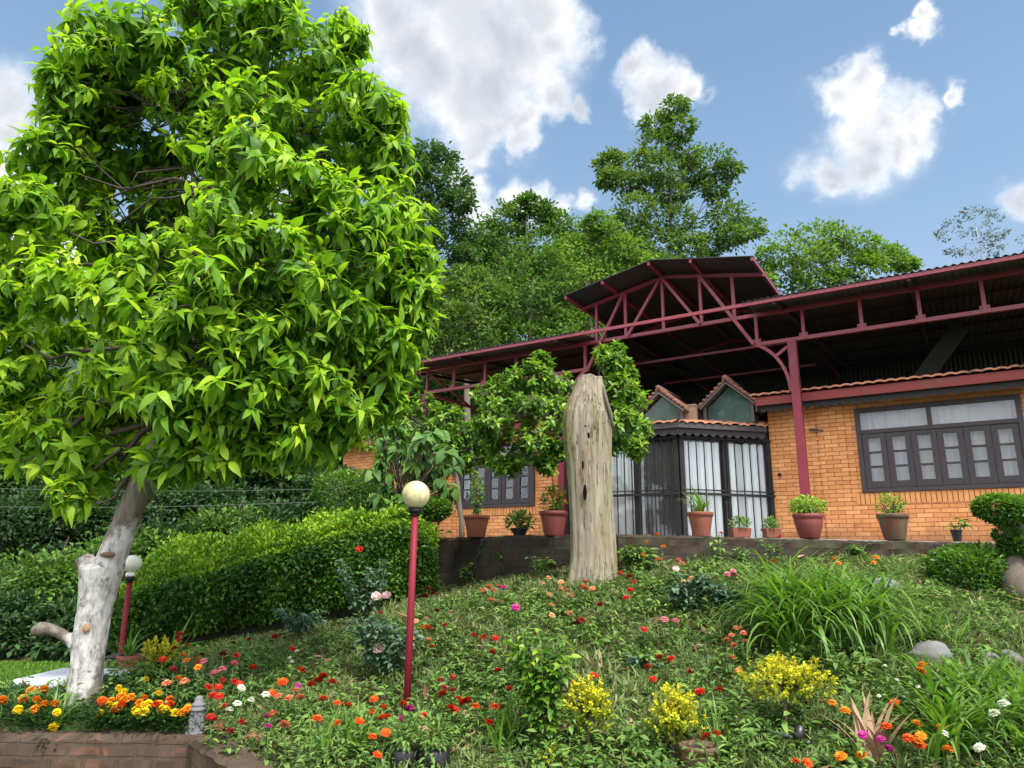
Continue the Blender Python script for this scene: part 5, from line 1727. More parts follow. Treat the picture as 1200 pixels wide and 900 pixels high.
# ends of the hedge are rounded off
e_ = np.clip(.05 - s_, 0, 1)[:, None] * 3
p[:, 2:3] -= np.where(w_[:, None] > .6, e_ ** 1.0 * .6, 0)
D = norm(nor * .7 + rng.normal(0, .6, (n, 3)) + np.array([0, 0, .35]))
N = norm(nor * .5 + np.array([0, 0, .8]) + rng.normal(0, .35, (n, 3)))
# light on the top and shoulder is put into a brighter leaf tone
top_lit = sstep(w_, .84, 1.0)
tn = np.clip(.16 + .40 * rng.random(n) + top_lit * (.30 + .26 * rng.random(n)) + .10 * np.sin(p[:, 0] * 7 + p[:, 1] * 5), 0, 1)
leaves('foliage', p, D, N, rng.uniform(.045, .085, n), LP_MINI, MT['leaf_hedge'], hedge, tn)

# ------------------------------------------------------------------ small bushes and plants
def leafy_bush(name, label, cat, base, c, R, lm, leaf, n, protos=LP_MINI, group=None, stems=6, up=.3, tone=(.15, .75), shell=.6, toplight=.25):
    t = thing(name, label, cat, base, group)
    mb = MB()
    for k in range(stems):
        d = rand_dirs(1, .3)[0]
        e = np.array(c) + d * np.array(R) * .75
        mb.tube([np.array(base) + rng.normal(0, .02, 3) - np.array([0, 0, .03]), (np.array(base) + e) / 2 + rng.normal(0, .03, 3), e], [.014, .010, .004], 5)
    mb.build('stem', MT['twig'], t, fix=False)
    P, d = ellip_pts(n, c, R, shell)
    P += d * bumps(P * 1.6)[:, None] * 1.3 * float(np.mean(R))
    D = norm(d + rng.normal(0, .5, (n, 3)) + np.array([0, 0, up])); N = norm(d * .4 + np.array([0, 0, .8]) + rng.normal(0, .4, (n, 3)))
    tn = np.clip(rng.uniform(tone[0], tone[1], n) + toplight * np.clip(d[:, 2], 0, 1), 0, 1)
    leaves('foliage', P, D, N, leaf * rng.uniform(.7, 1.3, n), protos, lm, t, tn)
    return t


b = on_ground(1140, 690)
leafy_bush('round_bush', 'round dark green bush growing on the slope beside the bulging trunk at right', 'bush', b, PY(1135, 667, b[1]), (.40, .36, .27), MT['leaf_shrub'], .055, 3800, tone=(.05, .55))
# topiary with a swollen trunk
b = on_ground(1190, 700)
tt = thing('topiary_tree', 'clipped topiary with flat green head on a swollen grey trunk at the right edge', 'topiary', b)
mb = MB()
Yb = b[1]
pts = [(1196, 705, 17), (1192, 690, 19), (1190, 675, 18), (1192, 660, 13), (1196, 648, 10), (1198, 630, 7), (1196, 615, 5)]
mb.tube([PY(a, c, Yb) for a, c, r in pts], [r * Yb / 832 for a, c, r in pts], 16, wob=.16, seed=2)
mb.tube([PY(1197, 640, Yb), PY(1180, 625, Yb), PY(1172, 608, Yb)], [.04, .035, .03], 8)
mb.build('trunk', MT['bark'], tt, fix=False)
P_, D_, N_, T_ = [], [], [], []
for (a, c, rx, rz, n) in ((1175, 596, 31, 15, 3600), (1215, 600, 34, 20, 2500), (1200, 640, 27, 17, 2500), (1180, 628, 14, 10, 600)):
    cc = PY(a, c, Yb + (.1 if a > 1200 else 0)); k = Yb / 832
    P, d = ellip_pts(n, cc, (rx * k, rx * k * .85, rz * k), .7)
    P += d * bumps(P * 1.5)[:, None] * .3
    P_.append(P); D_.append(norm(d + rng.normal(0, .5, (n, 3)))); N_.append(norm(d * .4 + np.array([0, 0, .8]) + rng.normal(0, .4, (n, 3))))
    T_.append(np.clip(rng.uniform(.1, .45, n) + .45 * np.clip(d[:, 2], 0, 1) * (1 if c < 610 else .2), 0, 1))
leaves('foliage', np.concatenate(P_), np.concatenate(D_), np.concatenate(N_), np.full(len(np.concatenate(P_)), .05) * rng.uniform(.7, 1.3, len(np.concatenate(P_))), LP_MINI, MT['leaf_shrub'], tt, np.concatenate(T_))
# small clipped bushes at the end of the hedge
for (px, py, rx, rz, Y, lb) in ((508, 596, 22, 11, 11.0, 'small clipped bush on thin stems between hedge and first terracotta pot'),
                                (404, 575, 40, 24, 12.5, 'dark fern leaved bush behind the upper end of the hedge')):
    b = PY(px, py + 40, Y); k = Y / 832
    leafy_bush('clipped_bush', lb, 'bush', b, PY(px, py, Y), (rx * k, rx * k * .8, rz * k), MT['leaf_shrub'], .06, 2600, tone=(.05, .6))

# golden shrubs
def gold(label, px, py, pyb, rx, ry, n, Y=None, flat=False):
    b = on_ground(px, pyb)
    Y = b[1]; k = Y / 832
    t = thing('golden_shrub', label, 'shrub', b, 'golden leaved shrubs in the flower slope')
    mb = MB()
    P, D, N, S, TT = [], [], [], [], []
    c = PY(px, py, Y)
    mb.tube([b - np.array([0, 0, .05]), (b + c) / 2 + rng.normal(0, .012, 3), c], [.014, .012, .008], 6)
    for q in range(int(n * 1.25)):
        d = rand_dirs(1, .15)[0]
        e = c + d * np.array([rx * k, rx * k * .8, ry * k]) * rng.uniform(.2, 1.08)
        mb.tube([c + (e - c) * .1 - np.array([0, 0, .25 * ry * k]), e], [.002, .0008], 3)
        ln = rng.uniform(.05, .10)
        ax = norm((d * .6 + np.array([0, 0, .9]) + rng.normal(0, .2, 3))[None])[0]
        for m in range(18):
            f = m / 18
            P.append(e + ax * ln * (f - .5)); r = rand_dirs(1)[0]
            D.append(r + ax * .9); N.append(ax + rng.normal(0, .3, 3)); S.append(rng.uniform(.016, .032)); TT.append(np.clip(-.05 + .5 * f + .25 * d[2] + rng.normal(0, .12), 0, 1))
    mb.build('stem', MT['twig'], t, fix=False)
    leaves('foliage', np.array(P), norm(np.array(D)), norm(np.array(N)), np.array(S), [QUAD], MT['leaf_gold'], t, TT)


gold('yellow golden shrub with a wide flat head and thin bare stem', 922, 797, 868, 50, 22, 210)
gold('yellow golden shrub standing next to the brown plant pot at the bottom', 792, 838, 893, 30, 26, 130)
gold('yellow golden shrub beside the tall dark leaved sapling', 690, 826, 890, 28, 28, 130)
gold('small yellow golden shrub by the clay pots, near the small globe lamp', 190, 768, 800, 24, 16, 120)
gold('tiny yellow golden shrub at the foot of the tall dark leaved sapling', 645, 889, 905, 12, 8, 30)

# strap-leaved clumps
def strap_clump(name, label, cat, px0, px1, pyb0, pyb1, n, L, Wd, mat, arch=1.0, group=None, lift=1.0):
    bc = on_ground((px0 + px1) / 2, (pyb0 + pyb1) / 2)
    t = thing(name, label, cat, bc, group)
    B = np.array([on_ground(rng.uniform(px0, px1), rng.uniform(pyb0, pyb1)) for _ in range(n // 5)])
    B = np.repeat(B, 5, 0)[:n] + rng.normal(0, .03, (len(np.repeat(B, 5, 0)[:n]), 3)) * np.array([1, 1, 0])
    A = rng.uniform(0, 2 * pi, len(B))
    ribbons('leaf_blades', B, A, rng.uniform(L * .7, L * 1.2, len(B)), Wd, mat, t, arch, lift=lift)
    return t


strap_clump('daylily_clump', 'large clump of long arching strap leaves below the brick house wall', 'plant', 905, 1035, 722, 775, 900, .88, .034, MT['leaf_strap'], 1.15)
strap_clump('daylily_clump', 'strap leaved clump filling the lower right corner under white zinnias', 'plant', 1090, 1215, 820, 900, 420, .55, .03, MT['leaf_strap'], .85)
strap_clump('iris_clump', 'thin upright strap leaves behind the lower right clump beside grey rocks', 'plant', 1080, 1130, 745, 765, 36, .42, .018, MT['leaf_strap'], .8)
strap_clump('iris_clump', 'narrow sword leaves in the low bed under orange red zinnias at bottom left', 'plant', 375, 425, 880, 900, 46, .34, .022, MT['leaf_strap'], .3, lift=1.1)
strap_clump('iris_clump', 'sword leaves near the bottom centre beside the tall dark leaved sapling', 'plant', 575, 598, 870, 890, 26, .36, .02, MT['leaf_strap'], .3, lift=1.1)
strap_clump('iris_clump', 'upright grass blades beside the brown plant pot at the bottom edge', 'plant', 835, 850, 885, 900, 16, .36, .016, MT['leaf_strap'], .25, lift=1.15)
strap_clump('iris_clump', 'upright green blades before the right retaining wall under the bay window', 'plant', 803, 812, 655, 662, 14, .28, .018, MT['leaf_strap'], .3, lift=1.1)
strap_clump('iris_clump', 'green blades rising from the white tree bed at the far left', 'plant', 8, 80, 838, 852, 40, .30, .014, MT['leaf_strap'], .7)
strap_clump('iris_clump', 'two tall yellow green blades beside the golden shrub and hedge', 'plant', 196, 204, 770, 778, 6, .55, .035, MT['leaf_strap'], .25, lift=1.15)
strap_clump('bromeliad', 'pinkish bronze bromeliad with stiff pointed leaves at the bottom right', 'plant', 1018, 1030, 892, 902, 22, .42, .042, MT['leaf_brom'], .35)
strap_clump('bromeliad', 'small tan bromeliad beside the golden shrub in the middle slope', 'plant', 692, 698, 790, 796, 14, .24, .036, MT['leaf_brom'], .5)

# leafy upright plants: sapling, rose bushes and others
def stalk_plant(name, label, cat, px, pyb, pyt, spread, lm, leaf, n_st, per, group=None, protos=LP_SMALL, roses=(), base=None, flower=None, tone=None):
    b = on_ground(px, pyb) if base is None else np.array(base, float)
    Y = b[1]; k = Y / 832
    t = thing(name, label, cat, b, group)
    mb = MB(); P, D, N, S = [], [], [], []
    for q in range(n_st):
        tx_ = px + rng.uniform(-1, 1) * spread; ty = pyt + rng.uniform(0, .35) * (pyb - pyt) * (q > 0)
        e = PY(tx_, ty, Y + rng.uniform(-.5, .5) * spread * k)
        m_ = (b + e) / 2 + np.array([0, 0, .05]) + rng.normal(0, .02, 3)
        mb.tube([b + rng.normal(0, .015, 3), m_, e], [.006, .005, .002], 5)
        for m in range(per):
            f = rng.uniform(.25, 1.0)
            p0 = (b * (1 - f) ** 2 + m_ * 2 * f * (1 - f) + e * f * f)
            a = m * 2.399 + rng.normal(0, .3)
            d = np.array([cos(a), sin(a), rng.uniform(-.15, .5)])
            P.append(p0 + d * .02); D.append(d); N.append(np.array([0, 0, 1.0]) + rng.normal(0, .3, 3)); S.append(leaf * rng.uniform(.7, 1.25))
    mb.build('stem', MT['stem'], t, fix=False)
    leaves('foliage', np.array(P), np.array(D), np.array(N), np.array(S), protos, lm, t, tone)
    for (rx, ry, col, dia) in roses:
        c = PY(rx, ry, Y - .1)
        rose_head(c, dia, col, t)
    return t


def rose_head(c, dia, col, parent):
    P, D, N, S = [], [], [], []
    tl_ = np.array(Matrix.Rotation(.75, 3, 'X'))
    for ring, (k, op, sc_) in enumerate(((5, 1.15, 1.0), (5, .8, .85), (4, .45, .7), (3, .15, .55))):
        for m in range(k):
            a = 2 * pi * m / k + ring * .6 + rng.normal(0, .12)
            D.append((cos(a) * sin(op), sin(a) * sin(op), cos(op))); P.append(c + np.array((cos(a), sin(a), 0)) * .006 * ring); N.append((-cos(a) * cos(op), -sin(a) * cos(op), sin(op) + .2)); S.append(dia * .55 * sc_)
    D = np.array(D) @ tl_.T; N = np.array(N) @ tl_.T; P = c + (np.array(P) - c) @ tl_.T
    return leaves('rose', P, D, N, np.array(S), [leaf_proto(4, 1.05, -.1, .3, .62, .6), leaf_proto(4, .95, -.15, .15, .62, .6)], PET[col], parent)


stalk_plant('sapling', 'tall dark leaved sapling standing in the slope left of the tan bromeliad', 'plant', 635, 888, 738, 34, MT['leaf_shrub'], .085, 14, 60, tone=None)
stalk_plant('rose_bush', 'tall rose bush with one red rose against the hedge', 'rose bush', 424, 735, 655, 30, MT['leaf_rose'], .085, 14, 46, 'rose bushes', roses=((421, 644, 'red', .10),))
stalk_plant('rose_bush', 'blue green rose bush with pale pink roses beside the mossy globe lamp pole', 'rose bush', 446, 800, 722, 42, MT['leaf_rose'], .085, 18, 46, 'rose bushes', roses=((441, 699, 'palepink', .10), (453, 698, 'palepink', .09), (444, 760, 'palepink', .12)))
stalk_plant('rose_bush', 'blue green leafy rose bush without flowers, left of the tall red rose', 'rose bush', 350, 750, 712, 30, MT['leaf_rose'], .075, 12, 40, 'rose bushes')
stalk_plant('rose_bush', 'grey green rose bush growing right of the dead trunk base', 'rose bush', 810, 720, 672, 30, MT['leaf_rose'], .085, 12, 38, 'rose bushes', roses=((792, 667, 'palepink', .07),))
stalk_plant('rose_bush', 'grey green rose bush touching the large strap leaved clump', 'rose bush', 848, 720, 682, 24, MT['leaf_rose'], .09, 11, 36, 'rose bushes')
stalk_plant('leafy_plant', 'light green leafy plant against the left end of the retaining wall', 'plant', 506, 690, 610, 18, MT['leaf_flower'], .12, 14, 26)
stalk_plant('leafy_plant', 'grey green rosette plant in the middle of the flower slope', 'plant', 752, 790, 772, 22, MT['leaf_rose'], .09, 6, 10)
stalk_plant('leafy_plant', 'broad leaved seedling between marigolds and clay pots', 'plant', 168, 808, 780, 16, MT['leaf_flower'], .10, 6, 9)
stalk_plant('leafy_plant', 'pale wall plant growing out of the cracked retaining wall', 'plant', 594, 665, 640, 10, MT['leaf_flower'], .07, 6, 10, base=PY(594, 664, 10.4))
stalk_plant('leafy_plant', 'leafy weed at the foot of the cracked wall under the first terracotta pot', 'plant', 548, 688, 662, 12, MT['leaf_flower'], .08, 7, 14)
stalk_plant('leafy_plant', 'spreading weed between cracked wall and dead trunk foot', 'plant', 634, 676, 652, 14, MT['leaf_flower'], .08, 8, 14)
stalk_plant('leafy_plant', 'bushy weed hiding the wall beside the large strap leaved clump', 'plant', 868, 664, 642, 16, MT['leaf_flower'], .07, 8, 14)
stalk_plant('leafy_plant', 'low weed before the wall under the stained brown pot', 'plant', 1010, 656, 638, 18, MT['leaf_flower'], .07, 8, 14)
stalk_plant('leafy_plant', 'tuft of pointed leaves beside the dead trunk at the wall corner', 'plant', 745, 672, 640, 22, MT['leaf_flower'], .11, 16, 18)
stalk_plant('leafy_plant', 'young leafy stem in front of the right retaining wall below the red geraniums', 'plant', 840, 665, 630, 8, MT['leaf_flower'], .09, 4, 9)
stalk_plant('leafy_plant', 'leafy stem before the wall under the right end of the bay window', 'plant', 902, 663, 632, 8, MT['leaf_flower'], .08, 4, 9)
stalk_plant('leafy_plant', 'green seedling with reddish tip in a black pot under the house wall', 'plant', 1122, 632, 606, 12, MT['leaf_flower'], .10, 4, 7, base=PY(1122, 632, 10.0))

# ------------------------------------------------------------------ lamps
def lamp(label, base, top, r, gm, neck=False):
    t = thing('globe_lamp', label, 'lamp', base, 'red pole garden lamps')
    base = np.array(base, float); top = np.array(top, float)
    d = (top - base) / np.linalg.norm(top - base)
    mb = MB(); mb.tube([base - d * .1, base + (top - base) * .5, top], .030, 14); mb.build('pole', MT['lamp_red'], t)
    mb = MB(); mb.tube([top, top + d * .045], .058, 16)
    mb.tube([top - d * .03, top + d * .002], .038, 14); mb.build('collar', MT['iron'], t)
    c = top + d * (.04 + r * .95)
    if neck:
        mb = MB(); mb.lathe([(.052, 0), (.056, .02), (.05, .045), (.045, .05)], top + d * .045, 18); mb.build('neck', globe_mat('white_neck_glass', (.75, .73, .68), (.6, .57, .48)), t)
        mb = MB(); mb.ball(c + d * .045, r, 28, 18, (1, 1, .86))
    else:
        mb = MB(); mb.ball(c, r, 28, 18)
    mb.build('globe', gm, t)
    return t


b = on_ground(476, 842)
lamp('mossy cream globe lamp on a tall red pole in the middle of the flowers', b, PY(486.3, 601, b[1] + .03), .125, globe_mat('mossy_cream_globe', (.62, .56, .34), (.36, .33, .13)))
b2 = PY(131.5, 850, 9.0)
lamp('white globe lamp on a leaning red pole behind the white tree trunk', b2, PY(152, 680, 9.0), .118, globe_mat('white_globe', (.78, .76, .68), (.62, .58, .45)), True)

# ------------------------------------------------------------------ pots
def pot_shape(r, h, kind='cone'):
    if kind == 'bulge':
        return [(r * .62, 0), (r * .66, .01), (r * .86, h * .45), (r * .96, h * .72), (r * .93, h * .8), (r * 1.0, h * .83), (r * 1.03, h * .92), (r * 1.0, h), (r * .9, h), (r * .86, h * .86)]
    return [(r * .64, 0), (r * .66, .008), (r * .92, h * .80), (r * .925, h * .82), (r * .99, h * .83), (r * 1.02, h * .98), (r * .99, h), (r * .88, h), (r * .84, h * .86)]


def pot(label, c, r, h, mat, kind='cone', name='terracotta_pot', cat='plant pot', group='potted plants on the retaining wall'):
    t = thing(name, label, cat, c, group)
    mb = MB(); mb.lathe(pot_shape(r, h, kind), c, 32, caps=True); mb.build('body', mat, t)
    mb = MB(); mb.lathe([(.001, h * .87), (r * .84, h * .87)], c, 24, caps=False); mb.build('soil', MT['soil'], t)
    return t


def pot_at(label, px, pyb, Y, wpx, hpx, mat, kind='cone', group='potted plants on the retaining wall', z=None):
    c = PY(px, pyb, Y)
    if z is not None: c[2] = z
    k = Y / 832 * .92
    pot(label, c, wpx / 2 * k, hpx * k, mat, kind, group=group)
    return c, wpx / 2 * k, hpx * k


POTS = [(558, 629, 10.78, 33, 27, 'terracotta', 'cone', 'terracotta pot with an upright twiggy plant nearest the hedge on the wall'),
        (649, 623, 9.75, 36, 30, 'terracotta_red', 'cone', 'dark red terracotta pot with orange flowers beside the dead trunk'),
        (822, 627, 9.35, 32, 30, 'terracotta', 'cone', 'terracotta pot holding arching grass in front of the barred bay window'),
        (949, 630, 9.55, 36, 30, 'terracotta_red', 'bulge', 'rounded pinkish terracotta pot with yellow green plant under the red post'),
        (1049, 632, 9.75, 37, 32, 'terracotta_old', 'cone', 'stained brown terracotta pot with sparse plant under the right window')]
pot_c = []
for (px, pb, Y, wp, hp, m, kd, lb) in POTS:
    c = PY(px, pb, Y); c[2] = ZF + .005
    pot_c.append(pot_at(lb, px, pb, Y, wp, hp, MT[m], kd, z=ZF + .005))


def pot_plant(name, label, cat, c, r, h, lm, leaf, n, R, hgt, protos=LP_SMALL, tone=(.3, .9), stems=7):
    b = c + np.array([0, 0, h * .87])
    return leafy_bush(name, label, cat, b, b + np.array([0, 0, hgt]), R, lm, leaf, n, protos, None, stems, .4, tone, .3)


c, r, h = pot_c[0]; pot_plant('potted_plant', 'upright twiggy green plant growing in the pot nearest the hedge', 'plant', c, r, h, MT['leaf_shrub'], .045, 420, (.09, .09, .36), .36, tone=(.2, .8))
c, r, h = pot_c[1]; tp1 = pot_plant('potted_plant', 'loose plant with small orange flowers in the dark red pot', 'plant', c, r, h, MT['leaf_shrub'], .05, 420, (.17, .15, .20), .2, tone=(.3, .8))
for q in range(5):
    cc = c + np.array([rng.normal(0, .08), -.1, h + .12 + rng.uniform(0, .16)])
    rose_head(cc, .05, 'orange', tp1).name = 'blossom'
c, r, h = pot_c[3]; pot_plant('potted_plant', 'bushy yellow green plant in the rounded pinkish pot', 'plant', c, r, h, MT['leaf_shrub'], .045, 900, (.24, .2, .14), .14, tone=(.6, 1.0))
c, r, h = pot_c[4]; pot_plant('potted_plant', 'sparse light green plant in the stained brown pot', 'plant', c, r, h, MT['leaf_shrub'], .05, 300, (.2, .16, .15), .17, tone=(.4, .85))
c, r, h = pot_c[2]
t = thing('potted_grass', 'arching spiky grass growing in the pot before the bay window', 'plant', c + np.array([0, 0, h * .87]))
B = np.tile(c + np.array([0, 0, h * .87]), (40, 1)) + rng.normal(0, .04, (40, 3)) * np.array([1, 1, 0])
ribbons('leaf_blades', B, rng.uniform(0, 2 * pi, 40), rng.uniform(.25, .5, 40), .022, MT['leaf_strap'], t, .6)
B = np.tile(c + np.array([-.03, 0, h * .87]), (5, 1))
ribbons('pale_blade', B, np.array([3.0, 3.3, 2.8, 3.6, 3.1]), np.array([.45, .5, .4, .42, .36]), .02, MT['leaf_brom'], t, 1.2)
# plant in a low black pot on the wall
c = PY(609, 626, 10.3); c[2] = ZF + .005
pot('small black plastic pot on the cracked wall between two terracotta pots', c, .12, .12, MT['black_plastic'], name='plastic_pot')
leafy_bush('potted_plant', 'dark leafy plant in the small black pot between terracotta pots', 'plant', c + np.array([0, 0, .1]), c + np.array([0, 0, .22]), (.2, .15, .14), MT['leaf_shrub'], .075, 260, LP_SMALL, None, 5, .3, (.05, .6), .3)
c = PY(1122, 634, 10.0); c[2] = ZF + .005
pot('black pot half hidden by the round bush on the right wall', c, .075, .16, MT['black_plastic'], name='plastic_pot')
# geranium troughs below the bay window
for (px, w, lb) in ((868, 22, 'long terracotta trough of red geraniums below the right bay window panes'), (905, 18, 'second terracotta trough of geraniums at the bay window end')):
    c = PY(px, 629, 9.5); c[2] = ZF + .005
    t = thing('planter_trough', lb, 'planter', c, 'geranium troughs')
    mb = MB(); k = w / 2 * 9.5 / 832
    mb.prism([c + np.array(q) for q in ((-k * .9, -.07, 0), (k * .9, -.07, 0), (k, -.09, .12), (-k, -.09, .12))], (0, .16, 0)); mb.build('body', MT['terracotta'], t, bevel=.008)
    P, d = ellip_pts(240, c + np.array([0, 0, .17]), (k * 1.05, .1, .09), .2)
    leaves('foliage', P, norm(d + np.array([0, -.3, .5])), norm(d + np.array([0, -.5, 1])), rng.uniform(.035, .06, 240), LP_SMALL, MT['leaf_flower'], t)
# clay pots on the left beyond the marigolds
pot_at('clay pot with spiky plant beside the small globe lamp', 150, 803, 7.9, 32, 34, MT['terracotta'], 'cone', 'clay pots beyond the marigolds')
t0 = PY(150, 774, 7.9)
t = thing('potted_grass', 'spiky plant growing in the clay pot beside the small globe lamp', 'plant', t0)
ribbons('leaf_blades', np.tile(t0, (26, 1)), rng.uniform(0, 2 * pi, 26), rng.uniform(.2, .42, 26), .03, MT['leaf_strap'], t, .8)
pot_at('second clay pot half hidden behind the small golden shrub', 168, 803, 8.1, 32, 28, MT['terracotta'], 'cone', 'clay pots beyond the marigolds')
# pot and nursery bags at the bottom edge
c = on_ground(820, 905); pot('brown plant pot cut by the bottom edge below a golden shrub', c + np.array([0, 0, -.04]), .125, .2, MT['terracotta_old'], group=None)
for px, lb in ((474, 'black nursery bag left of its twin at the bottom edge near the lamp foot'), (510, 'black nursery bag right of its twin at the bottom edge near the lamp foot')):
    c = on_ground(px, 905)
    t = thing('nursery_bag', lb, 'plant bag', c, 'black nursery bags')
    mb = MB(); mb.tube([c + np.array([0, 0, z]) for z in (-.05, .03, .09, .13, .145)], [.09, .105, .10, .098, .088], 16, wob=.12, seed=px); mb.build('bag', MT['black_plastic'], t)
    P, d = ellip_pts(150, c + np.array([0, 0, .24]), (.13, .12, .11), .2)
    leaves('foliage', P, norm(d + np.array([0, 0, .5])), norm(d + np.array([0, 0, 1])), rng.uniform(.04, .065, 150), LP_SMALL, MT['leaf_flower'], t)

# ------------------------------------------------------------------ white garden table behind the trunk
ta, tbp, tcp, td = PY(33, 797, 8.5), PY(46, 808, 8.0), PY(135, 793, 8.5), PY(37, 789, 9.1)
zt_ = float(ta[2])
cx, cy = -4.6, 7.4
b = np.array([cx, cy, zt_ - .72])
t = thing('garden_table', 'low white topped garden table standing behind the white tree trunk', 'table', b)
k1 = PY(30, 800, 7.2); k2 = PY(134, 800, 7.2)
x0, x1 = k1[0], k2[0]
zt_ = PY(80, 797, 7.0)[2]
mb = MB(); mb.box(x0, x1, 7.0, 7.75, zt_ - .11, zt_); mb.build('table_top', MT['white'], t, bevel=.015)
for (x, y) in ((x0 + .06, 7.07), (x1 - .06, 7.07), (x0 + .06, 7.68), (x1 - .06, 7.68)):
    mb = MB(); mb.beam((x, y, gz(x, y) - .02), (x, y, zt_ - .111), .045); mb.build('leg', MT['iron'], t)
# slatted wooden crate next to the pots
c = PY(139, 797, 8.3)
t = thing('slatted_stool', 'small weathered slatted wooden stool between red lamp pole and clay pot', 'stool', c)
mb = MB()
for q in range(4): mb.box(c[0] - .11, c[0] + .11, c[1] - .12 + q * .07, c[1] - .07 + q * .07, c[2] + .24, c[2] + .262)
mb.build('seat', MT['grey_wood'], t)
for sx in (-1, 1):
    for sy in (-1, 1):
        mb = MB(); mb.beam(c + np.array((sx * .11, sy * .1, -.3)), c + np.array((sx * .09, sy * .08, .238)), .025); mb.build('leg', MT['grey_wood'], t)
mb = MB(); mb.beam(c + np.array((-.1, -.092, .08)), c + np.array((.1, -.092, .08)), .02); mb.build('rail', MT['grey_wood'], t)

# ------------------------------------------------------------------ small grey lantern
c = PY(229, 860, 5.9)
t = thing('garden_lantern', 'small fluted grey stone lantern standing on the corner of the low wall', 'garden ornament', c)
mb = MB(); mb.lathe([(.075, 0), (.078, .012), (.07, .02), (.064, .022)], c, 20)
mb.build('base', MT['concrete'], t)
mb = MB(); n_ = 40
prof = [(.064, .022), (.058, .10), (.050, .165)]
V, F = [], []
for (r, z) in prof:
    for k in range(n_): 
        a = 2 * pi * k / n_; rr = r * (1 + .045 * (1 if (k // 2) % 2 else -1))
        V.append(c + np.array((rr * cos(a), rr * sin(a), z)))
for i in range(2):
    for k in range(n_): F.append((i * n_ + k, i * n_ + (k + 1) % n_, (i + 1) * n_ + (k + 1) % n_, (i + 1) * n_ + k))
mb.add(V, F); mb.build('fluted_body', MT['concrete'], t)
mb = MB(); mb.lathe([(.052, .165), (.062, .17), (.062, .18), (.05, .188), (.046, .2), (.052, .206), (.05, .214), (.034, .222), (.03, .245), (.024, .262), (.008, .272)], c, 20)
mb.build('cap', MT['concrete'], t)

# ------------------------------------------------------------------ rocks, hose, clay shards
def rock(label, px, py, rx, rz, seed):
    c = on_ground(px, py); k = c[1] / 832
    r_ = np.random.default_rng(seed)
    mb = MB(); mb.ball((0, 0, 0), 1.0, 22, 14)
    V = np.array(mb.v); V = V * (1 + .16 * np.sin(V[:, 0:1] * 3 + seed) + .13 * np.sin(V[:, 1:2] * 4 + V[:, 2:3] * 2 + seed * 2) + .05 * np.sin(V[:, 2:3] * 9))
    V = V * np.array([rx * k, rx * k * .8, rz * k]) + c + np.array([0, 0, rz * k * .35])
    mb.v = [tuple(q) for q in V]
    tag(mb.build('rock', MT['rock'], None), label, 'rock', 'grey rocks on the right side of the slope')


rock('largest pale grey rock lying below the strap leaved clump', 1088, 776, 25, 15, 1)
rock('small pale rock near the right picture edge', 1186, 778, 13, 9, 2)
rock('flat grey rock half covered by strap leaves near the wall', 1040, 692, 18, 9, 3)
rock('small brownish rock between the two pale rocks', 1161, 778, 9, 9, 4)
hz_ = [(703, 798), (722, 806), (745, 814), (765, 824), (785, 832)]
hz2 = [(842, 846), (860, 852), (885, 862), (910, 870), (932, 876), (950, 880)]
for pts, lb in ((hz_, 'grey garden hose piece lying in weeds behind the golden shrub near the pot'), (hz2, 'dark garden hose lying at the foot of the flat golden shrub')):
    mb = MB(); mb.tube([on_ground(a, b) + np.array([0, 0, .05]) for a, b in pts], .012, 8)
    tag(mb.build('garden_hose', pbr('hose_rubber', (.10, .11, .12), .5, bump=0)), lb, 'hose')
c = on_ground(936, 878)
mb = MB(); mb.tube([c + np.array([0, 0, .02]), c + np.array([.02, 0, .14])], [.04, .032], 12); tag(mb.build('black_pipe_cap', MT['black_plastic']), 'black pipe stub standing at the end of the dark hose', 'pipe')
for px, py, lb in ((296, 870, 'curved broken clay tile shard lying behind the curving wall'), (252, 860, 'broken clay tile shard beside the small grey lantern')):
    c = on_ground(px, py)
    mb = MB(); g = []
    for i in range(9):
        a = pi * (.15 + .7 * i / 8); g.append([c + np.array([-.07 * cos(a), y_, .07 * sin(a) - .01]) for y_ in (-.08, 0.0, .1)])
    mb.sheet(g, True)
    o = mb.build('clay_shard', MT['terracotta']); sm = o.modifiers.new('s', 'SOLIDIFY'); sm.thickness = .012
    tag(o, lb, 'clay shard')

# ------------------------------------------------------------------ flowers: every flower head on its own stem is a thing
def ring_head(rings, dia, seed, dome=0.0):
    """rings: (count, opening angle, relative length, height)"""
    r_ = np.random.default_rng(seed)
    P, D, N, S, TT = [], [], [], [], []
    for j, (k, op, sc_, h) in enumerate(rings):
        for m in range(k):
            a = 2 * pi * m / k + j * .37 + r_.normal(0, .10)
            o = op + r_.normal(0, .07)
            d = np.array((cos(a) * sin(o), sin(a) * sin(o), cos(o)))
            D.append(d); P.append(np.array((cos(a), sin(a), 0)) * dia * .05 + np.array((0, 0, h * dia))); N.append((-cos(a) * cos(o), -sin(a) * cos(o), sin(o) + .15))
            S.append(dia * .5 * sc_ * r_.uniform(.9, 1.08)); TT.append(np.clip(.25 + .22 * j + r_.normal(0, .15), 0, 1))
    return [np.array(q, float) for q in (P, D, N, S, TT)]


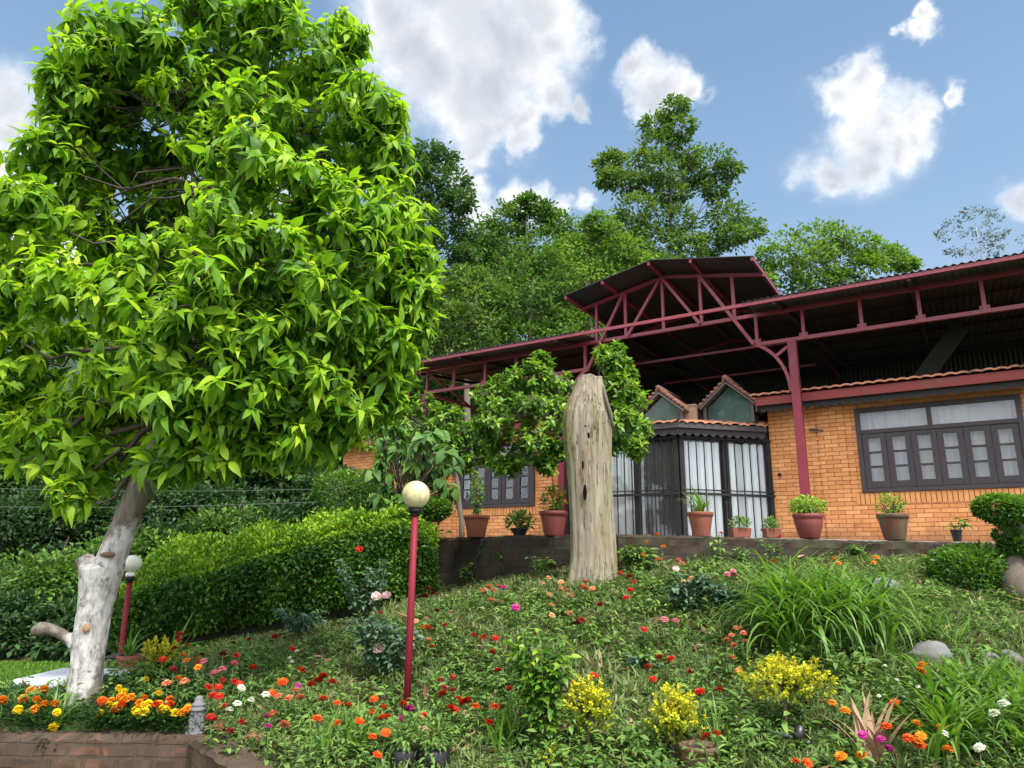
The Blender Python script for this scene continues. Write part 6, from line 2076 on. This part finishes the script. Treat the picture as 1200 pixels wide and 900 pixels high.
ZIN = [(13, 1.62, 1.0, 0), (12, 1.35, .92, .03), (10, 1.02, .72, .06), (8, .6, .5, .08)]
MARI = [(12, 1.75, 1.0, .02), (12, 1.4, 1.0, .08), (11, 1.05, .95, .13), (9, .7, .85, .16), (6, .35, .75, .18)]
SING = [(10, 1.5, 1.0, 0), (9, 1.25, .85, .03)]
PET_BROAD = [leaf_proto(3, .62, -.1, .15, .66, .55), leaf_proto(3, .55, -.1, .28, .66, .55)]
PET_RUF = [leaf_proto(3, .85, .25, .25, .7, .4), leaf_proto(3, .75, -.25, .3, .7, .4)]
centre_m = pbr('flower_centre', (.30, .16, .02), .9, var=.5, scale=200, bump=.5)
_proto = {}
_var = {}


def flower(kind, col, h, dia, label, group, px, py):
    dia = dia * .86
    v = _var.get((kind, col), 0); _var[(kind, col)] = v + 1
    key = (kind, col, h, dia, v % 3)
    b = on_ground(px, py, h + .01)
    yaw = rng.uniform(0, 2 * pi)
    if key not in _proto:
        t = thing(kind, label, 'flower', (0, 0, 0), group)
        OFF[t.name] = np.zeros(3)
        sd = hash_(key)
        rings, pp = (MARI, PET_RUF) if kind == 'marigold' else ((SING, PET_BROAD) if kind == 'daisy' else (ZIN, PET_BROAD))
        P, D, N, S, TT = ring_head(rings, dia, sd)
        # the head leans a little towards the open side of the slope
        tilt = rng.uniform(.15, .6); R_ = np.array(Matrix.Rotation(tilt, 3, 'X'))
        lean = np.array((rng.normal(0, .02), rng.normal(0, .02), 0))
        tip = np.array((0, 0, h)) + lean
        V, F, T_ = leaf_arrays(P @ R_.T + tip, D @ R_.T, N @ R_.T, S, pp, TT)
        np_mesh('flower_head', V, F, PET[col], t, T_)
        if kind != 'marigold':
            mb = MB(); mb.ball(tip + R_ @ np.array((0, 0, dia * .09)), dia * .11, 8, 6, (1, 1, .7)); mb.build('centre', centre_m, t)
        mb = MB(); mb.tube([(0, 0, -.03), lean * .4 + np.array((0, 0, h * .5)), tip], [.0045, .004, .0032], 5); mb.build('stem', MT['stem'], t)
        P, D, N, S = [], [], [], []
        if kind == 'marigold':
            for q in range(120):
                z = h * rng.uniform(.12, .86); a = rng.uniform(0, 2 * pi); rr = rng.uniform(.0, .13)
                P.append((rr * cos(a), rr * sin(a), z)); D.append((cos(a), sin(a), rng.uniform(-.2, .8))); N.append((0, 0, 1)); S.append(rng.uniform(.03, .06))
            leaves('foliage', np.array(P), np.array(D), np.array(N), np.array(S), [(QUAD[0] * np.array([.55, 1, 1]), QUAD[1])], MT['leaf_mari'], t)
        else:
            nl = 9 if h < .3 else 14
            for q in range(nl):
                z = h * (.12 + .72 * q / nl); a = q * 2.399
                P.append(lean * z / h + np.array((0, 0, z))); D.append((cos(a), sin(a), rng.uniform(.1, .6))); N.append((0, 0, 1)); S.append(rng.uniform(.05, .09) * (1.1 - .4 * q / nl))
            leaves('foliage', np.array(P), np.array(D), np.array(N), np.array(S), LP_SMALL, MT['leaf_flower'], t)
        _proto[key] = t
        o = t
    else:
        o = copy_tree(_proto[key])
    o.location = tuple(b); o.rotation_euler = (0, 0, yaw)
    s = rng.uniform(.9, 1.12)
    o.scale = (s, s, s)
    tag(o, label, 'flower', group)
    return o


def hash_(k):
    return abs(sum((i + 1) * sum(map(ord, str(q))) for i, q in enumerate(k))) % 99991


ORD = ['first', 'second', 'third', 'fourth', 'fifth', 'sixth', 'seventh', 'eighth', 'ninth', 'tenth', 'eleventh', 'twelfth', 'thirteenth', 'fourteenth', 'fifteenth', 'sixteenth']
CNAME = {'red': 'red', 'darkred': 'dark red', 'orangered': 'orange red', 'orange': 'orange', 'yellow': 'yellow', 'coral': 'coral', 'peach': 'peach', 'pink': 'pink', 'magenta': 'magenta', 'white': 'white'}
GRP = {'geranium': 'red geraniums before the bay window', 'zinnia': 'zinnias growing on the garden slope', 'marigold': 'marigolds in the bed by the white tree', 'daisy': 'small flowers on the garden slope'}


def bed(kind, col, place, pts, h=.26, dia=.082):
    pts = sorted(pts)
    for i, (px, py) in enumerate(pts):
        c = CNAME[col]
        if len(pts) == 1: lb = f'single {c} {kind} {place}'
        else: lb = f'{c} {kind}, {ORD[i]} from left {place}'
        flower(kind, col, h, dia, lb, GRP[kind], px, py)


M_ = 'marigold'; Z_ = 'zinnia'
bed(M_, 'orange', 'in the bed left of the white trunk', [(4, 826), (21, 818), (36, 810), (55, 810), (47, 819), (52, 822), (69, 823), (44, 833)], .16, .085)
bed(M_, 'yellow', 'in the bed left of the white trunk', [(18, 838), (68, 832), (67, 854)], .14, .08)
bed(M_, 'yellow', 'between white trunk and grey lantern', [(112, 835), (124, 829), (131, 829), (128, 840), (140, 813), (161, 838), (154, 842), (166, 848), (172, 849), (191, 845), (185, 840), (177, 826), (181, 830), (181, 811), (206, 837)], .14, .078)
bed(M_, 'orange', 'between white trunk and grey lantern', [(139, 840), (130, 818), (138, 820), (144, 818), (149, 821), (156, 818), (158, 824), (172, 815), (188, 823), (211, 835), (216, 836)], .15, .078)
bed(M_, 'orangered', 'between white trunk and grey lantern', [(139, 829), (138, 835), (190, 827), (195, 827), (202, 818), (112, 826)], .15, .075)
bed(M_, 'yellow', 'behind the white trunk near the table', [(120, 806), (140, 806), (169, 797)], .16, .06)
bed(Z_, 'coral', 'above the grey lantern', [(200, 798), (216, 799)], .28, .10)
bed(Z_, 'red', 'beside the small golden shrub', [(203, 745), (217, 744), (212, 750), (221, 752), (208, 757), (188, 772)], .36, .082)
bed(Z_, 'darkred', 'under the small golden shrub', [(206, 782), (205, 786)], .28, .075)
bed(Z_, 'orange', 'right of the small golden shrub', [(212, 769), (220, 773), (230, 766), (208, 789), (235, 785)], .34, .075)
bed(Z_, 'pink', 'in the row above the grey lantern', [(242, 776), (260, 779), (270, 776), (251, 791)], .32, .095)
bed(Z_, 'red', 'among the pink zinnias', [(278, 772), (236, 774), (294, 785)], .32, .085)
bed(Z_, 'darkred', 'among the pink zinnias', [(260, 769), (294, 752), (235, 762), (275, 750)], .32, .07)
bed(Z_, 'red', 'just right of the grey lantern', [(273, 797), (281, 802), (255, 800), (253, 805), (242, 806), (253, 817), (257, 822), (241, 817), (252, 835), (278, 845)], .28, .082)
bed(Z_, 'darkred', 'at the foot of the grey lantern', [(248, 841), (268, 856)], .2, .075)
bed(Z_, 'white', 'beyond the curving wall', [(284, 806), (294, 814), (274, 819), (270, 826), (307, 811)], .28, .088)
bed(Z_, 'white', 'below the clipped hedge', [(349, 761), (341, 775), (341, 768)], .26, .065)
bed(Z_, 'orangered', 'left of the coral patch', [(316, 808), (331, 803)], .28, .10)
bed(Z_, 'coral', 'in the patch behind the curving wall', [(328, 812), (335, 816), (339, 811), (346, 807), (355, 815), (320, 835), (338, 853)], .28, .09)
bed(Z_, 'magenta', 'in the patch behind the curving wall', [(315, 838), (316, 851), (345, 806)], .26, .07)
bed(Z_, 'red', 'on the slope under the hedge', [(323, 745), (337, 757), (357, 788), (366, 801), (374, 796), (382, 793), (389, 801)], .30, .095)
bed(Z_, 'orangered', 'left of the near lamp pole', [(377, 821), (399, 819), (407, 822), (438, 819), (450, 825), (449, 836), (446, 843), (432, 833), (418, 846), (397, 843), (375, 844), (441, 856), (447, 860), (440, 882)], .26, .085)
bed(Z_, 'magenta', 'at the near lamp pole foot', [(479, 833), (468, 844)], .24, .09)
bed(Z_, 'orangered', 'at the near lamp pole foot', [(474, 822)], .28, .085)
bed(Z_, 'red', 'just right of the near lamp foot', [(494, 833), (527, 829)], .26, .09)
bed(Z_, 'darkred', 'at the retaining wall left end', [(459, 675), (471, 677), (506, 685), (501, 689), (514, 693), (500, 700), (508, 696), (445, 714), (512, 717)], .26, .075)
bed(Z_, 'peach', 'by the middle of the near lamp pole', [(489, 726), (485, 748), (500, 752)], .28, .085)
bed(Z_, 'orange', 'by the middle of the near lamp pole', [(499, 731), (493, 733)], .28, .085)
bed(Z_, 'red', 'right of the near lamp pole middle', [(505, 735), (522, 734), (508, 755)], .26, .085)
bed(Z_, 'coral', 'below the crack of the retaining wall', [(564, 690), (572, 687), (586, 686), (577, 703), (575, 692)], .24, .09)
bed(Z_, 'magenta', 'below the crack of the retaining wall', [(591, 689), (601, 711), (607, 710)], .24, .10)
bed(Z_, 'red', 'in the slope between lamp and dead trunk', [(560, 742), (570, 748), (582, 762), (583, 784), (595, 804), (582, 747)], .24, .085)
bed(Z_, 'darkred', 'in the slope between lamp and dead trunk', [(525, 790), (532, 793), (515, 793), (522, 806), (526, 809), (604, 839)], .24, .075)
bed(Z_, 'red', 'in the bright cluster left of the sapling', [(516, 811), (544, 816), (540, 824), (552, 821), (529, 830), (571, 846)], .24, .09)
bed(Z_, 'orangered', 'in the bright cluster left of the sapling', [(559, 822), (580, 832)], .24, .095)
bed(Z_, 'peach', 'at the left foot of the dead trunk', [(638, 683), (647, 678), (656, 682), (654, 690), (646, 696), (639, 707), (646, 718), (658, 718)], .2, .085)
bed(Z_, 'coral', 'directly before the dead trunk foot', [(666, 691), (667, 695), (678, 686), (689, 681), (695, 691), (686, 690)], .18, .08)
bed(Z_, 'darkred', 'below the dead trunk', [(676, 727), (681, 723)], .24, .10)
bed(Z_, 'red', 'by the golden shrub and tan bromeliad', [(672, 797), (694, 791)], .26, .08)
bed(Z_, 'red', 'right of the dead trunk foot', [(728, 670), (738, 672), (745, 680), (740, 692), (734, 702), (702, 709), (755, 736)], .2, .08)
bed(Z_, 'pink', 'in the middle of the open slope', [(779, 728), (790, 723)], .26, .095)
bed(Z_, 'orange', 'against the brick wall beside the dead trunk', [(750, 630), (757, 630), (763, 627), (768, 624), (754, 635), (774, 643), (773, 656), (754, 648)], .34, .085)
bed(Z_, 'coral', 'above the grey green rose bush', [(790, 655), (795, 657), (799, 662)], .32, .08)
bed(Z_, 'peach', 'on the grey green rose bush side', [(804, 669), (801, 679), (809, 678)], .26, .08)
bed(Z_, 'pink', 'touching the large strap leaved clump', [(853, 672), (858, 669), (863, 673)], .28, .085)
bed(Z_, 'red', 'near the grey green rosette plant', [(771, 767), (780, 772), (757, 782), (769, 791), (807, 783)], .24, .085)
bed(Z_, 'red', 'between two golden shrubs', [(841, 802), (820, 815), (828, 862), (840, 857)], .28, .085)
bed(Z_, 'coral', 'left of the large strap leaved clump', [(860, 731), (858, 740), (867, 733), (867, 743), (875, 749), (851, 751), (858, 758), (858, 767), (865, 783)], .30, .078)
bed('geranium', 'red', 'in front of the barred bay window', [(824, 625), (843, 618), (847, 623), (847, 609), (892, 619), (913, 628)], .34, .08)
bed(Z_, 'orange', 'above the large strap leaved clump', [(978, 652), (983, 658), (991, 667), (987, 678), (1023, 657), (1029, 655)], .26, .08)
bed(Z_, 'orangered', 'at the wall left of the strap leaved clump', [(907, 658)], .2, .075)
bed(Z_, 'orange', 'beside the flat golden shrub', [(973, 823), (992, 827), (985, 833)], .24, .08)
bed(Z_, 'orange', 'next to the largest grey rock', [(1077, 780), (1078, 787)], .26, .085)
bed(Z_, 'orangered', 'above the bronze bromeliad', [(1046, 818), (1038, 845), (1066, 863), (1072, 866)], .26, .10)
bed(Z_, 'orange', 'right of the bronze bromeliad', [(1071, 847), (1077, 868), (1086, 863), (1102, 852), (1108, 879)], .26, .085)
bed(Z_, 'magenta', 'behind the bronze bromeliad', [(1010, 857), (1032, 860), (1037, 869)], .26, .085)
bed(Z_, 'white', 'over the lower right strap leaved clump', [(1117, 853), (1148, 877), (1164, 831), (1157, 840)], .34, .085)
bed(Z_, 'white', 'small, beside the largest grey rock', [(1032, 811), (1035, 778), (1049, 800), (1057, 812), (1066, 811), (1073, 800)], .22, .042)
bed(Z_, 'orange', 'at the bottom edge left of the bromeliad', [(980, 887), (1007, 884)], .2, .085)
bed(Z_, 'orangered', 'at the bottom edge under the flat golden shrub', [(935, 891), (945, 895)], .2, .075)

# ------------------------------------------------------------------ weeds, bed foliage and dry leaves (nobody could count them)
def in_bed(x, y):
    """the planted slope: in front of the retaining wall, behind the low wall, not the lawn"""
    A, B = WALL_L, WALL_C
    side = (B[0] - A[0]) * (y - A[1]) - (B[1] - A[1]) * (x - A[0])
    C = WALL_RR
    side2 = (C[0] - B[0]) * (y - B[1]) - (C[1] - B[1]) * (x - B[0])
    ok = np.where(x < B[0], (side < -.02) | (x < A[0]), side2 < -.02)
    ok &= ~((x < -2.38) & (y < 6.06))
    ok &= ~((y < 5.95) & (x < -2.27 + (5.62 - y) * .9 + .33))
    ok &= ~((np.hypot(x + 2.60, y - 5.85) < .22) | ((np.abs(x + 2.5) < .16) & (y < 6.0)))
    ok &= ~((x < -4.3) & (y > 7.6 - (x + 4.3) * .2))
    ok &= ~((x < A[0]) & (y > 9.9 + .1 * x + .6))
    return ok


def sample_bed(n):
    out = []
    while sum(len(o) for o in out) < n:
        x = rng.uniform(-6.2, 9.5, n * 3); y = rng.uniform(4.4, 11.5, n * 3)
        k = in_bed(x, y) & (rng.random(n * 3) < np.clip((5.2 / y) ** 1.7, 0, 1)) & (np.abs(x) < .80 * y + .6)
        out.append(np.stack([x[k], y[k]], 1))
    return np.concatenate(out)[:n]


def patch(x, y, s=1.0, ph=0.0):
    return (np.sin(x * 2.3 * s + ph) * np.sin(y * 2.9 * s + 1.3 + ph) + .7 * np.sin(x * 5.1 * s + y * 3.3 * s + ph) + .5 * np.sin(x * 9.7 * s - y * 8.1 * s)) / 2.2


xy = sample_bed(60000)
keep = patch(xy[:, 0], xy[:, 1]) + .5 * patch(xy[:, 0], xy[:, 1], 2.7, .7) + rng.normal(0, .30, len(xy)) > -.06
xy = xy[keep]
k = 6
n = len(xy)
g = terrain(xy[:, 0], xy[:, 1])
B = np.repeat(np.stack([xy[:, 0], xy[:, 1], g + .01], 1), k, 0)
plant_h = np.repeat(rng.uniform(.0, .06, n) + .05 * np.clip(patch(xy[:, 0], xy[:, 1], 1.7, 2.0), 0, 1), k)
a = rng.uniform(0, 2 * pi, n * k)
up = rng.uniform(.05, .9, n * k)
D = np.stack([np.cos(a), np.sin(a), up], 1)
B = B + np.stack([np.cos(a) * .012, np.sin(a) * .012, plant_h * rng.random(n * k)], 1)
S = np.repeat(rng.uniform(.022, .050, n) * np.where(rng.random(n) < .12, 1.7, 1), k) * rng.uniform(.7, 1.2, n * k)
tone = np.clip(np.repeat(.38 + .28 * patch(xy[:, 0], xy[:, 1], .8, 1.0) + rng.normal(0, .16, n), k) + rng.normal(0, .08, n * k), 0, 1)
N = np.stack([rng.normal(0, .3, n * k), rng.normal(0, .3, n * k), np.ones(n * k)], 1)
LP_WEED = [(v * np.array([.72, 1, 1]), f_) for v, f_ in LP_MINI] + [(LP_MINI[1][0] * np.array([.42, 1.25, 1]), LP_MINI[1][1])]
o = leaves('weeds', B, D, N, S, LP_WEED, MT['leaf_weed'], None, tone)
tag(o, 'low leafy weeds covering the soil of the whole flower slope', 'weeds', kind='stuff')
# grass blades
xy = sample_bed(34000)
keep = patch(xy[:, 0], xy[:, 1], 1.2, 4.0) + rng.normal(0, .4, len(xy)) > -.1
xy = xy[keep]; n = len(xy); k = 4
B = np.repeat(np.stack([xy[:, 0], xy[:, 1], terrain(xy[:, 0], xy[:, 1])], 1), k, 0) + rng.normal(0, .012, (n * k, 3)) * np.array([1, 1, 0])
D = np.stack([rng.normal(0, .55, n * k), rng.normal(0, .55, n * k), np.full(n * k, .9)], 1)
tone = np.clip(np.repeat(rng.uniform(.25, .85, n), k) + rng.normal(0, .1, n * k), 0, 1)
o = leaves('slope_grass', B, D, rand_dirs(n * k), np.repeat(rng.uniform(.05, .11, n) * (1 + 1.1 * np.clip(patch(xy[:, 0], xy[:, 1], 1.1, 6.0), 0, 1)), k), [leaf_proto(2, .13, .1, .3), leaf_proto(2, .12, .1, .7)], MT['leaf_weed'], None, tone)
tag(o, 'thin grass blades growing between the flowers on the slope', 'grass', kind='stuff')
# herb foliage: taller loose leaves among the flowers
xy = sample_bed(7500)
w_ = (xy[:, 1] < 9.0)
xy = xy[w_ & (patch(xy[:, 0], xy[:, 1], .9, 3.0) + rng.normal(0, .4, len(xy)) > .12)]
n = len(xy); k = 16
g = terrain(xy[:, 0], xy[:, 1]); hh = rng.uniform(.08, .34, n) * np.clip(1.5 - .12 * xy[:, 1], .4, 1)
f = rng.random((n, k))
a = (np.arange(k)[None] * 2.399 + rng.uniform(0, 6, n)[:, None]).ravel()
B = np.stack([np.repeat(xy[:, 0], k) + np.cos(a) * .015, np.repeat(xy[:, 1], k) + np.sin(a) * .015, np.repeat(g, k) + np.repeat(hh, k) * f.ravel()], 1)
D = np.stack([np.cos(a), np.sin(a), rng.uniform(-.1, .7, n * k)], 1)
tone = np.repeat(rng.random(n), k) * .7 + .3 * rng.random(n * k)
o = leaves('herb_foliage', B, D, np.tile([0, 0, 1.0], (n * k, 1)) + rng.normal(0, .25, (n * k, 3)), np.repeat(rng.uniform(.03, .095, n), k), LP_SMALL + LP_NARROW, MT['leaf_flower'], None, tone)
tag(o, 'soft leafy stems without flowers mixed among the zinnias', 'foliage', kind='stuff')
# dark feathery mass of the marigold bed
n = 26000
x = rng.uniform(-5.2, -2.55, n); y = 6.06 + rng.random(n) * (1.0 + .2 * np.sin(x * 3))
B = np.stack([x, y, terrain(x, y) + rng.random(n) ** 1.2 * (.11 + .05 * np.sin(x * 9 + y * 7))], 1)
a = rng.uniform(0, 2 * pi, n)
D = np.stack([np.cos(a), np.sin(a), rng.uniform(-.1, 1.1, n)], 1)
o = leaves('marigold_foliage', B, D, np.tile([0, 0, 1.0], (n, 1)) + rng.normal(0, .3, (n, 3)), rng.uniform(.03, .055, n), [(QUAD[0] * np.array([.55, 1, 1]), QUAD[1])], MT['leaf_mari'])
tag(o, 'dark feathery marigold foliage filling the bed around the white trunk', 'foliage', kind='stuff')
# fallen dry leaves
xy = sample_bed(1500)
n = len(xy)
B = np.stack([xy[:, 0], xy[:, 1], terrain(xy[:, 0], xy[:, 1]) + rng.uniform(.02, .06, n)], 1)
D = np.stack([rng.normal(0, 1, n), rng.normal(0, 1, n), rng.normal(0, .25, n)], 1)
o = leaves('dry_leaves', B, D, np.tile([0, 0, 1.0], (n, 1)) + rng.normal(0, .4, (n, 3)), rng.uniform(.05, .15, n), [leaf_proto(4, .42, .35, -.4, .45, 1, .2), leaf_proto(4, .38, -.3, .5, .45)], MT['deadleaf'])
tag(o, 'brown fallen leaves scattered over the flower slope', 'leaf litter', kind='stuff')
# straw coloured clippings lying in patches
xy = sample_bed(17000)
xy = xy[patch(xy[:, 0], xy[:, 1], 1.4, 5.0) + rng.normal(0, .35, len(xy)) > .35]
n = len(xy)
B = np.stack([xy[:, 0], xy[:, 1], terrain(xy[:, 0], xy[:, 1]) + rng.uniform(.015, .06, n)], 1)
D = np.stack([rng.normal(0, 1, n), rng.normal(0, 1, n), rng.normal(0, .3, n)], 1)
o = leaves('dry_grass', B, D, np.tile([0, 0, 1.0], (n, 1)) + rng.normal(0, .4, (n, 3)), rng.uniform(.05, .13, n), [leaf_proto(2, .10, .1, .3), leaf_proto(2, .14, .1, -.3)], MT['deadleaf'])
tag(o, 'straw coloured dry grass clippings lying in patches on the slope', 'dry grass', kind='stuff')
